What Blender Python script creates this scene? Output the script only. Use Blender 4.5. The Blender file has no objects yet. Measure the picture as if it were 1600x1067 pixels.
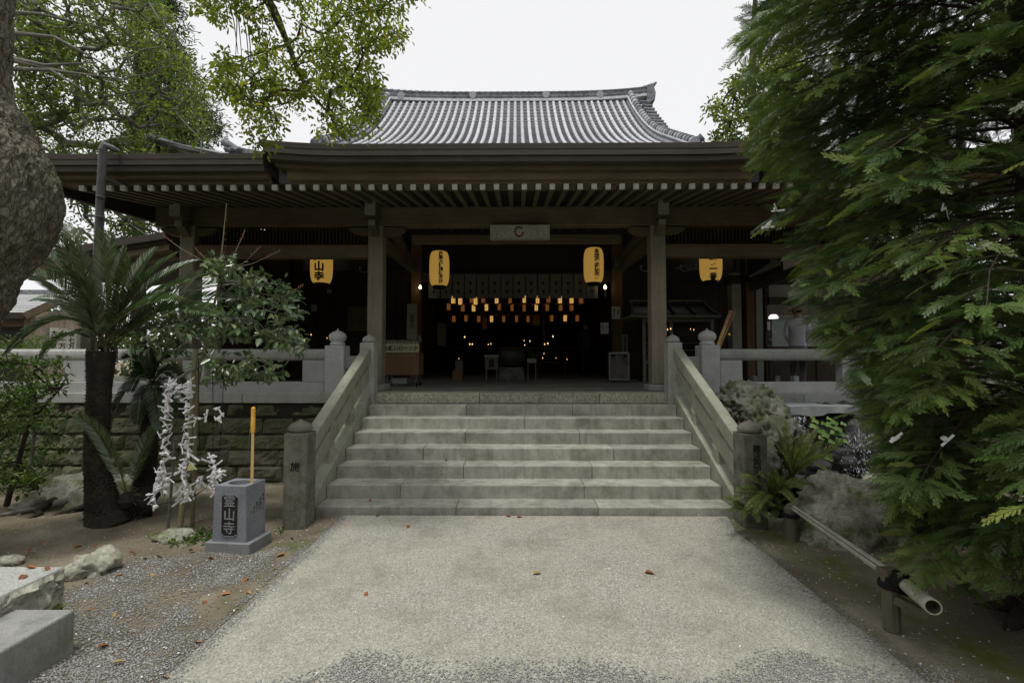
import bpy, math, random
import numpy as np
from mathutils import Vector, Matrix, noise as mnoise
random.seed(7); np.random.seed(7)
RNG = np.random.default_rng(11)
sc = bpy.context.scene
COL = sc.collection

# ------------------------------------------------------------------ camera, world, sun, exposure
PITCH, YAW = math.radians(2.008), math.radians(0.53)
FPX = 755.6
CAMP = Vector((0, 0, 1.72))
cam_d = bpy.data.cameras.new('camera'); cam = bpy.data.objects.new('camera', cam_d); COL.objects.link(cam)
cam.location = CAMP; cam.rotation_euler = (math.pi/2 + PITCH, 0, YAW)
cam_d.sensor_width = 36; cam_d.lens = 17.0; cam_d.clip_start = 0.05; cam_d.clip_end = 600
sc.camera = cam
CR = cam.rotation_euler.to_matrix()

world = bpy.data.worlds.new("World"); sc.world = world; world.use_nodes = True
wn = world.node_tree.nodes; wl = world.node_tree.links; wn.clear()
SUN_EL, SUN_AZ = math.radians(76), math.radians(200)     # azimuth from +Y towards +X
sky = wn.new('ShaderNodeTexSky'); sky.sky_type = 'NISHITA'; sky.sun_disc = False
sky.sun_elevation = SUN_EL; sky.sun_rotation = SUN_AZ
hs = wn.new('ShaderNodeHueSaturation'); hs.inputs['Saturation'].default_value = 0.25
wmix = wn.new('ShaderNodeMixRGB'); wmix.inputs[0].default_value = 0.92; wmix.inputs[2].default_value = (6.7, 6.7, 6.78, 1)
wbg = wn.new('ShaderNodeBackground'); wbg.inputs['Strength'].default_value = 0.10
wout = wn.new('ShaderNodeOutputWorld')
wl.new(sky.outputs[0], hs.inputs['Color']); wl.new(hs.outputs[0], wmix.inputs[1]); wl.new(wmix.outputs[0], wbg.inputs[0]); wl.new(wbg.outputs[0], wout.inputs[0])

sun_d = bpy.data.lights.new('sun', 'SUN'); sun_d.energy = 1.5; sun_d.angle = math.radians(10); sun_d.color = (1, .97, .92)
sun = bpy.data.objects.new('sun', sun_d); COL.objects.link(sun)
sd = Vector((math.sin(SUN_AZ)*math.cos(SUN_EL), math.cos(SUN_AZ)*math.cos(SUN_EL), math.sin(SUN_EL)))
sun.rotation_euler = sd.to_track_quat('Z', 'Y').to_euler()
sc.view_settings.view_transform = 'Standard'; sc.view_settings.look = 'None'
sc.view_settings.exposure = 0.50; sc.view_settings.gamma = 1.0; sc.view_settings.use_curve_mapping = False
sc.render.engine = 'CYCLES'
sc.cycles.max_bounces = 6; sc.cycles.diffuse_bounces = 3; sc.cycles.glossy_bounces = 2; sc.cycles.transmission_bounces = 3
sc.cycles.transparent_max_bounces = 6; sc.cycles.use_denoising = True; sc.cycles.sample_clamp_indirect = 6

def at(px, py, Y):
    """world point whose picture position is (px,py) in the 1600x1067 photograph, at depth Y"""
    d = CR @ Vector(((px-800)/FPX, (533.5-py)/FPX, -1))
    return CAMP + d*(Y/d.y)

# ------------------------------------------------------------------ helpers
def tag(o, label=None, cat=None, group=None, kind=None):
    if label: o['label'] = label
    if cat: o['category'] = cat
    if group: o['group'] = group
    if kind: o['kind'] = kind
    return o
def thing(name, loc, label, cat, group=None):
    o = bpy.data.objects.new(name, None); COL.objects.link(o); o.location = loc; o.empty_display_size = .2
    return tag(o, label, cat, group)
def put(o, parent):
    if parent is not None:
        o.parent = parent
        if parent.type == 'EMPTY': o.matrix_parent_inverse = Matrix.Translation(-Vector(parent.location))
    return o
def copy_tree(o, parent=None, loc=None, rotz=None, label=None):
    c = o.copy(); COL.objects.link(c)
    if parent is not None: c.parent = parent
    if loc is not None: c.location = loc
    if rotz is not None: c.rotation_euler = (0, 0, rotz)
    if label: c['label'] = label
    for ch in list(o.children): copy_tree(ch, c)
    return c
def link_copy(src, name, parent, M=None):
    o = bpy.data.objects.new(name, src.data if hasattr(src, 'data') else src); COL.objects.link(o)
    if M is not None: o.matrix_basis = M
    return put(o, parent)

def np_mesh(name, V, F, tint=None):
    """V (n,3), F list of int arrays (m,k)"""
    me = bpy.data.meshes.new(name)
    V = np.asarray(V, np.float32); Fs = [np.asarray(f, np.int32) for f in (F if isinstance(F, list) else [F])]
    Fs = [f for f in Fs if len(f)]
    nl = sum(f.size for f in Fs); nf = sum(len(f) for f in Fs)
    me.vertices.add(len(V)); me.vertices.foreach_set('co', V.ravel())
    me.loops.add(nl); me.loops.foreach_set('vertex_index', np.concatenate([f.ravel() for f in Fs]))
    me.polygons.add(nf)
    tot = np.concatenate([np.full(len(f), f.shape[1], np.int32) for f in Fs])
    st = np.concatenate([[0], np.cumsum(tot)[:-1]]).astype(np.int32)
    me.polygons.foreach_set('loop_start', st); me.polygons.foreach_set('loop_total', tot)
    if tint is not None:
        a = me.attributes.new('tint', 'FLOAT', 'POINT'); a.data.foreach_set('value', np.asarray(tint, np.float32))
    me.update(calc_edges=True)
    return me
def add_obj(name, me, mat, parent=None, smooth=False):
    if mat: me.materials.append(mat)
    if smooth: me.polygons.foreach_set('use_smooth', np.ones(len(me.polygons), bool))
    o = bpy.data.objects.new(name, me); COL.objects.link(o)
    return put(o, parent)

class MB:
    def __init__(s): s.v = []; s.f = []
    def raw(s, V, F):
        b = len(s.v); s.v += [tuple(v) for v in V]; s.f += [tuple(i+b for i in f) for f in F]; return s
    def box(s, x0, x1, y0, y1, z0, z1, M=None):
        V = [(x0,y0,z0),(x1,y0,z0),(x1,y1,z0),(x0,y1,z0),(x0,y0,z1),(x1,y0,z1),(x1,y1,z1),(x0,y1,z1)]
        if M is not None: V = [tuple(M @ Vector(v)) for v in V]
        return s.raw(V, [(0,3,2,1),(4,5,6,7),(0,1,5,4),(1,2,6,5),(2,3,7,6),(3,0,4,7)])
    def bar(s, a, b, w, h, up=(0,0,1)):
        a = Vector(a); b = Vector(b); d = (b-a); L = d.length; d.normalize()
        sx = d.cross(Vector(up)).normalized(); sz = sx.cross(d)
        V = []
        for p in (a, b):
            for i, j in ((-1,-1),(1,-1),(1,1),(-1,1)): V.append(p + sx*(w/2*i) + sz*(h/2*j))
        return s.raw(V, [(0,1,2,3),(7,6,5,4),(0,4,5,1),(1,5,6,2),(2,6,7,3),(3,7,4,0)])
    def tube(s, pts, rad, n=8, cap=True):
        pts = [Vector(p) for p in pts]
        if not hasattr(rad, '__len__'): rad = [rad]*len(pts)
        V = []; F = []; prev = None
        for i, p in enumerate(pts):
            d = (pts[min(i+1, len(pts)-1)] - pts[max(i-1, 0)]).normalized()
            if prev is None:
                u = d.orthogonal().normalized()
            else:
                u = (prev - d*prev.dot(d)).normalized()
            prev = u; w = d.cross(u)
            for k in range(n):
                a = 2*math.pi*k/n; V.append(p + (u*math.cos(a) + w*math.sin(a))*rad[i])
        for i in range(len(pts)-1):
            for k in range(n):
                k2 = (k+1) % n; F.append((i*n+k, i*n+k2, (i+1)*n+k2, (i+1)*n+k))
        if cap: F.append(tuple(range(n-1, -1, -1))); F.append(tuple((len(pts)-1)*n+k for k in range(n)))
        return s.raw(V, F)
    def lathe(s, prof, c=(0,0,0), n=20):
        V = []; F = []; c = Vector(c)
        for r, z in prof:
            for k in range(n):
                a = 2*math.pi*k/n; V.append(c + Vector((r*math.cos(a), r*math.sin(a), z)))
        for i in range(len(prof)-1):
            for k in range(n):
                k2 = (k+1) % n; F.append((i*n+k, i*n+k2, (i+1)*n+k2, (i+1)*n+k))
        F.append(tuple(range(n-1, -1, -1))); F.append(tuple((len(prof)-1)*n+k for k in range(n)))
        return s.raw(V, F)
    def prism(s, poly, d0, d1, axis='x'):
        """poly: 2d points (y,z) for axis x, (x,z) for axis y, (x,y) for axis z"""
        def P(p, d): return {'x': (d, p[0], p[1]), 'y': (p[0], d, p[1]), 'z': (p[0], p[1], d)}[axis]
        n = len(poly); V = [P(p, d0) for p in poly] + [P(p, d1) for p in poly]
        F = [tuple(range(n-1, -1, -1)), tuple(range(n, 2*n))] + [(k, (k+1) % n, n+(k+1) % n, n+k) for k in range(n)]
        return s.raw(V, F)
    def mesh(s, name, fix=True):
        me = bpy.data.meshes.new(name); me.from_pydata(s.v, [], s.f); me.update()
        if fix:
            import bmesh
            bm = bmesh.new(); bm.from_mesh(me); bmesh.ops.recalc_face_normals(bm, faces=bm.faces); bm.to_mesh(me); bm.free()
        return me
    def build(s, name, mat, parent=None, smooth=False, bevel=0, seg=1):
        o = add_obj(name, s.mesh(name), mat, parent, smooth)
        if bevel:
            m = o.modifiers.new('bevel', 'BEVEL'); m.width = bevel; m.segments = seg; m.limit_method = 'ANGLE'
        return o

# ------------------------------------------------------------------ materials
class NT:
    def __init__(s, name):
        s.m = bpy.data.materials.new(name); s.m.use_nodes = True; s.t = s.m.node_tree; s.n = s.t.nodes; s.l = s.t.links
        s.n.clear(); s.out = s.n.new('ShaderNodeOutputMaterial'); s.b = s.n.new('ShaderNodeBsdfPrincipled'); s.l.new(s.b.outputs[0], s.out.inputs[0])
        s.tc = s.n.new('ShaderNodeTexCoord')
    def mapping(s, sc3, src='Object'):
        m = s.n.new('ShaderNodeMapping'); m.inputs['Scale'].default_value = sc3; s.l.new(s.tc.outputs[src], m.inputs[0]); return m.outputs[0]
    def noise(s, vec, scale, detail=5, rough=.6, out='Fac'):
        t = s.n.new('ShaderNodeTexNoise'); t.inputs['Scale'].default_value = scale; t.inputs['Detail'].default_value = detail; t.inputs['Roughness'].default_value = rough
        s.l.new(vec, t.inputs['Vector']); return t.outputs[out]
    def voro(s, vec, scale, feature='F1', out='Distance'):
        t = s.n.new('ShaderNodeTexVoronoi'); t.feature = feature; t.inputs['Scale'].default_value = scale; s.l.new(vec, t.inputs['Vector']); return t.outputs[out]
    def ramp(s, fac, stops, interp='LINEAR'):
        r = s.n.new('ShaderNodeValToRGB'); r.color_ramp.interpolation = interp
        el = r.color_ramp.elements
        while len(el) < len(stops): el.new(.5)
        for e, (p, c) in zip(el, stops):
            e.position = p; e.color = (c, c, c, 1) if not hasattr(c, '__len__') else (*c, 1)
        s.l.new(fac, r.inputs[0]); return r.outputs[0]
    def mix(s, fac, a, b, mode='MIX'):
        m = s.n.new('ShaderNodeMixRGB'); m.blend_type = mode
        for i, x in ((0, fac), (1, a), (2, b)):
            if isinstance(x, (int, float)): m.inputs[i].default_value = x if i == 0 else (x, x, x, 1)
            elif isinstance(x, tuple): m.inputs[i].default_value = (*x, 1)
            else: s.l.new(x, m.inputs[i])
        return m.outputs[0]
    def math(s, op, a, b=0.0, clamp=False):
        m = s.n.new('ShaderNodeMath'); m.operation = op; m.use_clamp = clamp
        for i, x in ((0, a), (1, b)):
            if isinstance(x, (int, float)): m.inputs[i].default_value = x
            else: s.l.new(x, m.inputs[i])
        return m.outputs[0]
    def bump(s, h, strength, dist=.01, prev=None):
        b = s.n.new('ShaderNodeBump'); b.inputs['Strength'].default_value = strength; b.inputs['Distance'].default_value = dist
        s.l.new(h, b.inputs['Height'])
        if prev is not None: s.l.new(prev, b.inputs['Normal'])
        s.l.new(b.outputs[0], s.b.inputs['Normal']); return b.outputs[0]
    def fin(s, col, rough=.8, spec=.3, metal=0):
        if isinstance(col, tuple): s.b.inputs['Base Color'].default_value = (*col, 1)
        else: s.l.new(col, s.b.inputs['Base Color'])
        if isinstance(rough, (int, float)): s.b.inputs['Roughness'].default_value = rough
        else: s.l.new(rough, s.b.inputs['Roughness'])
        s.b.inputs['Specular IOR Level'].default_value = spec; s.b.inputs['Metallic'].default_value = metal
        return s.m
    def rnd(s):
        o = s.n.new('ShaderNodeObjectInfo'); return o.outputs['Random']

def wood(name, c1, c2, axis='x', worn=None, bumpk=.35):
    t = NT(name); k = {'x': (.8, 14, 14), 'y': (14, .8, 14), 'z': (14, 14, .8)}[axis]
    v = t.mapping(k); g = t.noise(v, 3.0, 7, .65)
    col = t.ramp(g, [(.3, c1), (.7, c2)])
    big = t.noise(t.mapping((1, 1, 1)), 2.2, 5); col = t.mix(t.ramp(big, [(.35, 0), (.75, .6)]), col, worn or tuple(x*.6 for x in c1))
    col = t.mix(1, col, t.ramp(t.rnd(), [(0, .86), (1, 1.12)]), 'MULTIPLY')
    t.bump(g, bumpk, .006); return t.fin(col, .75, .25)
def stone(name, c1, c2, speck=(.08, .08, .08), sp=.35, scale=160, moss=None, mlo=.5, mhi=.7, rough=.85, bumpk=.3, stain=.35, mscale=2.5):
    t = NT(name); v = t.mapping((1, 1, 1))
    n1 = t.noise(v, 4, 7, .65); col = t.ramp(n1, [(.3, c1), (.7, c2)])
    fine = t.noise(v, scale, 3, .7)
    if sp: col = t.mix(t.ramp(fine, [(.36, sp), (.46, 0)]), col, speck); col = t.mix(t.ramp(fine, [(.56, 0), (.68, sp*.8)]), col, tuple(min(1, x*1.5) for x in c2))
    vst = t.noise(t.mapping((6, 6, .8)), 2.0, 6, .7); col = t.mix(t.ramp(vst, [(.5, 0), (.78, stain)]), col, tuple(x*.35 for x in c1))
    if moss: col = t.mix(t.ramp(t.noise(v, mscale, 8, .75), [(mlo, 0), (mhi, .9)]), col, moss)
    col = t.mix(1, col, t.ramp(t.rnd(), [(0, .88), (1, 1.1)]), 'MULTIPLY')
    b = t.bump(t.noise(v, 30, 6, .7), bumpk, .008); t.bump(fine, .15, .002, b)
    return t.fin(col, rough, .25)
def plain(name, c, rough=.7, spec=.3, metal=0, var=.25, scale=12):
    t = NT(name); n = t.noise(t.mapping((1, 1, 1)), scale, 5)
    col = t.mix(t.ramp(n, [(.3, 0), (.75, 1)]), tuple(x*(1-var) for x in c), tuple(min(1, x*(1+var*.6)) for x in c))
    t.bump(n, .1, .003); return t.fin(col, rough, spec, metal)
def glow(name, c, s, base=None):
    t = NT(name); t.b.inputs['Emission Color'].default_value = (*c, 1); t.b.inputs['Emission Strength'].default_value = s
    return t.fin(base or c, .8, .1)
def leafmat(name, stops, rough=.45, trans=.35, spec=.4):
    t = NT(name); a = t.n.new('ShaderNodeAttribute'); a.attribute_name = 'tint'
    col = t.ramp(a.outputs['Fac'], stops)
    t.fin(col, rough, spec)
    tr = t.n.new('ShaderNodeBsdfTranslucent'); mx = t.n.new('ShaderNodeMixShader'); mx.inputs[0].default_value = trans
    br = t.mix(1, col, (1.5, 1.6, .8), 'MULTIPLY'); t.l.new(br, tr.inputs[0])
    t.l.new(t.b.outputs[0], mx.inputs[1]); t.l.new(tr.outputs[0], mx.inputs[2]); t.l.new(mx.outputs[0], t.out.inputs[0])
    return t.m

M = {}
M['wx'] = wood('timber_x', (.115, .086, .052), (.20, .158, .10), 'x')
M['wy'] = wood('timber_y', (.10, .075, .045), (.175, .135, .088), 'y')
M['wz'] = wood('post_timber', (.24, .20, .15), (.37, .32, .25), 'z', worn=(.16, .13, .095))
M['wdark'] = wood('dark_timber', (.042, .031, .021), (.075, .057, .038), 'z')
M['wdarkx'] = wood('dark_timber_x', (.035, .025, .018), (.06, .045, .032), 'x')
M['wbrown'] = wood('brown_board', (.16, .09, .045), (.24, .145, .075), 'z')
M['wgrey'] = wood('grey_weathered_board', (.19, .18, .165), (.30, .285, .26), 'z')
M['roofedge'] = wood('roof_edge_bark', (.062, .052, .042), (.095, .08, .066), 'x', bumpk=.35)
M['white'] = plain('white_end_paint', (.62, .62, .56), .7, var=.3, scale=60)
M['noseface'] = plain('faded_white_paint', (.30, .30, .26), .8, var=.3, scale=30)
M['granite'] = stone('grey_granite', (.42, .425, .41), (.55, .555, .54), (.12, .12, .13), .75, 120, stain=.12, bumpk=.12)
M['granite2'] = stone('weathered_granite_rail', (.36, .37, .34), (.47, .48, .44), (.10, .10, .10), .7, 110, moss=(.16, .17, .11), mlo=.55, mhi=.8, stain=.3, bumpk=.15)
M['granitebox'] = stone('blue_grey_granite', (.17, .18, .20), (.27, .28, .31), (.06, .06, .07), .75, 150, stain=.1, bumpk=.1)
M['granitelite'] = stone('plinth_granite', (.17, .18, .18), (.25, .26, .26), (.08, .08, .08), .5, 150, stain=.2, bumpk=.15)
M['step'] = stone('step_stone', (.26, .26, .22), (.46, .46, .40), (.13, .135, .105), .4, 130, moss=(.12, .13, .085), mlo=.5, mhi=.75, stain=.6, bumpk=.15)
M['edge'] = stone('edge_stone_speckled', (.36, .35, .26), (.54, .53, .42), (.12, .12, .09), .8, 34, stain=.3, bumpk=.3)
M['railstone'] = stone('sandy_rail_stone', (.30, .305, .235), (.42, .425, .345), (.16, .16, .12), .35, 120, moss=(.15, .19, .08), mlo=.5, mhi=.78, stain=.3, bumpk=.15)
M['newel'] = stone('dark_newel_stone', (.115, .115, .09), (.235, .235, .19), (.04, .04, .035), .5, 90, moss=(.055, .065, .035), mlo=.46, mhi=.66, stain=.5, mscale=6)
M['wallstone'] = stone('rough_wall_stone', (.085, .08, .055), (.19, .178, .13), (.04, .04, .03), .6, 50, moss=(.065, .085, .025), mlo=.42, mhi=.62, stain=.5, bumpk=.9)
M['joint'] = plain('dark_joint_soil', (.03, .028, .02), .95)
M['rock'] = stone('crinkled_garden_rock', (.22, .22, .17), (.52, .51, .42), (.10, .10, .08), .5, 25, moss=(.12, .15, .04), mlo=.52, mhi=.60, stain=.4, bumpk=.45, mscale=2.2)
M['rock2'] = stone('dark_crinkled_rock', (.07, .075, .058), (.22, .22, .185), (.03, .03, .025), .6, 40, moss=(.06, .08, .025), mlo=.45, mhi=.6, stain=.5, bumpk=1.0, mscale=5)
M['rockdark'] = stone('wet_dark_rock', (.02, .02, .02), (.06, .06, .058), (.01, .01, .01), .4, 30, rough=.3, bumpk=1.0, stain=.1)
M['slate'] = stone('slate_slab', (.16, .18, .18), (.26, .28, .28), (.07, .07, .07), .3, 60, stain=.1, bumpk=.6)
M['floor'] = stone('hall_floor_stone', (.17, .175, .145), (.24, .245, .205), (.12, .12, .1), .3, 90, stain=0, bumpk=.1)
M['tile'] = stone('grey_roof_tile', (.26, .27, .29), (.42, .43, .46), (.13, .13, .14), .5, 30, stain=0, bumpk=.2, rough=.55)
M['tilelite'] = stone('pale_round_tile', (.42, .43, .46), (.62, .63, .66), (.22, .22, .24), .55, 22, stain=0, bumpk=.2, rough=.5)
M['tiledark'] = stone('dark_pan_tile', (.10, .10, .11), (.19, .19, .21), (.05, .05, .05), .4, 30, stain=0, bumpk=.3, rough=.6)
M['ridge'] = stone('ridge_tile', (.12, .125, .14), (.25, .26, .28), (.05, .05, .06), .8, 14, stain=0, bumpk=.4)
M['paper'] = plain('white_paper', (.80, .80, .80), .8, var=.12, scale=50)
M['cloth'] = plain('grey_cloth', (.24, .24, .21), .9, var=.2)
M['ink'] = plain('black_ink', (.012, .012, .012), .7)
M['redink'] = plain('dark_red_paint', (.20, .06, .04), .8)
M['plaque'] = stone('worn_white_plaque', (.40, .40, .33), (.56, .56, .48), (.17, .13, .09), .7, 55, stain=.2, bumpk=.2)
M['metal'] = plain('grey_metal', (.13, .13, .135), .45, .5, .3)
M['pipe'] = plain('grey_downpipe', (.14, .14, .145), .45, .4)
M['pipebrown'] = plain('brown_downpipe', (.10, .075, .065), .5, .4)
M['black'] = plain('black_lacquer', (.012, .012, .014), .5)
M['gold'] = plain('dull_gold', (.45, .30, .08), .4, .5, .6)
M['lampwarm'] = glow('small_lantern_glow', (1, .58, .17), .42, (.6, .35, .12))
M['lampdim'] = glow('dim_lantern_glow', (1, .38, .10), .09, (.4, .2, .08))
M['flame'] = glow('candle_flame', (1, .62, .25), 1.3)
M['bulb'] = glow('lit_bulb', (1, .80, .5), 7.0)
M['bamboo'] = stone('weathered_bamboo', (.33, .31, .25), (.50, .48, .41), (.2, .19, .15), .4, 60, stain=.5, bumpk=.1, rough=.5)
M['bamboopole'] = plain('straw_bamboo', (.25, .21, .12), .6)
M['oldwood'] = wood('old_post_wood', (.12, .105, .07), (.20, .175, .12), 'z')
M['rope'] = plain('black_rope', (.012, .012, .012), .8)
M['staff'] = plain('pale_staff_wood', (.62, .42, .17), .5, var=.2)
M['brocade'] = stone('orange_brocade', (.55, .27, .04), (.75, .45, .08), (.3, .08, .03), .7, 70, stain=0, bumpk=.3)
M['skin'] = plain('skin', (.45, .28, .2), .6)
M['blue'] = plain('navy_jacket', (.03, .035, .075), .9)
M['whitecloth'] = plain('white_pilgrim_vest', (.68, .68, .76), .9)
M['hair'] = plain('dark_hair', (.02, .015, .012), .6)
M['petal'] = plain('white_petal', (.8, .78, .76), .8)

# lantern paper: lit from inside, ribbed
t = NT('lantern_paper'); v = t.mapping((1, 1, 1)); w_ = t.n.new('ShaderNodeTexWave'); w_.bands_direction = 'Z'; w_.inputs['Scale'].default_value = 16; t.l.new(v, w_.inputs[0])
nn = t.noise(v, 6, 4); col = t.mix(t.ramp(w_.outputs[1], [(0, .0), (1, .35)]), (.80, .46, .09), (.50, .26, .045)); col = t.mix(t.ramp(nn, [(.35, 0), (.7, .35)]), col, (.72, .50, .16))
t.bump(w_.outputs[1], .5, .006); t.l.new(col, t.b.inputs['Emission Color']); t.b.inputs['Emission Strength'].default_value = .25
M['lantern'] = t.fin(t.mix(1, col, .7, 'MULTIPLY'), .7, .2)

# exposed-aggregate path
t = NT('aggregate_path'); v = t.mapping((1, 1, 1))
c = t.voro(v, 115, out='Color'); d = t.voro(v, 115)
g = t.ramp(c, [(0, (.10, .097, .085)), (.3, (.29, .283, .245)), (.7, (.44, .43, .38)), (1, (.70, .69, .64))])
col = t.mix(t.ramp(d, [(.35, 0), (.75, .38)]), g, (.27, .25, .19))
big = t.noise(v, .9, 6, .6); col = t.mix(t.ramp(big, [(.3, .0), (.7, .35)]), col, (.46, .44, .36))
dirt = t.noise(v, 1.7, 9, .72); col = t.mix(t.ramp(dirt, [(.47, 0), (.68, .6)]), col, (.20, .188, .15)); d3_ = t.noise(v, 7, 6, .7); col = t.mix(t.ramp(d3_, [(.55, 0), (.7, .35)]), col, (.17, .16, .125))
fl = t.noise(v, 260, 2); col = t.mix(t.ramp(fl, [(.68, 0), (.72, .7)]), col, (.10, .09, .07))
t.bump(d, .55, .004); M['path'] = t.fin(col, .9, .15)
# soil with moss
t = NT('bare_soil'); v = t.mapping((1, 1, 1))
n1 = t.noise(v, 1.4, 8, .65); col = t.ramp(n1, [(.3, (.125, .105, .073)), (.52, (.21, .18, .128)), (.72, (.36, .325, .24))])
n2 = t.noise(v, 60, 5, .7); col = t.mix(t.ramp(n2, [(.3, .55), (.5, 0)]), col, (.05, .04, .028)); col = t.mix(t.ramp(n2, [(.62, 0), (.7, .5)]), col, (.34, .31, .25))
ms = t.noise(v, .8, 9, .72); mk = t.ramp(ms, [(.54, 0), (.64, .75)])
col = t.mix(mk, col, (.075, .095, .022))
# moss strip beside the path on the right
geo = t.n.new('ShaderNodeSeparateXYZ'); t.l.new(v, geo.inputs[0])
dx = t.math('ABSOLUTE', t.math('SUBTRACT', t.math('ADD', geo.outputs[0], t.math('MULTIPLY', geo.outputs[1], .12)), 3.13)); 
mm = t.math('MULTIPLY', t.ramp(dx, [(.05, 1), (.30, 0)]), t.ramp(t.noise(v, 3.2, 6, .7), [(.42, 0), (.6, 1)]))
col = t.mix(mm, col, (.13, .155, .03))
b = t.bump(n1, .5, .04); t.bump(n2, .5, .006, b); M['soil'] = t.fin(col, .95, .15)
# bark
t = NT('camphor_bark'); v = t.mapping((1, 1, .38)); d = t.voro(v, 15, 'F1'); n = t.noise(v, 22, 7, .75)
h = t.math('ADD', t.math('MULTIPLY', d, 1.3), n); col = t.ramp(n, [(.3, (.12, .105, .078)), (.55, (.25, .222, .17)), (.75, (.38, .35, .275))]); wv = t.n.new('ShaderNodeVectorMath'); wv.operation = 'ADD'; t.l.new(v, wv.inputs[0]); ns = t.n.new('ShaderNodeTexNoise'); ns.inputs['Scale'].default_value = 9; ns.inputs['Detail'].default_value = 6; t.l.new(v, ns.inputs['Vector']); sc_v = t.n.new('ShaderNodeVectorMath'); sc_v.operation = 'SCALE'; sc_v.inputs['Scale'].default_value = .09; t.l.new(ns.outputs['Color'], sc_v.inputs[0]); t.l.new(sc_v.outputs[0], wv.inputs[1]); ed = t.voro(wv.outputs[0], 24, 'DISTANCE_TO_EDGE'); col = t.mix(t.ramp(ed, [(0, .75), (.10, 0)]), col, (.035, .03, .022)); col = t.mix(t.ramp(t.noise(v, 5, 7, .7), [(.35, .6), (.55, 0)]), col, (.06, .052, .038))
col = t.mix(t.ramp(t.noise(v, 2.2, 7, .7), [(.5, 0), (.68, .65)]), col, (.085, .095, .035))
b = t.bump(t.ramp(ed, [(0, 0), (.3, 1)]), .8, .02); t.bump(n, .9, .02, b); M['bark'] = t.fin(col, .95, .15)
M['barkgrey'] = stone('grey_branch_bark', (.13, .125, .105), (.24, .235, .20), (.06, .06, .05), .4, 40, moss=(.09, .1, .05), mlo=.5, mhi=.75)
M['barkdark'] = stone('dark_twig_bark', (.035, .028, .02), (.07, .058, .042), (.02, .02, .015), .4, 60)
M['barkred'] = wood('cypress_bark', (.04, .028, .02), (.085, .062, .045), 'z', bumpk=.9)
M['cycadbark'] = stone('cycad_trunk_scales', (.022, .018, .013), (.06, .05, .036), (.01, .01, .008), .6, 25, moss=(.035, .04, .018), mlo=.55, mhi=.75, bumpk=1.0)
M['camphor'] = leafmat('camphor_leaves', [(0, (.06, .09, .014)), (.45, (.15, .205, .028)), (.84, (.27, .33, .05)), (.90, (.28, .085, .025)), (1, (.34, .12, .035))], .4, .48)
M['maple'] = leafmat('background_tree_leaves', [(0, (.035, .065, .016)), (.5, (.11, .155, .038)), (1, (.30, .35, .09))], .5, .52)
M['conifer'] = leafmat('conifer_needles', [(0, (.025, .042, .015)), (.5, (.05, .078, .028)), (1, (.085, .12, .04))], .6, .2)
M['cypress'] = leafmat('cypress_foliage', [(0, (.018, .036, .012)), (.35, (.055, .102, .028)), (.75, (.15, .23, .058)), (1, (.27, .31, .07))], .45, .25, .35)
M['azalea'] = leafmat('azalea_leaves', [(0, (.03, .07, .015)), (.6, (.085, .15, .03)), (1, (.18, .27, .06))], .4, .35)
M['camellia'] = leafmat('camellia_leaves', [(0, (.06, .105, .042)), (.6, (.145, .22, .10)), (1, (.30, .37, .16))], .24, .15, .8)
M['cycad'] = leafmat('cycad_leaflets', [(0, (.02, .045, .015)), (.5, (.07, .13, .045)), (1, (.24, .31, .17))], .24, .12, .9)
M['fern'] = leafmat('fern_pinnae', [(0, (.07, .12, .03)), (.6, (.20, .26, .07)), (1, (.38, .41, .16))], .5, .3)
M['bright'] = leafmat('bright_round_leaves', [(0, (.12, .22, .05)), (1, (.30, .44, .13))], .5, .4)
t = NT('camellia_leaf_single'); M['camleaf'] = t.fin(t.mix(1, (.17, .24, .125), t.ramp(t.rnd(), [(0, .6), (1, 1.7)]), 'MULTIPLY'), .25, .7)
t = NT('fallen_leaf'); M['deadleaf'] = t.fin(t.ramp(t.rnd(), [(0, (.20, .075, .03)), (.4, (.33, .15, .05)), (.75, (.42, .24, .10)), (1, (.30, .25, .10))]), .7, .3)
t = NT('gravel_stones'); a = t.n.new('ShaderNodeAttribute'); a.attribute_name = 'tint'
M['gravel'] = t.fin(t.ramp(a.outputs['Fac'], [(0, (.14, .14, .135)), (.4, (.28, .275, .255)), (.8, (.42, .415, .39)), (1, (.60, .60, .58))]), .85, .2)

# ------------------------------------------------------------------ foliage helpers (numpy)
def unit(a): return a/np.maximum(np.linalg.norm(a, axis=-1, keepdims=True), 1e-9)
def leaf_arrays(P, D, N, L, W, tint, fold=.25, curl=.15):
    P = np.asarray(P, float); n = len(P); D = unit(D); S = unit(np.cross(D, N)); N = np.cross(S, D)
    L = np.broadcast_to(np.asarray(L, float), n)[:, None]; W = np.broadcast_to(np.asarray(W, float), n)[:, None]
    up = N*W*fold
    q = [P, P + D*L*.3 + S*W*.45 + up, P + D*L*.7 + S*W*.38 + up - N*L*curl*.5, P + D*L - N*L*curl,
         P + D*L*.7 - S*W*.38 + up - N*L*curl*.5, P + D*L*.3 - S*W*.45 + up]
    V = np.stack(q, 1).reshape(-1, 3); b = np.arange(n)[:, None]*6
    F = np.concatenate([b + np.array([[0, 1, 2, 3]]), b + np.array([[0, 3, 4, 5]])], 0)
    return V, F, np.repeat(tint, 6)
def rdir(n, up=0.0):
    a = RNG.normal(size=(n, 3)); a = unit(a); a[:, 2] += up; return unit(a)
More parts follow.
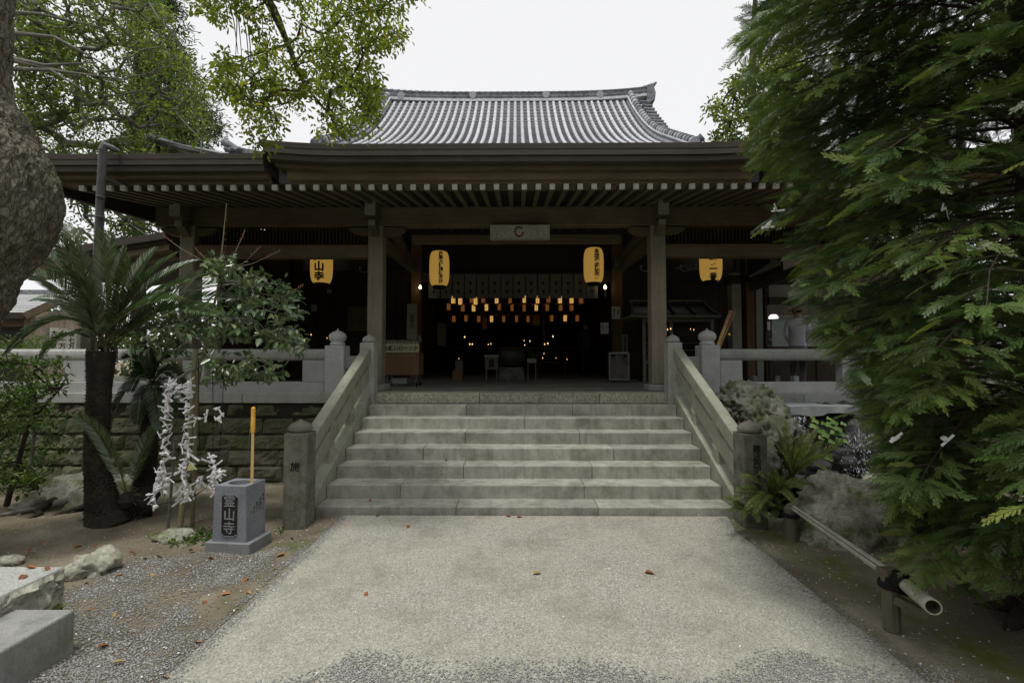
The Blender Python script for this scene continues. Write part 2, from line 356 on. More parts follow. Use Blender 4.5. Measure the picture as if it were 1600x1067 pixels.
def clusters(C, per, size, spread, droop=-.3, tint0=None, tv=.12, wr=.45, upn=.7):
    """per leaves around every cluster centre"""
    n = len(C); k = n*per; c = np.repeat(C, per, 0)
    d = rdir(k, droop); P = c + d*spread*RNG.uniform(.15, 1, (k, 1)) + RNG.normal(size=(k, 3))*spread*.25
    N = unit(RNG.normal(size=(k, 3))*.55 + np.array([0, 0, upn]))
    L = size*RNG.uniform(.6, 1.15, k)
    t0 = RNG.uniform(.1, .8, n) if tint0 is None else tint0
    return leaf_arrays(P, d, N, L, L*wr, np.clip(np.repeat(t0, per) + RNG.normal(size=k)*tv, 0, .86))
def grow(roots, T, r_tip=.004, rexp=.45, jitter=.03, ns=5, rmax=.2):
    """connects targets T to the root points; returns tube mesh arrays"""
    roots = np.asarray(roots, float); order = np.argsort(np.min(np.linalg.norm(T[:, None]-roots[None], axis=2), 1)); T = T[order]
    nodes = np.concatenate([roots, T]); nr = len(roots); par = np.full(len(nodes), -1); dist = np.zeros(len(nodes))
    for i in range(nr, len(nodes)):
        d = np.linalg.norm(nodes[:i]-nodes[i], axis=1); j = int(np.argmin(d + dist[:i]*.25)); par[i] = j; dist[i] = dist[j] + d[j]
    cnt = np.ones(len(nodes))
    for i in range(len(nodes)-1, nr-1, -1): cnt[par[i]] += cnt[i]
    r = np.minimum(r_tip*cnt**rexp, rmax)
    A = nodes[par[nr:]]; B = nodes[nr:]; ra = np.minimum(r[par[nr:]], r[nr:]*1.6); rb = r[nr:]
    m = (A+B)/2 + RNG.normal(size=A.shape)*jitter*np.linalg.norm(B-A, axis=1)[:, None]
    A2 = np.concatenate([A, m]); B2 = np.concatenate([m, B]); r0 = np.concatenate([ra, (ra+rb)/2]); r1 = np.concatenate([(ra+rb)/2, rb])
    return seg_tubes(A2, B2, r0, r1, ns)
def seg_tubes(A, B, r0, r1, ns=5):
    n = len(A); D = unit(B-A); ref = np.where(np.abs(D[:, 2:3]) > .9, np.array([[1., 0, 0]]), np.array([[0, 0, 1.]]))
    U = unit(np.cross(D, ref)); W = np.cross(D, U); ang = np.arange(ns)*2*np.pi/ns
    ring = U[:, None]*np.cos(ang)[None, :, None] + W[:, None]*np.sin(ang)[None, :, None]
    V = np.concatenate([A[:, None] + ring*np.asarray(r0)[:, None, None], B[:, None] + ring*np.asarray(r1)[:, None, None]], 1).reshape(-1, 3)
    b = np.arange(n)[:, None]*2*ns; F = []
    for k in range(ns):
        k2 = (k+1) % ns; F.append(b + np.array([[k, k2, ns+k2, ns+k]]))
    return V, np.concatenate(F)
def inpoly(x, y, poly):
    c = np.zeros(len(x), bool); n = len(poly)
    for i in range(n):
        x0, y0 = poly[i]; x1, y1 = poly[(i+1) % n]
        cond = ((y0 > y) != (y1 > y)); xi = (x1-x0)*(y-y0)/((y1-y0) if y1 != y0 else 1e-9) + x0
        c ^= cond & (x < xi)
    return c
def scatter_view(poly, n, Y0, Y1, gap=0.0, gs=1.2, seed=0):
    """n points whose outline seen from the photograph's viewpoint follows poly, filling the depth Y0..Y1; noise gaps in 3D"""
    rg = np.random.default_rng(seed+3); out = []
    xs = [p[0] for p in poly]; ys = [p[1] for p in poly]
    while len(out) < n:
        m = 4*n; x = rg.uniform(min(xs), max(xs), m); y = rg.uniform(min(ys), max(ys), m); ok = inpoly(x, y, poly)
        for a, b in zip(x[ok], y[ok]):
            p = at(a, b, rg.uniform(Y0, Y1))
            if gap and mnoise.noise(p*gs + Vector((seed*7.1, 0, 0))) < gap-.5: continue
            out.append(tuple(p))
            if len(out) >= n: break
    return np.array(out)
def join_np(parts):
    V = []; F = []; Tn = []; b = 0
    for p in parts:
        v, f = p[0], p[1]; V.append(v); F.append(f+b); b += len(v)
        if len(p) > 2: Tn.append(p[2])
    return np.concatenate(V), np.concatenate(F), (np.concatenate(Tn) if Tn else None)

# ------------------------------------------------------------------ text
def text_mesh(s, size, bold=.0, extrude=.001, align='CENTER', line=1.0):
    cu = bpy.data.curves.new('text', 'FONT'); cu.body = s; cu.size = size; cu.align_x = align; cu.align_y = 'CENTER'
    cu.offset = bold*size; cu.extrude = extrude; cu.space_line = line; cu.resolution_u = 2
    o = bpy.data.objects.new('text_tmp', cu); COL.objects.link(o)
    dg = bpy.context.evaluated_depsgraph_get(); me = bpy.data.meshes.new_from_object(o.evaluated_get(dg))
    bpy.data.objects.remove(o); bpy.data.curves.remove(cu); me.materials.clear(); return me
def text_obj(name, s, size, mat, loc, parent, rot=(math.pi/2, 0, 0), vertical=False, bold=.02, extrude=.001, line=.95):
    if vertical: s = '\n'.join(s)
    me = text_mesh(s, size, bold, extrude, line=line if vertical else 1.0); me.name = name
    o = add_obj(name, me, mat, None)
    from mathutils import Euler
    o.matrix_basis = Matrix.Translation(loc) @ Euler(rot).to_matrix().to_4x4()
    return put(o, parent)

def fine_mesh(me, mx):
    import bmesh
    bm = bmesh.new(); bm.from_mesh(me); bmesh.ops.triangulate(bm, faces=bm.faces)
    for _ in range(3):
        e = [x for x in bm.edges if x.calc_length() > mx]
        if not e: break
        bmesh.ops.subdivide_edges(bm, edges=e, cuts=1); bmesh.ops.triangulate(bm, faces=bm.faces)
    bm.to_mesh(me); bm.free(); return me
# ================================================================== SETTING: ground, path, platform
F0 = 1.18                                   # hall floor height
def gz(x, y):
    """ground height"""
    back = max(0.0, min(1.0, (y-5.2)/1.6))
    z = -0.17*back
    if x < -1.9:
        z += .035*mnoise.noise(Vector((x*.9, y*.9, 3))) + .012*mnoise.noise(Vector((x*4, y*4, 1)))
        z -= .03*max(0.0, min(1.0, (-1.9-x)/.3))*max(0.0, min(1.0, (y-3.6)/1.0))
        z += .10*math.exp(-((x+3.9)**2/1.2 + (y-6.2)**2/.5))
    elif x > 2.2:
        k = min(1.0, (x-2.2)/.4); z += (.03*mnoise.noise(Vector((x*.9, y*.9, 8))) + .01*mnoise.noise(Vector((x*4, y*4, 5))) - .012)*k
        z -= .25*math.exp(-((x-3.4)**2/1.0 + (y-6.3)**2/.35))
    else: z -= .012
    return z
def sheet(xs, ys, zf):
    V = [(x, y, zf(x, y)) for y in ys for x in xs]; nx = len(xs)
    F = [(j*nx+i, j*nx+i+1, (j+1)*nx+i+1, (j+1)*nx+i) for j in range(len(ys)-1) for i in range(nx-1)]
    return V, F
xs = [-300, -120, -50, -25, -16] + list(np.arange(-12, 12.01, .12)) + [16, 25, 50, 120, 300]
ys = [-300, -100, -30, -10, -3] + list(np.arange(0, 8.8, .12)) + [10, 14, 20, 30, 50, 120, 300]
V, F = sheet(xs, ys, gz); m = MB().raw(V, F)
o = m.build('ground', M['soil'], smooth=True); tag(o, kind='structure')

# path: one slab with slightly broken front edge
wob = lambda y, s: .022*mnoise.noise(Vector((y*1.3, s, 0)))+.012*mnoise.noise(Vector((y*5, s, 2)))+.006*mnoise.noise(Vector((y*17, s, 4)))
yy_ = list(np.arange(5.36, 1.2, -.05))
pl = [(-1.895+wob(y, 1), y) for y in yy_] + [(-1.93, -8), (2.2, -8)] + [(2.185+wob(y, 9)+(max(0, y-4.9)*.25), y) for y in yy_[::-1]]
o = MB().prism(pl, -.06, .0, 'z').build('path', M['path']); tag(o, kind='structure')

# gravel: loose stones as real geometry
def gravel_points(n, box, dens):
    out = []; x0, x1, y0, y1 = box
    while len(out) < n:
        x = RNG.uniform(x0, x1); y = RNG.uniform(y0, y1)
        if RNG.uniform() < dens(x, y): out.append((x, y))
    return np.array(out)
def stones(P, size, zf, tint):
    n = len(P); th = RNG.uniform(0, 2*np.pi, n); c, s = np.cos(th), np.sin(th)
    base = np.array([(1,0,0),(0,1,0),(-1,0,0),(0,-1,0),(.1,0,1),(0,.1,-1)], float)
    base = base[None] * (1+RNG.normal(size=(n, 6, 3))*.18)
    sc_ = size*RNG.uniform(.5, 1.25, (n, 1)); base[:, :, 0] *= sc_; base[:, :, 1] *= sc_*RNG.uniform(.6, 1, (n, 1)); base[:, :, 2] *= sc_*.55
    X = base[:, :, 0]*c[:, None]-base[:, :, 1]*s[:, None] + P[:, 0:1]; Y = base[:, :, 0]*s[:, None]+base[:, :, 1]*c[:, None] + P[:, 1:2]
    Z = base[:, :, 2] + np.array([zf(a, b) for a, b in P])[:, None]
    V = np.stack([X, Y, Z], 2).reshape(-1, 3); b = np.arange(n)[:, None]*6
    Ft = [(0,1,4),(1,2,4),(2,3,4),(3,0,4),(1,0,5),(2,1,5),(3,2,5),(0,3,5)]
    return V, np.concatenate([b+np.array([f]) for f in Ft]), np.repeat(tint, 6)
def gdens(x, y):
    n = mnoise.noise(Vector((x*1.3, y*1.3, 20)))*.5 + mnoise.noise(Vector((x*3.5, y*3.5, 9)))*.35
    if x > -1.88: return 0
    soil = max(0, 1-abs((x+1.9)+.12)/.25)*.55                       # bare strip along the path edge
    far = max(0, min(1, (y-4.15+.35*(x+2.6)*-1*.4)/.55))
    left = max(0, min(1, (-3.1-x)/.4)) if y > 3.2 else 0
    return max(0.02, min(1, .72 + n*2.2 - soil - far*1.2 - left))
P1 = gravel_points(34000, (-3.35, -1.9, 1.6, 5.0), gdens)
def fdens(x, y):
    n = mnoise.noise(Vector((x*1.6, y*2.2, 2)))*.5
    return max(0, min(1, (2.82 - y + n*.42 - .10*abs(x-.1)*(x < -1) - (0.0 if x > -1.9 else .0))/.30))*(1 if x < 2.1 else max(0, 1-(x-2.1)/.5))
P2 = gravel_points(26000, (-1.95, 2.6, 2.35, 3.2), fdens)
zz = lambda x, y: (gz(x, y)+.004) if (x < -1.9 or x > 2.19) else .004
v1 = stones(P1, .0072, zz, RNG.beta(2, 2.4, len(P1))); v2 = stones(P2, .0066, zz, RNG.beta(2.4, 2.0, len(P2)))
P3 = gravel_points(1500, (-5.5, -1.9, 3.6, 6.2), lambda x, y: .6); P4 = gravel_points(900, (2.2, 4.4, 2.4, 5.4), lambda x, y: .5)
v3 = stones(P3, .007, zz, RNG.beta(2, 2, len(P3))); P5 = gravel_points(2600, (-1.98, -1.78, 2.4, 5.3), lambda x, y: max(0, .8-abs(x+1.87)/.1)); v5 = stones(P5, .006, lambda x, y: .002, RNG.beta(2, 2.4, len(P5))); P6 = gravel_points(1500, (2.08, 2.32, 2.4, 5.3), lambda x, y: max(0, .8-abs(x-2.19)/.12)); v6 = stones(P6, .0055, lambda x, y: .002, RNG.beta(1.6, 3, len(P6)))
v4 = stones(P4, .006, zz, RNG.beta(2, 2, len(P4)))
Vv, Ff, Tt = join_np([v1, v2, v3, v4, v5, v6])
o = add_obj('gravel', np_mesh('gravel', Vv, Ff, Tt), M['gravel']); tag(o, 'loose grey gravel beside and in front of the pale path', kind='stuff')
# white petals
P = gravel_points(700, (-5.5, 5, 2.5, 5.6), lambda x, y: .5 if (x > 2.2) else (.35 if x < -1.9 else .05))
n = len(P); C3 = np.array([(a, b, zz(a, b)+.006) for a, b in P]); v = leaf_arrays(C3, rdir(n)*[1, 1, .15], np.tile([0, 0, 1.], (n, 1)), .016, .012, np.zeros(n))
o = add_obj('petals', np_mesh('petals', v[0], v[1]), M['petal']); tag(o, 'tiny white fallen petals scattered over soil and path', kind='stuff')
# small weeds by the fortune-paper stand and moss tufts
pts = np.array([(x, y, gz(x, y)+.01) for x, y in zip(RNG.normal(-3.0, .28, 90), RNG.normal(4.75, .12, 90))])
v = clusters(pts, 7, .045, .03, .6, tv=.2)
o = add_obj('weeds', np_mesh('weeds', *v), M['azalea']); tag(o, 'small green weeds and moss at the foot of the bamboo stake', kind='stuff')

# ------------------------------------------------------------------ platform with floor
o = MB().box(-12, 14, 7.85, 30, -.6, F0-.012).build('platform', M['joint']); tag(o, kind='structure')
fl = MB().box(-12, -2.47, 7.86, 30, F0-.011, F0-.002).build('floor', M['floor']); tag(fl, kind='structure')
# individual floor edge slabs and floor slabs
root_floor = fl
x = -2.44
for w in (1.86, 1.88, 1.12):
    MB().box(x+.004, x+w-.004, 7.57, 7.98, F0-.157, F0).build('edge_slab', M['edge'], fl, bevel=.008); x += w
for r in range(7):
    y0 = 7.985 + r*.62; x = -2.46 - (r % 2)*.45
    while x < 2.4:
        x1 = min(x+.9, 2.46); MB().box(max(x, -2.46)+.003, x1-.003, y0+.003, y0+.617, F0-.02, F0).build('floor_slab', M['floor'], fl); x += .9
MB().box(-2.46, 2.46, 12.325, 22, F0-.02, F0).build('inner_floor', M['floor'], fl)
MB().box(2.47, 14, 7.86, 30, F0-.011, F0-.002).build('side_floor', M['floor'], fl)

# ------------------------------------------------------------------ steps
def nose(y): return .087 + (y-5.38)*.499
stair = thing('stone_staircase', (.08, 5.4, 0), 'wide flight of seven greenish grey stone steps up to the temple hall', 'staircase')
joints = {0: [-1.22, -.667, .898], 1: [-.30, -1.36, .79], 2: [-.654, .93], 3: [-1.21, -.2, 1.255], 4: [-.70, .863], 5: [.11, -1.1], 6: [-.748, .835]}
jj = {0: [-.667, .898], 1: [-1.36, .79], 2: [-.654, .93], 3: [-1.21, 1.255], 4: [-.70, .863], 5: [.11], 6: [-.748, .835]}
for i in range(7):
    y0 = 5.38 + .3126*i; z1 = .087 + .156*i; xl = [-2.225] + jj[i] + [2.385]
    for a, b in zip(xl[:-1], xl[1:]):
        y1 = y0 + .35 if i < 6 else 7.575
        MB().box(a+.002, b-.002, y0, y1, z1-.20, z1).build('step_slab', M['step'], stair, bevel=.009, seg=2)
    MB().box(-2.22, 2.38, y0+.05, 7.9, z1-.30, z1-.165).build('step_core', M['joint'], stair)

def stair_rail(name, xa, xb, label):
    r = thing(name, ((xa+xb)/2, 5.3, 0), label, 'handrail', 'sloping stone handrails beside the steps')
    def sl(nm, o0, o1, ya, yb, x0, x1, mat):
        p = [(ya, nose(ya)+o0), (yb, nose(yb)+o0), (yb, nose(yb)+o1), (ya, nose(ya)+o1)]
        return MB().prism(p, x0, x1, 'x').build(nm, mat, r, bevel=.018, seg=2)
    ym = 6.55
    sl('handrail_bar', .575, .775, 5.24, 7.44, xa, xb, M['railstone'])
    sl('lower_bar', .265, .485, 5.24, 7.44, xa+.028, xb-.028, M['railstone'])
    for yc in (5.9, 6.62):
        sl('rail_block', .48, .58, yc, yc+.16, xa+.02, xb-.02, M['railstone']); sl('rail_block', .08, .27, yc, yc+.16, xa+.02, xb-.02, M['railstone'])
    p = [(5.20, -.3), (7.58, -.3), (7.58, nose(7.58)+.09), (7.45, nose(7.45)+.10), (5.20, nose(5.2)+.10)]
    MB().prism(p, xa-.01, xb+.012, 'x').build('stringer', M['railstone'], r, bevel=.01)
stair_rail('stone_handrail', -2.375, -2.24, 'sloping stone handrail at the left side of the steps')
stair_rail('stone_handrail', 2.40, 2.535, 'sloping stone handrail at the right side of the steps')

def flat_finial(r=.118):
    return [(r*.55, 0), (r*.92, .004), (r*1.03, .03), (r, .058), (r*.8, .086), (r*.5, .104), (r*.2, .118), (.004, .136)]
def bulb_finial(r=.135):
    return [(r*.86, 0), (r*.86, .045), (r*.72, .05), (r*.74, .065), (r*.97, .10), (r*1.02, .145), (r*.93, .185), (r*.62, .218), (r*.3, .236), (r*.1, .25), (.004, .28)]
def newel(name, x0, x1, y0, y1, z0, z1, mat, fin, label, group, fmat=None, inner=None):
    t_ = thing(name, ((x0+x1)/2, (y0+y1)/2, z0), label, 'stone post', group)
    MB().box(x0, x1, y0, y1, z0, z1).build('shaft', mat, t_, bevel=.014, seg=2)
    MB().lathe(fin, ((x0+x1)/2, (y0+y1)/2, z1), 28).build('finial', fmat or mat, t_, smooth=True)
    return t_
fm = stone('brown_cap_stone', (.15, .14, .115), (.26, .245, .205), (.06, .055, .045), .6, 90, stain=.2); fl_ = flat_finial
g1 = 'low dark newel posts at the foot of the steps'
t_ = newel('newel_post', -2.405, -2.165, 5.0, 5.25, -.25, .945, M['newel'], fl_(), 'dark mossy stone post at the left foot of the steps, flat onion cap', g1, fm)
text_obj('inscription', '施', .10, M['ink'], (-2.28, 4.998, .60), t_, bold=.01)
t_ = newel('newel_post', 2.32, 2.565, 5.0, 5.25, -.25, .945, M['newel'], fl_(), 'dark stone post with carved column of writing beside the ferns', g1, fm)
text_obj('inscription', '難波西河本店', .085, M['ink'], (2.455, 4.998, .60), t_, vertical=True, bold=.012, line=.9)
for z in (.88, .8, .7): pass
g2 = 'pale granite posts at the head of the steps'
newel('newel_post', -2.415, -2.195, 7.42, 7.66, F0-.2, 1.965, M['granite2'], fl_(.10), 'granite post at the left head of the steps, against the timber post', g2)
newel('newel_post', 2.32, 2.54, 7.42, 7.66, F0-.2, 1.965, M['granite2'], fl_(.10), 'granite post at the right head of the steps, in front of the timber post', g2)
g3 = 'pointed-cap granite newels of the balustrade'
newel('balustrade_newel', -3.045, -2.735, 7.64, 7.93, F0-.01, 1.925, M['granite'], bulb_finial(), 'light granite newel with onion-shaped cap left of the steps', g3)
newel('balustrade_newel', 2.915, 3.205, 7.64, 7.93, F0-.01, 1.93, M['granite'], bulb_finial(), 'light granite newel with onion-shaped cap right of the steps, beside leaning staves', g3)

def balustrade(x0, x1, s, label):
    t_ = thing('stone_balustrade', ((x0+x1)/2, 7.78, F0), label, 'balustrade', 'granite balustrades on the platform edge')
    rr = [(x, .09*math.cos(a)+7.78, 1.775+.095*math.sin(a)) for x in (x0, x1) for a in [0]]
    L = x1-x0; n = max(1, round(L/3.0)); 
    for i in range(n):
        a = x0+L*i/n+.003; b = x0+L*(i+1)/n-.003
        poly = [(7.78+.10*math.copysign(abs(math.cos(q))**.7, math.cos(q)), 1.778+.093*math.copysign(abs(math.sin(q))**.7, math.sin(q))) for q in np.linspace(0, 2*math.pi, 17)[:-1]]
        MB().prism(poly, a, b, 'x').build('rail', M['granite2'], t_, smooth=False, bevel=.004)
        MB().box(a, b, 7.65, 7.91, F0-.003, F0+.165).build('sill', M['granite'], t_, bevel=.01, seg=2)
    xx = x1-.19 if s < 0 else x0+.19; k = 0
    while x0+.1 < xx < x1-.1:
        MB().box(xx-.18, xx+.18, 7.70, 7.87, F0+.166, 1.692).build('support_block', M['granite'], t_, bevel=.008)
        xx += s*(1.93 if k == 0 else 1.93); k += 1
    return t_
balustrade(-11.5, -3.05, -1, 'granite balustrade left of the steps, behind the cycad and camellia')
balustrade(3.21, 12.5, 1, 'granite balustrade right of the steps, running behind the cypress')
# short connectors between the posts
o = MB().box(-2.735, -2.415, 7.72, 7.86, 1.55, 1.76).build('connector_rail', M['granite2'], None, bevel=.008); tag(o, 'short stone rail between the two granite posts left of the steps', 'stone rail', 'short stone rails between posts')
o = MB().box(2.54, 2.915, 7.72, 7.86, 1.50, 1.75, Matrix.Identity(4)).build('connector_rail', M['granite2'], None, bevel=.008); tag(o, 'short stone rail between the two granite posts right of the steps', 'stone rail', 'short stone rails between posts')

# ------------------------------------------------------------------ retaining walls of rough stones
def rough_stone(x0, x1, z0, z1, yf0, yf1, seed, nx=8, nz=7, amp=.06):
    V = []; F = []
    for j in range(nz+1):
        for i in range(nx+1):
            u = i/nx; w = j/nz; x = x0+(x1-x0)*u; z = z0+(z1-z0)*w; yf = yf0+(yf1-yf0)*w
            e = (1-abs(2*u-1)**14)*(1-abs(2*w-1)**9)
            nz_ = mnoise.noise(Vector((x*3.3+seed, z*3.3, seed*.7)))*.8 + mnoise.noise(Vector((x*9, z*9+seed, seed)))*.5 + mnoise.noise(Vector((x*22, z*22+seed, seed)))*.3
            edge = min(u, 1-u, w, 1-w)
            sx = mnoise.noise(Vector((z*6+seed, 1, seed)))*.012*(edge < .01); 
            z += mnoise.noise(Vector((x*2.2, z*3, seed)))*.012*(0 < j < nz)
            V.append((x + sx, yf + .03 - (.03+.012)*e - amp*nz_*e, z + mnoise.noise(Vector((x*5, seed, 2)))*.010*(edge < .01)))
    n = nx+1
    for j in range(nz):
        for i in range(nx): F.append((j*n+i, j*n+i+1, (j+1)*n+i+1, (j+1)*n+i))
    b = len(V); ring = [i for i in range(n)] + [j*n+nx for j in range(1, nz+1)] + [nz*n+i for i in range(nx-1, -1, -1)] + [j*n for j in range(nz-1, 0, -1)]
    for q in ring: V.append((V[q][0], V[q][1]+.30, V[q][2]))
    for k in range(len(ring)):
        k2 = (k+1) % len(ring); F.append((ring[k2], ring[k], b+k, b+k2))
    return V, F
def wall(x0, x1, label, seed):
    t_ = thing('retaining_wall', ((x0+x1)/2, 7.5, -.3), label, 'stone wall', 'rough stone walls under the platform')
    rg = random.Random(seed); zz_ = [-.42, -.17, .06, .30, .53, .80, 1.018]
    def yf(z): return 7.42 + .20*(z+.2)/1.2
    for k in range(len(zz_)-1):
        x = x0 - rg.uniform(0, .4)
        while x < x1-.02:
            w = rg.uniform(.36, .82)*(1.25 if k == 5 else 1); a = max(x, x0); b = min(x+w, x1)
            if b-a > .06:
                V, F = rough_stone(a+.004, b-.004, zz_[k]+.004, zz_[k+1]-.004, yf(zz_[k]), yf(zz_[k+1]), rg.uniform(0, 90), max(4, int((b-a)/.05)))
                MB().raw(V, F).build('stone', M['wallstone'], t_)
            x += w
    MB().box(x0, x1, 7.60, 7.9, -.6, 1.02).build('wall_core', M['joint'], t_)
    # coping in two layers
    x = x1 if x1 < 0 else x0; s = -1 if x1 < 0 else 1; stp = 1.9
    k = 0
    while abs(x-(x1 if x1 < 0 else x0)) < (x1-x0)-.01:
        a, b = sorted((x, max(x0, min(x1, x+s*stp)))); MB().box(a+.003, b-.003, 7.565, 7.95, 1.022, F0).build('coping_slab', M['granite2'], t_, bevel=.01, seg=2); x += s*stp; k += 1
wall(-11.5, -2.40, 'rough mossy stone retaining wall left of the steps under the balustrade', 5)
wall(2.56, 12.5, 'rough stone retaining wall right of the steps behind the rocks', 8)

# ================================================================== TEMPLE HALL
hall = thing('temple_hall', (0, 8.3, F0), 'long timber temple hall with deep dark eaves and a grey tiled roof above', 'temple')
def P_(name, mb, mat, **k): return mb.build(name, mat, hall, **k)
# roof edge: thick layered bark/board edge.  side parts lower, central part higher with upturned ends
EY = 6.40
def zat(py, Y): return at(807, py, Y).z
def edge_strip(x0, x1, zt, zb, y0, y1, curve=None, n=40):
    V = []; F = []
    for i in range(n+1):
        x = x0+(x1-x0)*i/n; c = curve(x) if curve else 0
        for (yy, z) in ((y0, zb), (y1, zb), (y1, zt), (y0, zt)): V.append((x, yy, z+c))
    for i in range(n):
        for k in range(4):
            k2 = (k+1) % 4; F.append((i*4+k, i*4+k2, (i+1)*4+k2, (i+1)*4+k))
    F.append((3, 2, 1, 0)); F.append(tuple(n*4+k for k in range(4)))
    return MB().raw(V, F)
XL, XR = -6.5, 6.75
CL, CRX = -3.40, 3.45
up = lambda x: .065*max(0, (abs(x-.03)-2.25)/1.2)**2.2
for (a, b) in ((XL, CL-.02), (CRX+.02, XR)):
    zt, zb = zat(237.5, EY), zat(264, EY); h = (zt-zb)/3
    for k in range(3):
        dy = .005*k + (.02 if k == 2 else 0)
        P_('roof_edge_layer', edge_strip(a, b, zt-h*k-.0015, zt-h*(k+1)+.0015, EY-.0+dy, EY+.45), M['roofedge'])
    P_('fascia_board', edge_strip(a, b, zb-.002, zat(275, EY+.12), EY+.12, EY+.4), M['wx'])
    P_('fascia_board', edge_strip(a, b, zat(275, 6.62)+.012, zat(287.5, 6.66)+.004, 6.63, 6.9), M['wx'], bevel=.004)
zt, zb = zat(223.5, EY-.05), zat(251, EY-.05); h = (zt-zb)/3
for k in range(3):
    dy = .005*k + (.02 if k == 2 else 0); e = .05-.05*k
    o = P_('roof_edge_layer', edge_strip(CL-e, CRX+e, zt-h*k-.0015, zt-h*(k+1)+.0015, EY-.05+dy, EY+.45, up), M['roofedge'])
P_('fascia_board', edge_strip(CL+.10, CRX-.10, zb-.002, zat(263.5, EY+.09), EY+.09, EY+.4, up), M['wx'])
P_('fascia_board', edge_strip(CL+.22, CRX-.22, zat(263.5, 6.58)+.006, zat(280, 6.58), 6.58, 6.9), M['wx'], bevel=.004)
P_('fascia_board', edge_strip(CL+.25, CRX-.25, zat(280, 6.64)+.004, zat(287.5, 6.66)+.004, 6.64, 6.95), M['wx'], bevel=.004)
# roof surface behind the edge
for (a, b, z, cv) in ((XL, XR, zat(237.5, EY)-.006, None), (CL-.05, CRX+.05, zat(223.5, EY)-.012, up)):
    V = []; F = []; n = 40
    for i in range(n+1):
        x = a+(b-a)*i/n; c = cv(x) if cv else 0
        V += [(x, EY+.005, z+c), (x, 9.2, z+c*.6+.85), (x, 12.2, z+1.75), (x, 12.2, z+1.65), (x, 9.2, z+c*.6+.72), (x, EY+.4, z+c-.05)]
    for i in range(n):
        for k in range(6):
            k2 = (k+1) % 6; F.append((i*6+k, i*6+k2, (i+1)*6+k2, (i+1)*6+k))
    F.append(tuple(range(5, -1, -1))); F.append(tuple(n*6+k for k in range(6)))
    P_('roof_sheet', MB().raw(V, F), M['roofedge'])
# rafters with white painted tips
ra_z = zat(292, 6.67); sl = math.tan(math.radians(9))
rm = MB().bar((0, 6.685, ra_z), (0, 12.3, ra_z+sl*5.615), .070, .070).mesh('rafter'); rm.materials.append(M['wy'])
tipm = MB().box(-.0365, .0365, 6.655, 6.70, ra_z-.036, ra_z+.036).mesh('rafter_tip'); tipm.materials.append(M['white'])
x = -6.11
for i in range(65):
    r = link_copy(rm, 'rafter', hall, Matrix.Translation((x, 0, 0))); c = link_copy(tipm, 'rafter_tip', r); x += .1944
# soffit boards over the rafters
x = XL+.1
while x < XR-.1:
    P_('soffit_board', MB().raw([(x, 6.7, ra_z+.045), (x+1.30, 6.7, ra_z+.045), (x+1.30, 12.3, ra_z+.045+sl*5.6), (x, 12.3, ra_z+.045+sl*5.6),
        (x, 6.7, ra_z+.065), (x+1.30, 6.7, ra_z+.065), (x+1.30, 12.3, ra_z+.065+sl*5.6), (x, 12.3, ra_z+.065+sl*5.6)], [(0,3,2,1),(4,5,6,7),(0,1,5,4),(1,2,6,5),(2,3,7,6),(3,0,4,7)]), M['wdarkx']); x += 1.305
# barge end at the far left of the eave
P_('end_board', MB().prism([(6.5, zat(264, EY)), (8.5, 4.55), (12.3, 5.0), (12.3, 4.6), (8.5, 4.15), (6.6, 4.02)], XL-.02, XL+.06, 'x'), M['wdark'])
P_('end_board', MB().prism([(6.5, zat(264, EY)), (8.5, 4.55), (12.3, 5.0), (12.3, 4.6), (8.5, 4.15), (6.6, 4.02)], XR-.06, XR+.02, 'x'), M['wdark'])
# posts
for cx, lab in ((-5.67, 0), (-2.42, 1), (2.42, 2), (5.67, 3)):
    p = P_('post', MB().box(cx-.128, cx+.128, 8.2, 8.455, F0+.10, 4.01), M['wz'], bevel=.016, seg=1)
    q = MB().box(cx-.19, cx+.19, 8.14, 8.52, F0, F0+.10).build('post_base', M['granite2'], p, bevel=.012)
    # boat-shaped bracket
    poly = [(cx-.48, 3.975), (cx-.47, 3.93), (cx-.38, 3.87), (cx-.22, 3.835), (cx+.22, 3.835), (cx+.38, 3.87), (cx+.47, 3.93), (cx+.48, 3.975)]
    P_('bracket', MB().prism(poly, 8.235, 8.42, 'y'), M['wx'], bevel=.006)
    # beam noses with faded white faces
    for (hw, z0, z1, y0) in ((.088, 4.085, 4.35, 7.88), (.058, 3.935, 4.03, 7.97)):
        yy = y0; nb = P_('beam_nose', MB().box(cx-hw, cx+hw, yy+.012, 8.19, z0, z1), M['wy'], bevel=.004)
        MB().box(cx-hw, cx+hw, yy, yy+.011, z0+.002, z1-.002).build('nose_face', M['noseface'], nb)
    P_('bearing_block', MB().prism([(8.02, 3.94), (8.19, 3.80), (8.19, 3.93)], cx-.07, cx+.07, 'x'), M['wy'])
# main beams
xe = -6.25
for a, b in ((xe, -2.425), (-2.415, 2.415), (2.425, 6.35)):
    P_('main_beam', MB().box(a+.002, b-.002, 8.22, 8.44, 4.0, 4.33), M['wx'], bevel=.012)
P_('thin_beam', MB().box(-1.95, 1.95, 8.90, 9.04, 3.86, 4.02), M['wx'], bevel=.008)
P_('purlin', MB().box(-6.3, 6.4, 8.25, 8.42, 4.335, 4.40), M['wdarkx'])
# side bays: tie beam and lattice frieze
for a, b in ((-5.54, -2.55), (2.55, 5.54)):
    P_('tie_beam', MB().box(a+.002, b-.002, 8.23, 8.43, 3.455, 3.68), M['wx'], bevel=.012)
    x = a+.05
    while x < b-.04:
        P_('lattice_bar', MB().box(x, x+.028, 8.30, 8.335, 3.68, 3.976), M['wdark']); x += .062
    P_('frieze_rail', MB().box(a, b, 8.34, 8.365, 3.80, 3.835), M['wdarkx'])
    P_('frieze_back', MB().box(a, b, 8.40, 8.425, 3.68, 3.976), M['wdarkx'])
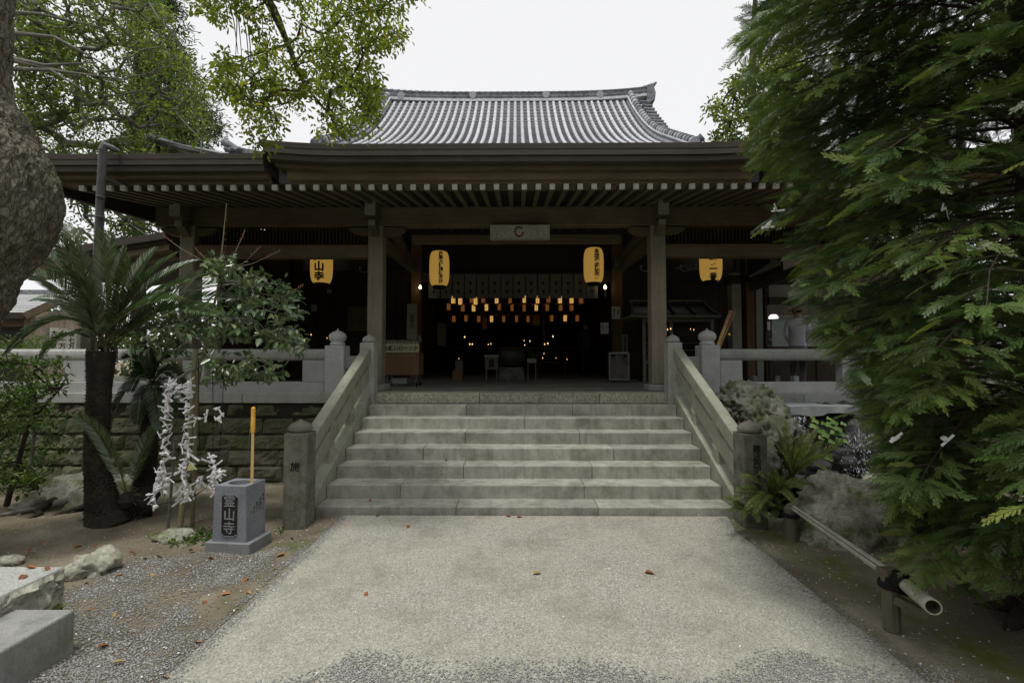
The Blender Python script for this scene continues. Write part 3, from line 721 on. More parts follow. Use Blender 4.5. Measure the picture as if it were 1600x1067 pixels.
# sloping braces back from the front posts to the hall front
for s in (-1, 1):
    P_('brace', MB().bar((s*2.42, 8.47, 3.80), (s*2.60, 12.3, 3.98), .16, .20), M['wx'], bevel=.01)
    a = at(1003, 366, 9.0) if s > 0 else at(618, 366, 9.0); b = at(966, 408, 11.9) if s > 0 else at(640, 410, 11.9)
    P_('arched_brace', MB().bar(a, b, .14, .17), M['wx'], bevel=.01)
    nb = P_('brace_nose', MB().box(b.x-.10, b.x+.10, 11.82, 12.2, b.z-.14, b.z+.06), M['wy']); MB().box(b.x-.095, b.x+.095, 11.805, 11.819, b.z-.13, b.z+.05).build('nose_face', M['noseface'], nb)
# hall front posts and walls
for cx in (-2.62, 2.62, -5.8, 5.8):
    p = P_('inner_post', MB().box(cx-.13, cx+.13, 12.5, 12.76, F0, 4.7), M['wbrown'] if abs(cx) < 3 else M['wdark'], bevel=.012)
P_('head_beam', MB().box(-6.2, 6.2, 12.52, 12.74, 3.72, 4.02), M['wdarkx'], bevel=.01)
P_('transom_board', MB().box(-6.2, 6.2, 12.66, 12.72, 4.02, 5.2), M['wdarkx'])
for (a, b) in ((-5.67, -2.75), (2.75, 5.67)):
    x = a
    while x < b-.05:
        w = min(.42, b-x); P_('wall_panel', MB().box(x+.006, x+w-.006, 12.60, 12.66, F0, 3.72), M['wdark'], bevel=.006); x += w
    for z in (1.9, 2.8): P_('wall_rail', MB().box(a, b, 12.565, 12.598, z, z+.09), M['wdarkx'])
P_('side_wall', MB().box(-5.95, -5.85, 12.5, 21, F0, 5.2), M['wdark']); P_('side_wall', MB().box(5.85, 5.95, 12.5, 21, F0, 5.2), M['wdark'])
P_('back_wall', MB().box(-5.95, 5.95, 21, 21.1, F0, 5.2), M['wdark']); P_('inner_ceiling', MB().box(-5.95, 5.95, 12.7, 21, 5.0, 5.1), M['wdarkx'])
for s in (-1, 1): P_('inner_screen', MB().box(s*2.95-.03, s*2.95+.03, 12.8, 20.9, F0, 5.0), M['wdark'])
# left enclosure of the front gallery
P_('gallery_wall', MB().box(-6.0, -5.9, 9.6, 12.5, F0, 4.6), M['wdark'])
# carved scrolls on the beam ends (faded white)
def scroll(cx, cz, Y, s, k=1.0):
    pts = []
    for i in range(26):
        a = i/25*4.2*math.pi/2; r = (.035+.05*i/25)*k; pts.append((cx+s*(r*math.cos(a)+i*.006*k), Y, cz+r*math.sin(a)))
    pts += [(cx+s*(.24+.04*j)*k, Y, cz+(.02*math.sin(j*1.2)-.02)*k) for j in range(1, 6)]
    return MB().tube(pts, .010*k, 5)
for px, py, s in ((1000, 418, 1), (1062, 418, 1), (1090, 416, -1), (560, 420, 1), (520, 421, -1), (400, 421, 1)):
    p = at(px, py, 12.40); P_('carved_scroll', scroll(p.x, p.z, 12.42, s, 1.3), M['noseface'])

# ---- tiled upper roof (hip-and-gable)
CXR = -.26
def rz(tq): return (10.35 - 1.08*tq + .0655*tq*tq) if tq < 4 else 7.078-.58*(tq-4)
def prof(y): return rz(16-y)
ys_ = np.linspace(16, 9.6, 26)
def pan(nm, x0, x1, mat):
    V = []; F = []; n = 0
    yy = 16.0
    while yy > 9.6:
        y2 = yy-.21
        V += [(x0, yy, prof(yy)+.0), (x1, yy, prof(yy)+.0), (x1, y2-.03, prof(y2)+.045), (x0, y2-.03, prof(y2)+.045), (x1, y2-.03, prof(y2)-.03), (x0, y2-.03, prof(y2)-.03)]
        F += [(n, n+3, n+2, n+1), (n+3, n+5, n+4, n+2)]; n += 6; yy = y2
    return MB().raw(V, F)
P_('pan_tiles', pan('pan', CXR-4.34, CXR+4.34, M['tiledark']), M['tiledark'])

def row_mb(r=.052, step=.30, y_end=9.7):
    m = MB(); yy = 16.0
    while yy > y_end:
        y2 = yy-step; ym = (yy+y2)/2; a = Vector((0, yy, prof(yy)+.03)); b = Vector((0, y2+.004, prof(y2)+.03+.0)); V = []; 
        d = (b-a).normalized(); nrm = Vector((0, -d.z, d.y)) if d.y > 0 else Vector((0, d.z, -d.y))
        if nrm.z < 0: nrm = -nrm
        n = 7
        for (p, rr) in ((a, r*.93), (b, r*1.06)):
            for k in range(n):
                q = math.pi*k/(n-1); V.append(p + Vector((1, 0, 0))*rr*math.cos(q) + nrm*rr*math.sin(q)*1.05)
        F = [(k, k+1, n+k+1, n+k) for k in range(n-1)] + [tuple(range(2*n-1, n-1, -1))]
        m.raw(V, F); yy = y2
    return m.mesh('tile_row')
rowm = row_mb(); rowm.materials.append(M['tilelite'])
x = -4.2425; 
while x < 4.30:
    if abs(abs(x)-4.08) > .13: link_copy(rowm, 'tile_row', hall, Matrix.Translation((CXR+x, 0, 0)))
    x += .2125
# short verge tiles pointing outwards
vm = MB()
for s in (-1, 1):
    yy = 15.8
    while yy > 10:
        z = prof(yy)+.05; tp = max(0, 14.2-yy)*.10; V0 = (CXR+s*(4.36-tp), yy, z+.02); V1 = (CXR+s*(4.70-tp), yy-.02, z-.02)
        MB().tube([V0, V1], .068, 8).build('verge_tile', M['ridge'], hall); yy -= .23
    P_('gable_board', MB().prism([(y, prof(y)-.06) for y in np.linspace(16, 10.2, 14)]+[(y, prof(y)-.32) for y in np.linspace(10.2, 16, 14)], CXR+s*4.32, CXR+s*4.36, 'x'), M['wdark'])
    # descending ridge: stacked flat courses and a row of round caps
    cx = CXR+s*4.08
    for k, (w, z0, z1, mt) in enumerate(((.30, .0, .09, 'ridge'), (.27, .095, .17, 'tilelite'), (.25, .175, .24, 'ridge'), (.29, .245, .275, 'tilelite'))):
        V = []; F = []; N = 24
        for i in range(N+1):
            y = 16.05 - i*6.0/N
            for (dx, dz) in ((-w/2, z0), (w/2, z0), (w/2, z1), (-w/2, z1)): V.append((cx+dx, y, prof(min(y, 16))+dz))
        for i in range(N):
            for q in range(4): q2 = (q+1) % 4; F.append((i*4+q, i*4+q2, (i+1)*4+q2, (i+1)*4+q))
        F += [(3, 2, 1, 0), tuple(N*4+q for q in range(4))]
        P_('ridge_course', MB().raw(V, F), M[mt])
    yy = 16.0
    while yy > 10.3:
        z = prof(yy)+.28; z2 = prof(yy-.19)+.28
        MB().tube([(cx, yy, z+.02), (cx, yy-.185, z2+.03)], [.085, .105], 10).build('ridge_cap', M['ridge'] if random.random() < .3 else M['tile'], hall, smooth=False); yy -= .2
# main ridge
hx = 4.62
for k, (z0, z1, w, mt) in enumerate(((10.30, 10.38, .42, 'tilelite'), (10.385, 10.45, .34, 'ridge'), (10.455, 10.52, .36, 'ridge'), (10.525, 10.59, .34, 'ridge'), (10.595, 10.63, .38, 'ridge'))):
    V = []; F = []; N = 24
    for i in range(N+1):
        x = -hx + 2*hx*i/N; c = .16*(abs(x)/hx)**3.5
        for (dy, z) in ((-w/2, z0), (w/2, z0), (w/2, z1), (-w/2, z1)): V.append((CXR+x, 16.05+dy, z+c))
    for i in range(N):
        for q in range(4): q2 = (q+1) % 4; F.append((i*4+q, i*4+q2, (i+1)*4+q2, (i+1)*4+q))
    F += [(3, 2, 1, 0), tuple(N*4+q for q in range(4))]
    P_('ridge_course', MB().raw(V, F), M[mt])
x = -hx+.1
while x < hx:
    z = 10.65+.16*(abs(x)/hx)**3.5; MB().tube([(CXR+x, 16.05, z), (CXR+x+.2, 16.05, z+.005)], [.07, .085], 8).build('ridge_cap', M['ridge'], hall); x += .21
for xx in (-3.6, -1.2, 1.25, 3.05):
    P_('crest_disc', MB().tube([(CXR+xx, 15.87, 10.51), (CXR+xx, 15.83, 10.51)], .12, 16), M['tile'])
for s in (-1, 1):   # demon-tile end and upturned horn
    e = P_('ridge_end_tile', MB().prism([(CXR+s*4.60, 10.21), (CXR+s*4.86, 10.26), (CXR+s*4.90, 10.56), (CXR+s*4.80, 10.88), (CXR+s*4.62, 10.82)], 15.8, 16.3, 'y'), M['ridge'], bevel=.03)
    MB().tube([(CXR+s*4.55, 16.05, 10.80), (CXR+s*4.85, 16.05, 10.90), (CXR+s*4.98, 16.05, 11.02)], [.10, .08, .035], 8).build('horn_tile', M['ridge'], e)
    # corner ridge of the lower roof with its cylinder end tile
    px = 1098 if s > 0 else 497
    p = at(px, 213, 10.4); q = p + Vector((-s*.35, .3, -.28))
    P_('corner_end_tile', MB().tube([q, p], [.085, .085], 14), M['ridge'])
# back half of the roof
V = []; F = []
for i in range(13):
    y = 16 + i*.5; z = prof(16-i*.5)
    V += [(CXR-4.34, y, z), (CXR+4.34, y, z)]
for i in range(12): F.append((2*i, 2*i+1, 2*i+3, 2*i+2))
P_('pan_tiles', MB().raw(V, F), M['tiledark'])
# side hall roof at the left: sloping tile rows seen over the eave, and a demon tile
a0 = at(243, 216, 11.0); b0 = at(335, 239, 9.6)
for k in range(7):
    off = Vector((.07*k, .2*k, -.055*k)); MB().tube([a0+off, (a0+b0)/2+off+Vector((0, 0, -.04)), b0+off+Vector((.3, 0, -.05))], .048, 8).build('tile_row', M['tile'], hall)
P_('pan_tiles', MB().raw([a0+Vector((-.1, -.1, -.04)), b0+Vector((.2, -.1, -.06)), b0+Vector((.5, 1.8, -.3)), a0+Vector((.2, 1.8, -.3))], [(0, 1, 2, 3)]), M['tiledark'])
P_('ridge_end_tile', MB().tube([a0+Vector((-.12, -.1, .0)), a0+Vector((.02, .1, -.1))], [.10, .13], 10), M['ridge'])
p = at(350, 222, 9.8); P_('corner_end_tile', MB().tube([p, p+Vector((.30, .05, -.20))], [.085, .09], 12), M['ridge'])
P_('corner_ridge', MB().bar(p+Vector((.02, .05, -.17)), p+Vector((.85, .25, -.26)), .16, .2), M['ridge'])
for k in range(5):
    q = p + Vector((.06+.07*k, -.02, -.16-.02*(k % 2))); P_('demon_tile', MB().lathe([(.02, -.05), (.06, 0), (.02, .05)], q, 8), M['ridge'])

# left lean-to eave (raking roof edge behind the cycad)
lean = thing('side_corridor_roof', (-7.6, 9.2, 3.6), 'low raking corridor roof running away to the left behind the cycad', 'roof')
a = at(258, 362, 9.0); b = at(20, 399, 9.0)
def lb(o0, o1, y0, y1, mat, nm): 
    return MB().raw([(b.x, y0, b.z-o0), (a.x, y0, a.z-o0), (a.x, y1, a.z-o0), (b.x, y1, b.z-o0), (b.x, y0, b.z-o1), (a.x, y0, a.z-o1), (a.x, y1, a.z-o1), (b.x, y1, b.z-o1)],
        [(0,1,2,3),(7,6,5,4),(0,4,5,1),(1,5,6,2),(2,6,7,3),(3,7,4,0)]).build(nm, mat, lean)
lb(0, .13, 9.0, 12, M['roofedge'], 'roof_edge_layer'); lb(.131, .20, 9.06, 12, M['wdarkx'], 'fascia_board'); lb(.201, .32, 9.12, 9.3, M['wx'], 'fascia_board'); lb(.322, .42, 9.3, 9.5, M['wx'], 'beam')

# downpipe
dp = thing('downpipe', (-5.6, 6.2, -.1), 'grey rain downpipe from the left eave, brown below', 'downpipe')
top = at(161, 233, 6.25); mid = at(152, 400, 6.45); low = at(131, 752, 6.75); bot = at(128, 770, 6.78)
MB().tube([top, mid], .048, 14).build('upper_pipe', M['pipe'], dp, smooth=False); MB().tube([mid, low], [.034, .034], 10).build('lower_pipe', M['pipebrown'], dp)
MB().tube([low, bot], [.05, .075], 12).build('pipe_shoe', M['pipe'], dp)
MB().tube([top+Vector((0, 0, -.02)), top+Vector((.02, 0, .05)), at(176, 232, 6.3), at(185, 236, 6.38)], [.054, .054, .04, .025], 10).build('pipe_elbow', M['pipe'], dp)
for py in (271, 309, 340): p = at(159-(py-271)*.04, py, 6.3); MB().tube([p, p+Vector((0, 0, .02))], .053, 14).build('collar', M['pipe'], dp)
MB().bar(at(166, 279, 6.3), at(203, 291, 6.7), .02, .03).build('stay', M['metal'], dp)
# ================================================================== LANTERNS
def lantern(label, text, px, py, Y, r, h, tx_dx=0.0, ts=.10, line=.95, dz=0.0, group='big yellow paper lanterns under the eaves'):
    c = at(px, py, Y); t_ = thing('paper_lantern', c, label, 'lantern', group)
    prof_ = []; nn_ = 28
    def rad(z): q = abs(2*z/h); return r*(.62+.38*(1-q**3.4)**.5) if q < 1 else r*.62
    V = []
    for i in range(nn_*2+1):
        z = -h/2+h*i/(nn_*2); prof_.append((rad(z)*(1-.012*(i % 2)), z))
    MB().lathe(prof_, c, 36).build('paper_shade', M['lantern'], t_, smooth=True)
    MB().lathe([(r*.64, -h/2-.05), (r*.66, -h/2-.045), (r*.66, -h/2+.01), (r*.6, -h/2+.012)], c, 24).build('lower_ring', M['black'], t_)
    MB().lathe([(r*.6, h/2-.012), (r*.66, h/2-.01), (r*.66, h/2+.05), (r*.64, h/2+.055)], c, 24).build('upper_ring', M['black'], t_)
    MB().tube([c+Vector((0, 0, h/2+.04)), c+Vector((0, 0, h/2+.5))], .008, 5).build('hanging_cord', M['rope'], t_)
    # writing wrapped on to the shade
    me = fine_mesh(text_mesh('\n'.join(text), ts, .045, .0, line=line), .03); co = np.zeros(len(me.vertices)*3, np.float32); me.vertices.foreach_get('co', co); co = co.reshape(-1, 3)
    zc = (co[:, 1].max()+co[:, 1].min())/2; z = (co[:, 1]-zc)+dz; ang = (co[:, 0]+tx_dx)/r
    rr = np.array([rad(a) for a in z])+.004
    base = math.atan2(-c.x, c.y)          # towards the viewer side of the lantern
    A = ang + base*.4; new = np.stack([c.x+rr*np.sin(A), c.y-rr*np.cos(A), c.z+z], 1)
    me.vertices.foreach_set('co', new.astype(np.float32).ravel()); me.update(); me.name = 'lettering'
    add_obj('lettering', me, M['ink'], t_)
    return t_
lantern('lantern with long column of writing left of the centre opening', '南無大師遍照金剛', 686.5, 420, 10.0, .207, .72, .05, .094, .88, .0)
lantern('lantern with long column of writing right of the centre opening', '本尊釈迦如来', 927.5, 415, 10.0, .207, .72, .05, .114, .91, .01)
lantern('lantern in the left bay, top hidden by the tie beam, three large characters', '霊山寺', 502.5, 412, 9.6, .215, .80, 0, .20, 1.0, -.09)
lantern('lantern in the right bay, top hidden by the tie beam, large characters', '四国第一番', 1110.5, 408, 9.6, .215, .80, .0, .152, .96, -.05)

# plaque on the centre beam
pq = thing('plaque', (.05, 8.15, 3.9), 'faded whitish wooden plaque with red crest hanging on the centre beam', 'plaque')
a = at(766, 352, 8.12); b = at(859, 375.5, 8.12)
MB().box(a.x, b.x, 8.10, 8.135, b.z, a.z).build('board', M['plaque'], pq, bevel=.004)
MB().box(a.x, b.x, 8.085, 8.10, b.z-.004, b.z+.014).build('lower_rim', M['noseface'], pq)
cr = MB(); cc = at(811, 362, 8.09)
for k in range(11):
    an = 2*math.pi*(k+.5)/11+math.pi/2
    if k == 10: continue
    cr.lathe([(.004, -.006), (.019, -.004), (.019, .004), (.004, .006)], (0, 0, 0), 7); 
    n = len(cr.v)-28
    for i in range(n, len(cr.v)):
        x_, y_, z_ = cr.v[i]; cr.v[i] = (cc.x+.068*math.sin(an)+x_*1.2, 8.097+z_*.4, cc.z+.078*math.cos(an)+y_)
cr.build('crest', M['redink'], pq)
text_obj('faded_lettering', '卍', .07, M['redink'], (a.x+.13, 8.098, cc.z+.02), pq, bold=.0); bpy.data.objects.remove(bpy.data.objects['faded_lettering'])
for k in range(16):   # flaked old paint strokes
    x0 = a.x+.06+.03*k if k < 8 else b.x-.35+.035*(k-8); z0 = cc.z+random.uniform(-.07, .08)
    MB().tube([(x0, 8.097, z0), (x0+random.uniform(-.02, .05), 8.097, z0-random.uniform(.0, .04))], .0045, 5).build('paint_stroke', M['oldwood'], pq)

# ================================================================== INTERIOR
# curtain of cloth panels with crest marks
ct = thing('crest_curtain', (0, 12.4, 3.2), 'long grey crest curtain of hanging cloth panels across the hall front', 'curtain')
ca = at(669, 429, 12.4); cb = at(935, 466, 12.4); n = 14; w = (cb.x-ca.x)/n
for i in range(n):
    x0 = ca.x+w*i+.012; x1 = ca.x+w*(i+1)-.012; V = []; F = []
    for j in range(5):
        for k in range(5):
            V.append((x0+(x1-x0)*k/4, 12.4+.012*math.sin(k*1.5+i), ca.z+(cb.z-ca.z)*j/4))
    F = [(j*5+k, j*5+k+1, (j+1)*5+k+1, (j+1)*5+k) for j in range(4) for k in range(4)]
    p = MB().raw(V, F).build('cloth_panel', M['cloth'], ct)
    for zc in ((ca.z*.62+cb.z*.38), (ca.z*.28+cb.z*.72)):
        cx = (x0+x1)/2; MB().raw([(cx-.04, 12.375, zc), (cx, 12.375, zc-.06), (cx+.04, 12.375, zc), (cx, 12.375, zc+.06)], [(0, 1, 2, 3)]).build('crest_mark', M['wdark'], p)
MB().tube([(ca.x-.1, 12.4, ca.z+.01), (cb.x+.1, 12.4, ca.z+.01)], .015, 6).build('curtain_rod', M['oldwood'], ct)

# small hanging lanterns glowing in the dark
def small_lantern(warm):
    t_ = thing('hanging_lantern', (0, 0, 0), 'x', 'small lantern', 'small glowing lanterns hanging inside the hall')
    for a in range(4):
        x0, y0 = ((-.035, -.052), (.052, -.035), (.035, .052), (-.052, .035))[a]; 
        b = MB().box(-.040, .040, -.054, -.048, -.085, .07, Matrix.Rotation(a*math.pi/2, 4, 'Z')); b.build('glowing_panel', warm, t_)
    for sx in (-1, 1):
        for sy in (-1, 1): MB().box(sx*.05-.006, sx*.05+.006, sy*.05-.006, sy*.05+.006, -.10, .085).build('frame_bar', M['gold'], t_)
    MB().box(-.004, .004, -.0565, -.0545, -.085, .07).build('frame_bar', M['gold'], t_)
    MB().lathe([(.09, .08), (.075, .10), (.02, .14), (.01, .16)], (0, 0, 0), 8).build('lantern_roof', M['gold'], t_)
    MB().lathe([(.04, -.13), (.07, -.11), (.065, -.098)], (0, 0, 0), 8).build('lantern_foot', M['gold'], t_)
    MB().tube([(0, 0, .15), (0, 0, .8)], .006, 4).build('chain', M['black'], t_)
    for ch in t_.children: ch.data.transform(Matrix.Diagonal((1.15, 1.15, 1.3, 1)))
    return t_
sA = small_lantern(M['lampwarm']); sB = small_lantern(M['lampdim'])
rows = [(15.0, [(708, 468, 0), (719, 470, 0), (737, 467, 1), (743, 470, 0), (755, 467, 1), (776, 468, 0), (797, 468, 1), (819, 467, 0), (840, 468, 0), (857, 467, 1), (875, 468, 0), (893, 468, 0), (908, 468, 1)], 'front row'),
        (16.3, [(701, 479, 1), (723, 481, 1), (740, 481, 0), (760, 480, 0), (780, 479, 1), (800, 480, 1), (819, 481, 1), (838, 480, 0), (855, 480, 1), (876, 480, 1), (893, 480, 1)], 'second row'),
        (17.6, [(709, 498, 1), (728, 497, 1), (748, 498, 1), (768, 498, 0), (787, 498, 1), (807, 498, 1), (825, 498, 1), (862, 497, 1), (883, 497, 0), (902, 497, 1)], 'back row')]
firstA = firstB = True
for Y, L, rn in rows:
    for i, (px, py, kd) in enumerate(L):
        p = at(px, py, Y); src = sB if kd else sA
        lab = 'small %s lantern in the %s, %s from left' % ('dim orange' if kd else 'bright yellow', rn, ['first', 'second', 'third', 'fourth', 'fifth', 'sixth', 'seventh', 'eighth', 'ninth', 'tenth', 'eleventh', 'twelfth', 'thirteenth'][i])
        if kd and firstB: src.location = p; src['label'] = lab; firstB = False
        elif not kd and firstA: src.location = p; src['label'] = lab; firstA = False
        else: copy_tree(src, None, p, None, lab)
# beams, hanging rods and dim gilt pieces that the lanterns light faintly
rr_ = thing('lantern_rack', (0, 16, 3.4), 'dark wooden rack of rods and gilt hooks that carries the rows of small lanterns', 'rack')
for Y_, py in ((15.0, 461), (16.3, 474), (17.6, 491)):
    a = at(692, py, Y_); b = at(915, py, Y_); MB().bar(a, b, .05, .06).build('rod', M['wbrown'], rr_)
    for i in range(12):
        p = a.lerp(b, (i+.5)/12); MB().lathe([(.01, -.07), (.035, -.03), (.012, .02), (.01, .05)], p+Vector((0, -.03, -.02)), 6).build('gilt_hook', M['gold'], rr_)
# candles / small lamps
def lamp(px, py, Y, s, label, mat='flame'):
    if mat == 'flame': s *= .62
    p = at(px, py, Y); t_ = thing('candle', p, label, 'candle', 'candle flames and small lamps in the dark hall')
    MB().lathe([(.002, -.0), (s*.8, s*.6), (s, s*1.3), (s*.5, s*2.4), (.001, s*3.2)], p, 8).build('flame', M[mat], t_)
    MB().lathe([(s*.9, -s*5), (s*.9, 0)], p, 8).build('candle_stick', M['cloth'], t_)
for (px, py, Y, s, lb_) in ((656.5, 452, 12.3, .035, 'lit bulb glowing beside the left inner post'), (945.5, 452, 12.3, .038, 'lit bulb glowing beside the right inner post')):
    lamp(px, py, Y, s, lb_, 'bulb')
k = 0; names = ['by the altar stand', 'left of the incense pot', 'right of the incense pot', 'near the kneeling desk', 'on the low table', 'beside the prayer box', 'over the altar step', 'by the left screen', 'by the right screen', 'far back in the middle', 'on the left shelf', 'on the right shelf', 'under the lanterns', 'near the standing person', 'in front of the altar', 'behind the small cupboard', 'in the left bay', 'low in the left bay', 'behind the right timber post', 'in the shrine cabinet', 'right end of the cabinet', 'left of the cabinet glass']
for (px, py, Y, s) in ((726, 528, 14, .03), (734, 539, 14, .028), (738, 539, 14, .028), (763, 539, 15, .022), (767, 538, 15, .022), (819, 533, 14, .018), (828, 534, 14, .022), (820, 540, 14, .02), (864, 527, 14, .03), (851, 539, 14, .026), (856, 538, 14, .03), (850, 553, 13, .016), (848, 560, 13, .018), (869, 560, 13, .014), (886, 562, 13, .014), (717, 561, 13, .016), (486, 524, 11.5, .02), (511, 529, 11.5, .014), (1048, 515, 10.8, .022), (1043, 516, 10.8, .02), (1084, 516, 10.8, .016), (1079, 515, 10.8, .014)):
    lamp(px, py, Y, s, 'tiny flame ' + names[k]); k += 1
# altar glimmer: golden frames
for i, (px, py, w_, h_, lb_) in enumerate(((757, 503, .10, .30, 'small golden altar frame behind the third row of lanterns at left'), (838, 498, .14, .26, 'round golden altar ornament behind the lanterns at right'), (850, 512, .03, .55, 'tall dull golden altar rod at right'))):
    p = at(px, py, 18.5); o = MB().box(p.x-w_, p.x+w_, 18.5, 18.54, p.z-h_, p.z+h_*.6).build('altar_ornament', M['gold'], bevel=.01); tag(o, lb_, 'altar ornament')
# altar table mass in the back
al = thing('altar', (0, 18.8, F0), 'dark altar platform with cloth front deep inside the hall', 'altar')
MB().box(-2.4, 2.4, 18.7, 20.5, F0, F0+.9).build('altar_base', M['wdark'], al); MB().box(-2.6, 2.6, 18.6, 20.6, F0+.9, F0+1.0).build('altar_top', M['wbrown'], al)

# offering/candle cabinet on casters, left
cb_ = thing('candle_cabinet', (-2.3, 9.6, F0), 'brown wooden candle cabinet on casters with a lettered strip, beside the left timber post', 'cabinet')
Yc = 9.3; a = at(600, 551, Yc); b = at(654, 586, Yc)
MB().box(a.x, b.x, Yc, Yc+.5, b.z, a.z).build('cabinet_body', M['wbrown'], cb_, bevel=.006)
s0 = at(600, 537, Yc); MB().box(a.x, b.x+.01, Yc-.03, Yc-.012, a.z, s0.z).build('sign_strip', plain('cream_sign', (.46, .42, .27), .7), cb_)
mid_ = at(627, 544.5, Yc-.03)
text_obj('lettering', 'お願いローソク', .094, M['ink'], (mid_.x-.01, Yc-.032, mid_.z), cb_, bold=.03)
u = at(600, 533.5, Yc); MB().box(a.x, b.x-.06, Yc+.05, Yc+.45, s0.z+.003, u.z+.03).build('tray', M['oldwood'], cb_)
for i in range(9): MB().box(a.x+.05+.07*i, a.x+.09+.07*i, Yc+.02, Yc+.045, s0.z+.004, s0.z+.045).build('price_card', M['noseface'], cb_)
for x in (a.x+.05, b.x-.05):
    for y in (Yc+.05, Yc+.42):
        MB().box(x-.018, x+.018, y-.018, y+.018, F0+.08, b.z).build('leg', M['metal'], cb_); MB().tube([(x-.015, y, F0+.035), (x+.015, y, F0+.035)], .035, 10).build('caster', M['black'], cb_)
MB().box(a.x+.12, a.x+.42, Yc+.1, Yc+.4, F0+.05, F0+.16).build('storage_box', M['noseface'], cb_)
# notices and boards
def board(name, px0, py0, px1, py1, Y, mat, label, text=None, ts=.05, tmat='ink', vertical=True, th=.02, cols=1, cat='notice', group=None, line=.95):
    a = at(px0, py0, Y); b = at(px1, py1, Y); t_ = thing(name, ((a.x+b.x)/2, Y, b.z), label, cat, group)
    MB().box(a.x, b.x, Y, Y+th, b.z, a.z).build('sheet', M[mat], t_)
    if text:
        tl = text if isinstance(text, list) else [text]
        for i, s in enumerate(tl):
            xx = a.x+(b.x-a.x)*(i+.5)/len(tl); text_obj('lettering', s, ts, M[tmat], (xx, Y-.003, (a.z+b.z)/2), t_, vertical=vertical, bold=.02, line=line)
    return t_
board('notice_board', 636, 475, 651.5, 530, 11.2, 'noseface', 'tall pale board with brush writing inside left of the opening', 'お守り', .12)
board('notice', 648, 525, 658, 534, 10.8, 'noseface', 'small square card standing above the candle cabinet', ['札'], .08)
board('notice', 956, 479, 969.5, 498.5, 12.45, 'paper', 'white notice sheet pasted on the right inner post', ['参拝の方へ', 'お願い'], .05)
board('notice', 938.5, 504, 951, 521.5, 12.42, 'paper', 'white notice sheet on the dark wall beside the right inner post', ['靴を脱いで', 'お上り'], .045)
board('notice_board', 972, 523, 981, 552, 12.0, 'noseface', 'narrow standing board behind the lattice donation box', '交通安全祈願', .07)
board('picture_frame', 543, 479, 574, 517, 12.3, 'oldwood', 'framed faded picture on the left bay wall behind the timber post', None, cat='picture')
board('poster', 683, 505, 697, 540, 12.9, 'oldwood', 'dim narrow poster on the screen left of the lanterns', None, cat='poster')
board('notice', 511, 452, 518, 458, 11.5, 'noseface', 'tiny square white tag under the left bay lantern', None)
board('notice', 486, 476, 495, 487, 11.5, 'noseface', 'small pale card in the dark left bay', None)
# donation box with diamond lattice
dn = thing('donation_box', (2.2, 10.9, F0), 'grey donation box with diamond lattice front at the right inner post', 'donation box')
Yd = 11.0; a = at(952, 551, Yd); b = at(983, 593, Yd)
MB().box(a.x+.01, b.x-.01, Yd+.02, Yd+.4, b.z, a.z-.01).build('box_body', M['wdark'], dn)
dm = stone('lattice_tin', (.30, .30, .27), (.42, .42, .38), (.1, .1, .1), .4, 60)
for i in range(-9, 13):
    for s in (-1, 1):
        x0 = a.x + (b.x-a.x)*i/9; L = a.z-b.z; p = Vector((x0, 0, b.z)); q = Vector((x0+s*L*.75, 0, a.z))
        if s < 0: p.x += 0
        # clip to the panel
        t0, t1 = 0.0, 1.0; dxx = q.x-p.x
        for lim, sg in ((a.x, 1), (b.x, -1)):
            f0 = (lim-p.x)/dxx
            if dxx*sg > 0: t0 = max(t0, f0)
            else: t1 = min(t1, f0)
        if t1-t0 > .03: 
            u0 = p.lerp(q, t0); u1 = p.lerp(q, t1); yy = Yd+.006 if s > 0 else Yd+.012
            MB().bar((u0.x, yy, u0.z), (u1.x, yy, u1.z), .008, .022, (0, 1, 0)).build('lattice_strip', dm, dn)
for (x0, x1, z0, z1) in ((a.x-.01, b.x+.01, a.z-.02, a.z+.01), (a.x-.01, b.x+.01, b.z-.01, b.z+.015), (a.x-.01, a.x+.015, b.z, a.z), (b.x-.015, b.x+.01, b.z, a.z)):
    MB().box(x0, x1, Yd-.004, Yd+.02, z0, z1).build('frame_rail', dm, dn)
for x, ch in ((a.x+.09, '献'), (b.x-.09, '米')): text_obj('lettering', ch, .10, M['ink'], (x, Yd-.006, a.z-.08), dn, bold=.03)
for x in (a.x+.04, b.x-.04): MB().box(x-.015, x+.015, Yd+.03, Yd+.06, F0, b.z).build('leg', M['metal'], dn)
# incense pot on a pedestal with side stands
ip = thing('incense_burner', (.1, 12.0, F0), 'large dark bronze incense pot on a pale square pedestal in the middle of the opening', 'incense burner')
c = at(799, 560, 11.8); 
MB().lathe([(.02, -.22), (.20, -.20), (.33, -.08), (.36, .05), (.30, .17), (.33, .22), (.36, .23), (.33, .25)], (c.x, 11.8, c.z), 24).build('bronze_pot', plain('dark_bronze', (.05, .05, .042), .5), ip, smooth=True)
MB().box(c.x-.30, c.x+.30, 11.55, 12.05, F0, c.z-.21).build('pedestal', M['newel'], ip, bevel=.01)
for s in (-1, 1): MB().tube([(c.x+s*.33, 11.8, c.z+.12), (c.x+s*.44, 11.8, c.z+.18), (c.x+s*.42, 11.8, c.z+.30)], .022, 6).build('pot_handle', M['black'], ip)
st = thing('candle_stand', (-.5, 11.5, F0), 'small pale cupboard stand with pitched lid left of the incense pot', 'stand')
a = at(758, 556, 11.3); b = at(778, 577, 11.3)
MB().box(a.x, b.x, 11.3, 11.55, b.z, a.z-.03).build('stand_body', M['oldwood'], st); MB().box(a.x-.02, b.x+.02, 11.27, 11.58, a.z-.03, a.z+.02).build('lid', M['noseface'], st)
MB().box(a.x+.09, b.x-.09, 11.29, 11.30, b.z+.05, a.z-.08).build('opening', M['black'], st)  # black slab on the front paints the shade of a hole
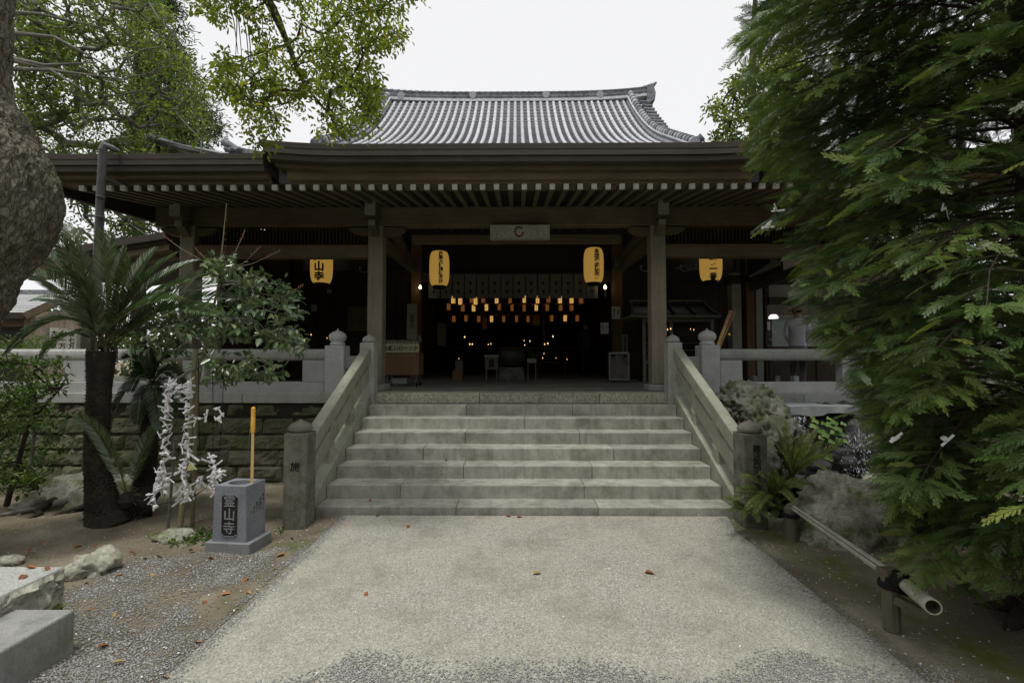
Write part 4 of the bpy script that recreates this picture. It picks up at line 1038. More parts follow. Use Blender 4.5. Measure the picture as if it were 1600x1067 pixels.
for x in (a.x+.03, b.x-.03): MB().box(x-.012, x+.012, 11.32, 11.35, F0, b.z).build('leg', M['metal'], st)
st = thing('flower_stand', (.5, 11.5, F0), 'thin-legged stand with a pale tray right of the incense pot', 'stand')
a = at(824, 560, 11.3); b = at(838, 567, 11.3); MB().box(a.x, b.x, 11.3, 11.6, b.z, a.z).build('tray', M['noseface'], st)
for x in (a.x+.015, b.x-.015): MB().box(x-.01, x+.01, 11.32, 11.34, F0, b.z).build('leg', M['metal'], st)
pl_ = clusters(np.array([tuple(at(833, 553, 11.4))]), 40, .09, .10, .3); add_obj('flowers', np_mesh('flowers', *pl_), M['azalea'], st)
st = thing('wooden_box', (-1.3, 11.6, F0), 'two stacked brown wooden boxes on the floor left of the centre', 'box')
a = at(707, 578, 11.3); b = at(722, 594, 11.3); MB().box(a.x, b.x, 11.3, 11.6, b.z-.02, a.z).build('lower_box', M['wbrown'], st); MB().box(a.x+.06, b.x, 11.35, 11.6, a.z+.002, a.z+.21).build('upper_box', M['oldwood'], st)
st = thing('low_desk', (.9, 12.6, F0), 'low dark desk deep in the hall under the tiny flames', 'desk')
MB().box(.55, 1.35, 13.0, 13.5, F0+.40, F0+.45).build('desk_top', M['wdark'], st)
for x in (.6, 1.3): MB().box(x-.02, x+.02, 13.02, 13.06, F0, F0+.4).build('leg', M['wdark'], st)

# shrine cabinet with little roof behind the right timber post
sh = thing('shrine_cabinet', (3.5, 10.9, F0), 'glass-fronted shrine cabinet with small copper roof and candles, right of the opening', 'shrine cabinet')
Ys = 10.9; fr = plain('greenish_frame', (.20, .22, .17), .7)
a = at(1004, 497, Ys); b = at(1117, 590, Ys)
MB().box(a.x+.12, b.x-.08, Ys+.30, Ys+.9, F0, a.z).build('cabinet_body', M['wdark'], sh)
for (x0, x1, z0, z1) in ((a.x, b.x, a.z-.08, a.z), (a.x, a.x+.07, F0, a.z-.08), (b.x-.07, b.x, F0, a.z-.08), (a.x+.07, b.x-.07, F0+.42, F0+.50), (a.x+.62, a.x+.68, F0+.5, a.z-.08)):
    MB().box(x0, x1, Ys, Ys+.06, z0, z1).build('frame_rail', fr, sh, bevel=.004)
for j, z in enumerate((F0+.58, F0+.74, F0+.9)):
    MB().box(a.x+.08, b.x-.08, Ys+.08+.05*j, Ys+.14+.05*j, z-.02, z).build('shelf', M['oldwood'], sh)
    for i in range(16): MB().lathe([(.02, 0), (.026, .03), (.012, .06), (.02, .085), (.004, .10)], (a.x+.14+.09*i, Ys+.10+.05*j, z), 6).build('figurine', M['black'], sh)
e0 = at(984, 494, Ys-.15); e1 = at(1126, 494, Ys-.15)
MB().box(e0.x, e1.x, Ys-.2, Ys+1.0, e0.z-.03, e0.z+.02).build('eave_board', fr, sh, bevel=.005)
r1 = at(1107, 472, Ys+.4); top_ = r1.z
V = []; F = []; nx = 14; ny = 7
for j in range(ny+1):
    tt = j/ny; y = Ys-.2+.6*tt; z = e0.z+.02+(top_-e0.z-.02)*(tt**1.5); ins = .16*tt
    for i in range(nx+1): V.append((e0.x+ins+(e1.x-e0.x-2*ins)*i/nx, y, z))
for j in range(ny):
    for i in range(nx): q = j*(nx+1)+i; F.append((q, q+1, q+nx+2, q+nx+1))
rf = MB().raw(V, F).build('cabinet_roof', plain('dark_copper', (.05, .052, .055), .35, .6), sh, smooth=True)
for i in range(5):
    x0 = e0.x+.05+(e1.x-e0.x-.1)*i/4; xm = (e0.x+e1.x)/2
    MB().tube([(x0+(xm-x0)*.12*t*1.2, Ys-.2+.6*t, e0.z+.045+(top_-e0.z-.02)*t**1.5) for t in np.linspace(0, 1, 7)], .028, 8).build('roof_roll', plain('roll_copper', (.07, .07, .075), .35, .6), rf)
MB().box(e0.x+.15, e1.x-.15, Ys+.36, Ys+.5, top_, top_+.05).build('roof_ridge', fr, sh)
MB().box(b.x+.35, b.x+.5, Ys+.2, Ys+.5, F0, F0+.4).build('stack_box', M['oldwood'], sh)

# leaning staves
def stave(px0, py0, px1, py1, Y0, Y1, r, label, ribbon):
    a = at(px0, py0, Y0); b = at(px1, py1, Y1); d = (a-b); low_ = a + d*.9
    t_ = thing('pilgrim_staff', low_, label, 'staff', 'pilgrim staves leaning behind the balustrade')
    MB().tube([low_, b.lerp(a, .42)], [r, r*.95], 8).build('shaft', M['staff'], t_); MB().tube([b.lerp(a, .42), b], [r*1.12, r*1.2], 8).build('brocade_cover', ribbon, t_)
    return t_
br = stone('red_gold_brocade', (.28, .12, .07), (.42, .30, .2), (.1, .02, .02), .8, 60, stain=0)
stave(1121.5, 540, 1142, 486, 8.15, 8.25, .028, 'thick pale pilgrim staff leaning beside the granite newel', br)
ts_ = stave(1126, 540, 1148, 486, 8.35, 8.35, .016, 'thin pilgrim staff with brass bell leaning behind the thick one', br)
p = at(1139, 523, 8.25); MB().lathe([(.004, .03), (.02, .02), (.026, 0), (.02, -.02), (.004, -.028)], p, 10).build('bell', plain('brass', (.7, .5, .05), .3, .6, .8), ts_); MB().tube([at(1138, 505, 8.25), p+Vector((0, 0, .03))], .004, 4).build('bell_cord', M['redink'], ts_)

# ================================================================== RIGHT-HAND BUILDING beyond the hall front
rb = thing('side_building', (6, 11, F0), 'side building with grey plaster walls and dark timber posts seen through the right bay', 'building')
gp = stone('grey_plaster', (.32, .32, .28), (.42, .42, .38), (.2, .2, .18), .2, 60, stain=.15, bumpk=.1)
def slab(nm, px0, py0, px1, py1, Y, mat, th=.15): a = at(px0, py0, Y); b = at(px1, py1, Y); return MB().box(a.x, b.x, Y, Y+th, min(b.z, a.z), max(a.z, b.z)).build(nm, mat, rb)
slab('post', 1143.5, 443, 1160.5, 600, 11.0, gp, .24); slab('dark_post', 1160.6, 400, 1166, 600, 11.05, M['wdark']); slab('cap_block', 1141, 429.5, 1158, 443, 10.95, M['wdark'], .3); slab('cap_top', 1143, 426.5, 1157, 429.3, 10.9, M['noseface'], .3)
slab('timber_post', 1166.2, 440, 1180.8, 600, 11.0, M['wbrown'], .2); slab('post', 1181, 444, 1194, 600, 11.02, gp, .22); slab('dark_post', 1194.2, 400, 1201, 600, 11.1, M['wdark'])
slab('plaster_panel', 1201.2, 444, 1240, 464, 11.3, gp); slab('dark_beam', 1201.2, 464.2, 1330, 476, 11.2, M['wdark'], .2); slab('dark_beam', 1166, 430, 1340, 444, 11.25, M['wdark'], .2)
slab('rear_wall', 1160, 380, 1500, 620, 13.4, M['wdark'])
slab('counter_wall', 1201.2, 541, 1340, 600, 11.6, M['wdark'])
pane = plain('pale_green_window', (.42, .50, .45), .3, .6)
slab('window_pane', 1206, 497, 1290, 541, 12.6, pane, .02); slab('window_frame', 1204, 492.5, 1292, 496.5, 12.55, M['noseface'], .04); slab('window_mullion', 1248, 497, 1251, 541, 12.52, M['wdark'], .04)
a = at(1236, 425, 10.2); b = at(1172, 449, 11.0); MB().bar(b, at(1300, 404, 10.0), .12, .20).build('diagonal_beam', M['wdark'], rb)
# gable lattice: pale strips paint the daylight seen between its bars
x = 1172.0; k = 0
while x < 1220:
    y0 = 430-(x-1172)*.62 if x < 1203 else 403+(x-1203)*.35; y0 = max(402, y0); y1 = 433-(x-1172)*.40
    if y1-y0 > 2: slab('daylight_strip', x, y0, x+1.25, y1, 10.6, M['noseface'], .03)
    x += 2.75
slab('lattice_back', 1168, 398, 1224, 436, 10.75, M['black'], .03)
bp = at(1208.5, 494.5, 11.9); o = MB().lathe([(.11, -.05), (.10, .0), (.06, .045), (.01, .05)], bp, 14).build('lamp_shade', M['lampwarm'], rb); 
o.data.materials[0] = glow('white_lamp', (1, .97, .9), 1.1)
board('notice', 1199.5, 503, 1203.5, 516, 11.0, 'paper', 'narrow white tag on the dark post of the side building', None)
board('notice_board', 1198, 516, 1206, 541, 10.9, 'noseface', 'narrow lettered board on the dark post right of the grey pillars', '納経所', .13)
tb = thing('trestle_table', (4.9, 9.6, F0), 'dark low table visible under the right balustrade rail', 'table')
MB().box(3.9, 6.6, 9.3, 9.9, F0+.50, F0+.56).build('table_top', M['wdark'], tb)
for x in (4.0, 4.9, 5.8, 6.5): MB().box(x-.03, x+.03, 9.35, 9.41, F0, F0+.5).build('leg', M['wdark'], tb)
for i, (px, w_) in enumerate(((1187, 7), (1222, 9), (1252, 8))):
    p = at(px, 589, 9.3); o = MB().box(p.x-.05, p.x+.05, 9.45, 9.6, F0, F0+.2).build('storage_tin', M['noseface'] if i != 2 else M['whitecloth'], bevel=.01); tag(o, ['first pale tin under the dark table, near the granite block', 'second pale tin under the dark table', 'lilac-white bundle under the right end of the dark table'][i], 'tin')

# ================================================================== PEOPLE
def person(name, loc, H, rotz, joints, label, jacket, trousers, hair=True, hat=None):
    """one continuous skin-modifier body; joints in units of H"""
    t_ = thing(name, loc, label, 'person'); t_.rotation_euler = (0, 0, 0)
    J = joints; names_ = list(J); me = bpy.data.meshes.new('body'); idx = {n: i for i, n in enumerate(names_)}
    E = [('pelvis', 'waist'), ('waist', 'chest'), ('chest', 'neck'), ('neck', 'head0'), ('head0', 'head1'),
         ('chest', 'shL'), ('shL', 'elL'), ('elL', 'wrL'), ('wrL', 'haL'), ('chest', 'shR'), ('shR', 'elR'), ('elR', 'wrR'), ('wrR', 'haR'),
         ('pelvis', 'hiL'), ('hiL', 'knL'), ('knL', 'anL'), ('anL', 'toL'), ('pelvis', 'hiR'), ('hiR', 'knR'), ('knR', 'anR'), ('anR', 'toR')]
    c, s = math.cos(rotz), math.sin(rotz); co = []
    for n_ in names_:
        x, y, z, r = J[n_]; co.append((loc[0]+H*(x*c-y*s), loc[1]+H*(x*s+y*c), loc[2]+H*z))
    me.from_pydata(co, [(idx[a], idx[b]) for a, b in E], [])
    o = bpy.data.objects.new('body', me); COL.objects.link(o); put(o, t_)
    md = o.modifiers.new('skin', 'SKIN'); md.use_smooth_shade = True
    for i, n_ in enumerate(names_): r = J[n_][3]*H; me.skin_vertices[0].data[i].radius = (r, r)
    me.skin_vertices[0].data[idx['pelvis']].use_root = True
    sb = o.modifiers.new('sub', 'SUBSURF'); sb.levels = 2; sb.render_levels = 2
    # colour by height through three material zones
    mt = NT('clothed_'+name+str(len(bpy.data.materials))); sep = mt.n.new('ShaderNodeSeparateXYZ'); mt.l.new(mt.tc.outputs['Object'], sep.inputs[0])
    z = sep.outputs[2]; m1 = mt.math('GREATER_THAN', z, loc[2]+.50*H); m2 = mt.math('GREATER_THAN', z, loc[2]+.855*H)
    mt.fin(mt.mix(m2, mt.mix(m1, trousers, jacket), (.40, .25, .18)), .85, .2); me.materials.append(mt.m)
    def W(x, y, z): return Vector((loc[0]+H*(x*c-y*s), loc[1]+H*(x*s+y*c), loc[2]+H*z))
    hc = W(J['head1'][0], J['head1'][1], .945)
    if hair:
        m = MB().lathe([(.050*H, -.02*H), (.057*H, .0), (.056*H, .03*H), (.04*H, .055*H), (.012*H, .068*H)], hc + Vector((s*.012*H, -c*.012*H, .0))*-1, 16); m.build('hair', M['hair'], t_, smooth=True)
    if hat: MB().lathe([(.11*H, -.005), (.10*H, .01), (.05*H, .05*H), (.01, .075*H)], hc+Vector((0, 0, .01*H)), 18).build('sedge_hat', hat, t_, smooth=True)
    for hn in ('L', 'R'):     # fingers
        w_ = J['ha'+hn]; e_ = J['wr'+hn]; dv = Vector((w_[0]-e_[0], w_[1]-e_[1], w_[2]-e_[2])).normalized()
        side = dv.cross(Vector((0, 1, 0))).normalized() if abs(dv.y) < .9 else Vector((1, 0, 0)); f = MB()
        for q in range(5):
            b0 = Vector(w_[:3]) + side*(.0095*(q-1.5)) if q < 4 else Vector(e_[:3]) + side*.012 + dv*.012
            L = (.040, .046, .043, .034, .030)[q]; d2 = dv if q < 4 else (dv+side*.9).normalized()
            pts = [b0, b0+d2*L*.5, b0+d2*L+Vector((0, .008, -.002))]; f.tube([W(*p) for p in pts], [.0052*H, .0047*H, .0036*H], 6)
        f.build('fingers', M['skin'], t_, smooth=True)
    f = MB(); fz = W(J['head1'][0], J['head1'][1]-.052, .925); f.tube([W(J['head1'][0], -.045+J['head1'][1], .935), W(J['head1'][0], -.062+J['head1'][1], .918)], [.005*H, .009*H], 6); f.build('nose', M['skin'], t_)
    for sx in (-1, 1):
        MB().lathe([(.001, -.005*H), (.0055*H, 0), (.001, .005*H)], W(J['head1'][0]+sx*.019, J['head1'][1]-.050, .938), 8).build('eye', M['black'], t_)
        MB().lathe([(.001, -.014*H), (.008*H, 0), (.001, .014*H)], W(J['head1'][0]+sx*.052, J['head1'][1], .928), 8).build('ear', M['skin'], t_)
    MB().box(-.014*H, .014*H, -.002, .002, -.002*H, .002*H, Matrix.Translation(W(J['head1'][0], J['head1'][1]-.051, .902)) @ Matrix.Rotation(rotz, 4, 'Z')).build('mouth', M['redink'], t_)
    return t_
stand = {'pelvis': (0, 0, .52, .085), 'waist': (0, 0, .62, .075), 'chest': (0, 0, .75, .095), 'neck': (0, 0, .845, .034), 'head0': (0, -.005, .895, .047), 'head1': (0, -.008, .955, .052),
    'shL': (-.105, 0, .80, .045), 'elL': (-.13, .01, .64, .033), 'wrL': (-.10, -.08, .55, .022), 'haL': (-.085, -.12, .54, .02),
    'shR': (.105, 0, .80, .045), 'elR': (.13, .01, .64, .033), 'wrR': (.10, -.08, .55, .022), 'haR': (.085, -.12, .54, .02),
    'hiL': (-.05, 0, .48, .072), 'knL': (-.055, -.01, .275, .046), 'anL': (-.055, .01, .045, .030), 'toL': (-.06, -.075, .018, .024),
    'hiR': (.05, 0, .48, .072), 'knR': (.055, -.01, .275, .046), 'anR': (.055, .01, .045, .030), 'toR': (.06, -.075, .018, .024)}
pp = at(916, 560, 14.0); person('person', (pp.x, 14.0, F0), 1.62, math.pi, stand, 'person in dark navy jacket standing with hands in front inside the dim hall', (.045, .05, .10), (.02, .02, .025))
pp = at(1246, 530, 10.0); person('person', (pp.x, 10.0, F0), 1.6, math.pi*.8, stand, 'person in white pilgrim vest behind the right balustrade, mostly hidden by branches', (.72, .72, .80), (.25, .25, .28), hat=plain('straw_hat', (.35, .18, .1), .8))

# ================================================================== STAFF STAND (granite box)
def fl_box():
    t_ = thing('staff_stand', (-2.55, 4.45, -.03), 'tapered blue-grey granite box with carved black name panel holding one staff', 'staff stand')
    R = Matrix.Translation((-2.585, 4.35, -.03)) @ Matrix.Rotation(math.radians(-6), 4, 'Z')
    MB().box(-.215, .215, 0, .33, 0, .105, R).build('plinth', M['granitelite'], t_, bevel=.006)
    # tapered body with hollow top
    z0, z1 = .107, .60; a0, a1 = (-.165, .165, .03, .30), (-.15, .155, .03, .305)
    V = []; 
    for (x0, x1, y0, y1), z in ((a0, z0), (a1, z1)): V += [R @ Vector(p) for p in ((x0, y0, z), (x1, y0, z), (x1, y1, z), (x0, y1, z))]
    N = 20; F = [(0, 3, 2, 1), (0, 1, 5, 4), (1, 2, 6, 5), (2, 3, 7, 6), (3, 0, 4, 7)]
    cx, cy = .003, .168; b = len(V)
    for k in range(N): a = 2*math.pi*k/N; V.append(R @ Vector((cx+.105*math.cos(a), cy+.085*math.sin(a), z1)))
    for k in range(N): a = 2*math.pi*k/N; V.append(R @ Vector((cx+.105*math.cos(a), cy+.085*math.sin(a), z1-.12)))
    for k in range(N): k2 = (k+1) % N; F.append((b+k2, b+k, b+N+k, b+N+k2))
    F.append(tuple(b+N+k for k in range(N)))
    # top face: connect corners to ring quadrants
    cor = {0: 6, 1: 7, 2: 4, 3: 5}
    for q in range(4):
        rng_ = [b+(q*5+i) % N for i in range(6)]; F.append(tuple([cor[q]] + rng_[::-1]) if False else tuple([cor[q]] + rng_[::-1]))
    F += [(6, 7, b+5), (7, 4, b+10), (4, 5, b+15), (5, 6, b+0)]
    body = MB().raw(V, F).build('box_body', M['granitebox'], t_)
    # black recessed panel with cut corners
    w, zb, zt, c = .076, .155, .525, .022; lean = lambda z: .0
    poly = [(-w+c, zb), (w-c, zb), (w-c, zb+c*.6), (w, zb+c*.6), (w, zt-c), (w-c, zt), (-w+c, zt), (-w, zt-c), (-w, zb+c*.6), (-w+c, zb+c*.6)]
    mb = MB().prism(poly, .0275, .0295, 'y'); mb.v = [tuple(R @ Vector(v)) for v in mb.v]; mb.build('name_panel', plain('black_carved_ground', (.02, .02, .018), .8), t_)
    rim = MB()
    for i in range(len(poly)):
        a = poly[i]; b2 = poly[(i+1) % len(poly)]; rim.bar(R @ Vector((a[0], .026, a[1])), R @ Vector((b2[0], .026, b2[1])), .008, .008)
    rim.build('panel_rim', M['granitebox'], t_)
    for ch, z in zip('霊山寺', (.462, .34, .222)):
        o = text_obj('lettering', ch, .118, plain('carved_grey', (.25, .255, .26), .8), (0, 0, 0), None, bold=.004, extrude=.003)
        o.matrix_basis = R @ Matrix.Translation((0, .0255, z)) @ Matrix.Rotation(math.pi/2, 4, 'X'); put(o, t_)
    for j, s in enumerate(('年中三山', '交通安全', '家内安全', '老祖衛人', '子供安全')):
        o = text_obj('lettering', '\n'.join(s), .040, plain('carved_dark', (.06, .065, .05), .8), (0, 0, 0), None, bold=.0, extrude=.001, line=1.05)
        o.matrix_basis = R @ Matrix.Translation((.1595, .275-.045*j, .40-.028*j)) @ Matrix.Rotation(math.pi/2, 4, 'Z') @ Matrix.Rotation(math.pi/2, 4, 'X'); put(o, t_)
fl_box()
t_ = thing('pilgrim_staff', (-2.46, 4.5, .45), 'square pale wooden staff with orange brocade top standing in the granite box', 'staff')
a = at(393.5, 752, 4.49); a.z = .46; b = at(395, 676, 4.52); c = at(395.8, 638, 4.53)
MB().bar(a, b, .024, .024).build('shaft', M['staff'], t_); MB().tube([b, b.lerp(c, .3), b.lerp(c, .7), c, c+Vector((0, 0, .015))], [.018, .021, .019, .020, .011], 10).build('brocade_cover', M['brocade'], t_)
MB().tube([b+Vector((-.02, -.01, .04)), b+Vector((-.035, -.01, -.18))], .003, 4).build('tassel_cord', M['metal'], t_)

# ================================================================== FOREGROUND STEP STONES
sm = stone('pale_step_granite', (.24, .245, .225), (.36, .365, .345), (.13, .135, .125), .6, 130, moss=(.17, .17, .13), mlo=.5, mhi=.7, stain=.6, bumpk=.3)
V, F = rough_stone(-2.94-.0, 3.2, 0, 1, 0, 0, 1) if False else ([], [])
o = MB().box(-4.6, -2.60, 1.2, 2.88, -.2, .246).build('step_block', sm, bevel=.012, seg=2); tag(o, 'smooth pale grey granite step block in the lower left corner', 'step block', 'granite blocks in the lower left corner')
t_ = thing('step_block', (-3.8, 2.2, 0), 'rough-hewn mossy granite block behind the smooth one at the left edge', 'step block', 'granite blocks in the lower left corner')
def rough_face(x, y0, y1, z0, z1):
    V = []; F = []; ny, nz = 90, 18
    for j in range(nz+1):
        for i in range(ny+1):
            y = y0+(y1-y0)*i/ny; z = z0+(z1-z0)*j/nz; e = 1 if 0 < j < nz and 0 < i < ny else 0
            V.append((x + e*(.012+.04*mnoise.noise(Vector((y*9, z*14, 3)))+.05*mnoise.noise(Vector((y*22, z*26, 8)))), y, z))
    for j in range(nz):
        for i in range(ny): q = j*(ny+1)+i; F.append((q, q+1, q+ny+2, q+ny+1))
    return V, F
MB().box(-5.2, -2.965, 1.0, 3.2, -.2, .36).build('core_block', M['granite2'], t_, bevel=.02, seg=2)
V, F = rough_face(-2.962, 1.0, 3.19, -.1, .345); MB().raw(V, F).build('hewn_face', M['rock'], t_)
# ================================================================== ROCKS AND WATER
def ico(sub=4):
    import bmesh
    bm = bmesh.new(); bmesh.ops.create_icosphere(bm, subdivisions=sub, radius=1); bm.verts.ensure_lookup_table()
    V = np.array([v.co[:] for v in bm.verts]); F = np.array([[v.index for v in f.verts] for f in bm.faces]); bm.free(); return V, F
ICO = {k: ico(k) for k in (3, 4, 5)}
def rock(name, c, r, mat, label, cat='rock', group=None, seed=0, sub=4, amp=.22, fine=.07, tilt=0, parent=None, flat=0):
    V0, F = ICO[sub]; out = []; R = Matrix.Rotation(tilt, 3, 'Y')
    for v in V0:
        p = Vector(v); k = Vector((seed*3.7, seed, 0))
        d = amp*mnoise.noise(p*1.3+k)*1.6 + amp*.6*(1-2.4*abs(mnoise.noise(p*2.7+k))) - amp*.2 + fine*(1-2.6*abs(mnoise.noise(p*5.5+k))) + fine*.28*(1-2.4*abs(mnoise.noise(p*11+k))) + fine*.10*mnoise.noise(p*24+k)
        q = p*(1+d); q = Vector((q.x*r[0], q.y*r[1], q.z*r[2])); q = R @ q; out.append((c[0]+q.x, c[1]+q.y, c[2]+q.z))
    me = np_mesh(name, out, F); o = add_obj(name, me, mat, parent, smooth=True)
    if label: tag(o, label, cat, group)
    return o
G = 'garden rocks beside the little waterfall'
big = at(1345, 800, 5.0)
rock('boulder', (3.60, 5.0, .02), (.70, .50, .44), M['rock'], 'large pale mossy boulder behind the bamboo rail', seed=4, sub=5, amp=.26, fine=.055, tilt=.12, group=G)
rock('boulder', (3.15, 4.72, -.05), (.42, .30, .30), M['rock'], 'low rounded rock in front of the large boulder, next to the far rail post', seed=9, sub=4, group=G)
rk = [((1165, 628), 7.1, (.40, .30, .28), 'crinkled grey rock against the wall right behind the handrail', 1), ((1190, 660), 6.8, (.33, .30, .36), 'crinkled rock above the dark newel post', 2),
      ((1215, 690), 6.5, (.28, .25, .33), 'upright craggy rock left of the little waterfall', 3), ((1185, 735), 6.1, (.26, .3, .35), 'mossy rock behind the right newel post', 5), ((1140, 634), 7.2, (.24, .2, .22), 'small crinkled rock at the handrail and wall corner', 6)]
for (px, py), Y, r, lb_, s in rk: rock('rock', at(px, py+8, Y), r, M['rock2'], lb_, seed=s, amp=.30, fine=.17, sub=5, group=G)
for (px, py), Y, r, lb_, s in [((1268, 745), 6.2, (.30, .25, .20), 'round wet black rock in the pool', 12), ((1300, 680), 7.15, (.80, .20, .42), 'dark wet rock face behind the falling water', 13), ((1240, 655), 7.1, (.22, .2, .16), 'dark wet stone at the lip of the waterfall', 14),
        ((1380, 700), 6.9, (.55, .3, .45), 'dark wet rock at the right of the waterfall', 15), ((1290, 715), 6.6, (.32, .2, .16), 'flat wet black stone under the waterfall', 16)]:
    rock('wet_rock', at(px, py, Y), r, M['rockdark'], lb_, seed=s, amp=.25, fine=.14, group='wet rocks of the waterfall')
a = at(1195, 627, 7.15); b = at(1325, 642, 7.15)
V = []; F = []; n = 22
for i in range(n+1):
    x = a.x+(b.x-a.x)*i/n; t1 = b.z+.10+.008*mnoise.noise(Vector((x*4, 0, 0))); t0 = b.z-.03+.05*mnoise.noise(Vector((x*3, 5, 0)))+.02*(i > 12)
    V += [(x, 6.85+.03*mnoise.noise(Vector((x*5, 0, 9))), t0), (x, 6.87+.03*mnoise.noise(Vector((x*4, 4, 9))), t1), (x, 7.5, t1), (x, 7.5, t0)]
for i in range(n):
    for k in range(4): k2 = (k+1) % 4; F.append((i*4+k, i*4+k2, (i+1)*4+k2, (i+1)*4+k))
F += [(3, 2, 1, 0), tuple(n*4+k for k in range(4))]
o = MB().raw(V, F).build('slate_slab', M['slate'], bevel=.006); tag(o, 'flat grey slate slab over the waterfall under the balustrade', 'stone slab')
t = NT('falling_water'); v = t.mapping((46, 46, 1.2)); n_ = t.noise(v, 1.6, 4); al_ = t.ramp(n_, [(.56, 0), (.66, .75)])
t.fin((.75, .78, .85), .08, .6); t.l.new(al_, t.b.inputs['Alpha']); M['fall'] = t.m
t = NT('pool_water'); n_ = t.noise(t.mapping((1, 1, 1)), 14, 3); t.bump(n_, .6, .02); M['pool'] = t.fin((.015, .02, .018), .04, .8)
wf = thing('waterfall', at(1300, 700, 6.8), 'thin glittering strands of water falling over dark rocks', 'waterfall')
for k, (px0, px1, py0, py1, Y) in enumerate(((1231, 1245, 653, 700, 6.8), (1246, 1266, 652, 690, 6.75), (1305, 1372, 700, 742, 6.55), (1376, 1404, 662, 740, 6.45), (1322, 1362, 668, 700, 6.65))):
    V = []; F = []; nx, nz = 14, 10; a = at(px0, py0, Y); b = at(px1, py1, Y)
    for j in range(nz+1):
        for i in range(nx+1): x = a.x+(b.x-a.x)*i/nx; z = a.z+(b.z-a.z)*j/nz; V.append((x+.02*mnoise.noise(Vector((x*9, z*3, k))), Y-.10*(j/nz)**1.6+.03*mnoise.noise(Vector((x*22, z*4, k))), z))
    for j in range(nz):
        for i in range(nx): q = j*(nx+1)+i; F.append((q, q+1, q+nx+2, q+nx+1))
    MB().raw(V, F).build('water_sheet', M['fall'], wf, smooth=True)
drops = scatter_view([(1228, 650), (1262, 650), (1270, 700), (1235, 705)], 120, 6.6, 6.75, seed=2); d2 = scatter_view([(1300, 690), (1410, 660), (1410, 745), (1310, 745)], 330, 6.35, 6.6, seed=4); d3 = scatter_view([(1242, 752), (1285, 752), (1290, 768), (1245, 768)], 60, 5.9, 6.1, seed=6)
dp_ = np.concatenate([drops, d2, d3]); v = leaf_arrays(dp_, np.tile([.1, 0, -1.], (len(dp_), 1)) + RNG.normal(size=(len(dp_), 3))*.3, rdir(len(dp_)), .035, .012, np.zeros(len(dp_)))
mw = plain('water_glint', (.75, .78, .88), .1, .8, var=0); add_obj('splashes', np_mesh('splashes', v[0], v[1]), mw, wf)['kind'] = 'stuff'
o = MB().raw(*sheet(list(np.linspace(2.75, 4.9, 30)), list(np.linspace(5.45, 7.3, 26)), lambda x, y: -.17+.006*mnoise.noise(Vector((x*6, y*6, 0))))).build('pool', M['pool'], smooth=True); tag(o, kind='structure')
for i, (x, y, s) in enumerate(((2.72, 5.55, .16), (2.95, 5.35, .14), (4.6, 5.5, .3), (5.1, 6.1, .35), (2.66, 6.3, .2), (4.95, 6.7, .34))):
    rock('rock', (x, y, -.12), (s, s*.8, s*.8), M['rock'], ['small edging rock under the ferns nearest the newel', 'small edging rock below the lower ferns', 'edging rock right of the large boulder', 'edging rock under the cypress boughs', 'edging rock behind the tall fern', 'edging rock at the far right of the pool'][i], seed=30+i, group=G, sub=3)

# left ground rocks and stump
for i, ((px, py), Y, r, lb_) in enumerate([((150, 876), 3.95, (.145, .12, .12), 'weathered stump-like stone beside the step blocks at the left'), ((118, 880), 3.85, (.10, .09, .08), 'small mossy stone leaning on the stump-like one'),
        ((14, 862), 4.1, (.10, .07, .05), 'small dark stone at the left picture edge'), ((275, 835), 4.75, (.17, .12, .07), 'low mossy rock at the foot of the bamboo stake'), ((195, 800), 5.6, (.09, .07, .06), 'small pale stone behind the cycad trunk'), ((135, 812), 5.25, (.07, .06, .05), 'small stone at the left foot of the cycad')]):
    p = at(px, py, Y); rock('rock', (p.x, Y, gz(p.x, Y)+r[2]*.35), r, M['rock'], lb_, seed=50+i, sub=4 if i < 2 else 3, amp=.25, fine=.12, group='stones on the soil at the left')
ht = thing('root_mound', (-5.2, 5.7, -.05), 'mossy mound of old roots under the shrub at the left', 'roots')
rock('mound', (-5.35, 6.2, -.2), (.9, .5, .42), M['rock'], None, seed=77, amp=.2, parent=ht)
for k in range(8):
    x0 = -5.8+.2*k; y0 = 5.95+.1*math.sin(k*5); pts = [(x0+.10*j*math.sin(k*2.1+.4)+.05*math.sin(j*2+k), y0-.13*j-.03*math.sin(k+j), gz(x0, y0-.13*j)+.10-.028*j+.02*math.sin(j*1.7+k)) for j in range(6)]
    MB().tube(pts, [.045, .05, .035, .03, .02, .008], 8).build('root', M['cycadbark'] if k % 2 else M['barkgrey'], ht, smooth=True)

# ================================================================== BAMBOO RAIL
bt = thing('bamboo_rail', (2.5, 3.7, 0), 'thick weathered bamboo pole tied to two short wooden posts at the right of the path', 'low rail')
A = Vector((2.65, 4.70, .29)); B = Vector((2.405, 3.16, .325)); C = at(1458, 948, 2.72)
def bam(a, b, r0, r1, nodes, nm, hollow=False):
    pts = []; rr = []; nseg = nodes*6
    for i in range(nseg+1):
        t_ = i/nseg; pts.append(a.lerp(b, t_)); r = r0+(r1-r0)*t_; ph = (i % 6); rr.append(r*(1.07 if ph == 0 and 0 < i < nseg else 1.0))
    m = MB().tube(pts, rr, 16, cap=not hollow)
    if hollow:
        d = (b-a).normalized(); h2 = MB().tube([b+d*.0005, b-d*.07], [r1*.80, r1*.70], 16, cap=False); h2.f.append(tuple(16+k for k in range(16))); h2.build('hollow_end', plain('hollow_bamboo', (.09, .07, .045), .8), bt)
        m.tube([b-d*.001, b+d*.0004], [r1*.81, r1*.81], 16, cap=False); n = len(m.v)-16; base = nseg*16
        for k in range(16): m.f.append((base+k, base+(k+1) % 16, n+(k+1) % 16, n+k))
    return m.build(nm, M['bamboo'], bt, smooth=True)
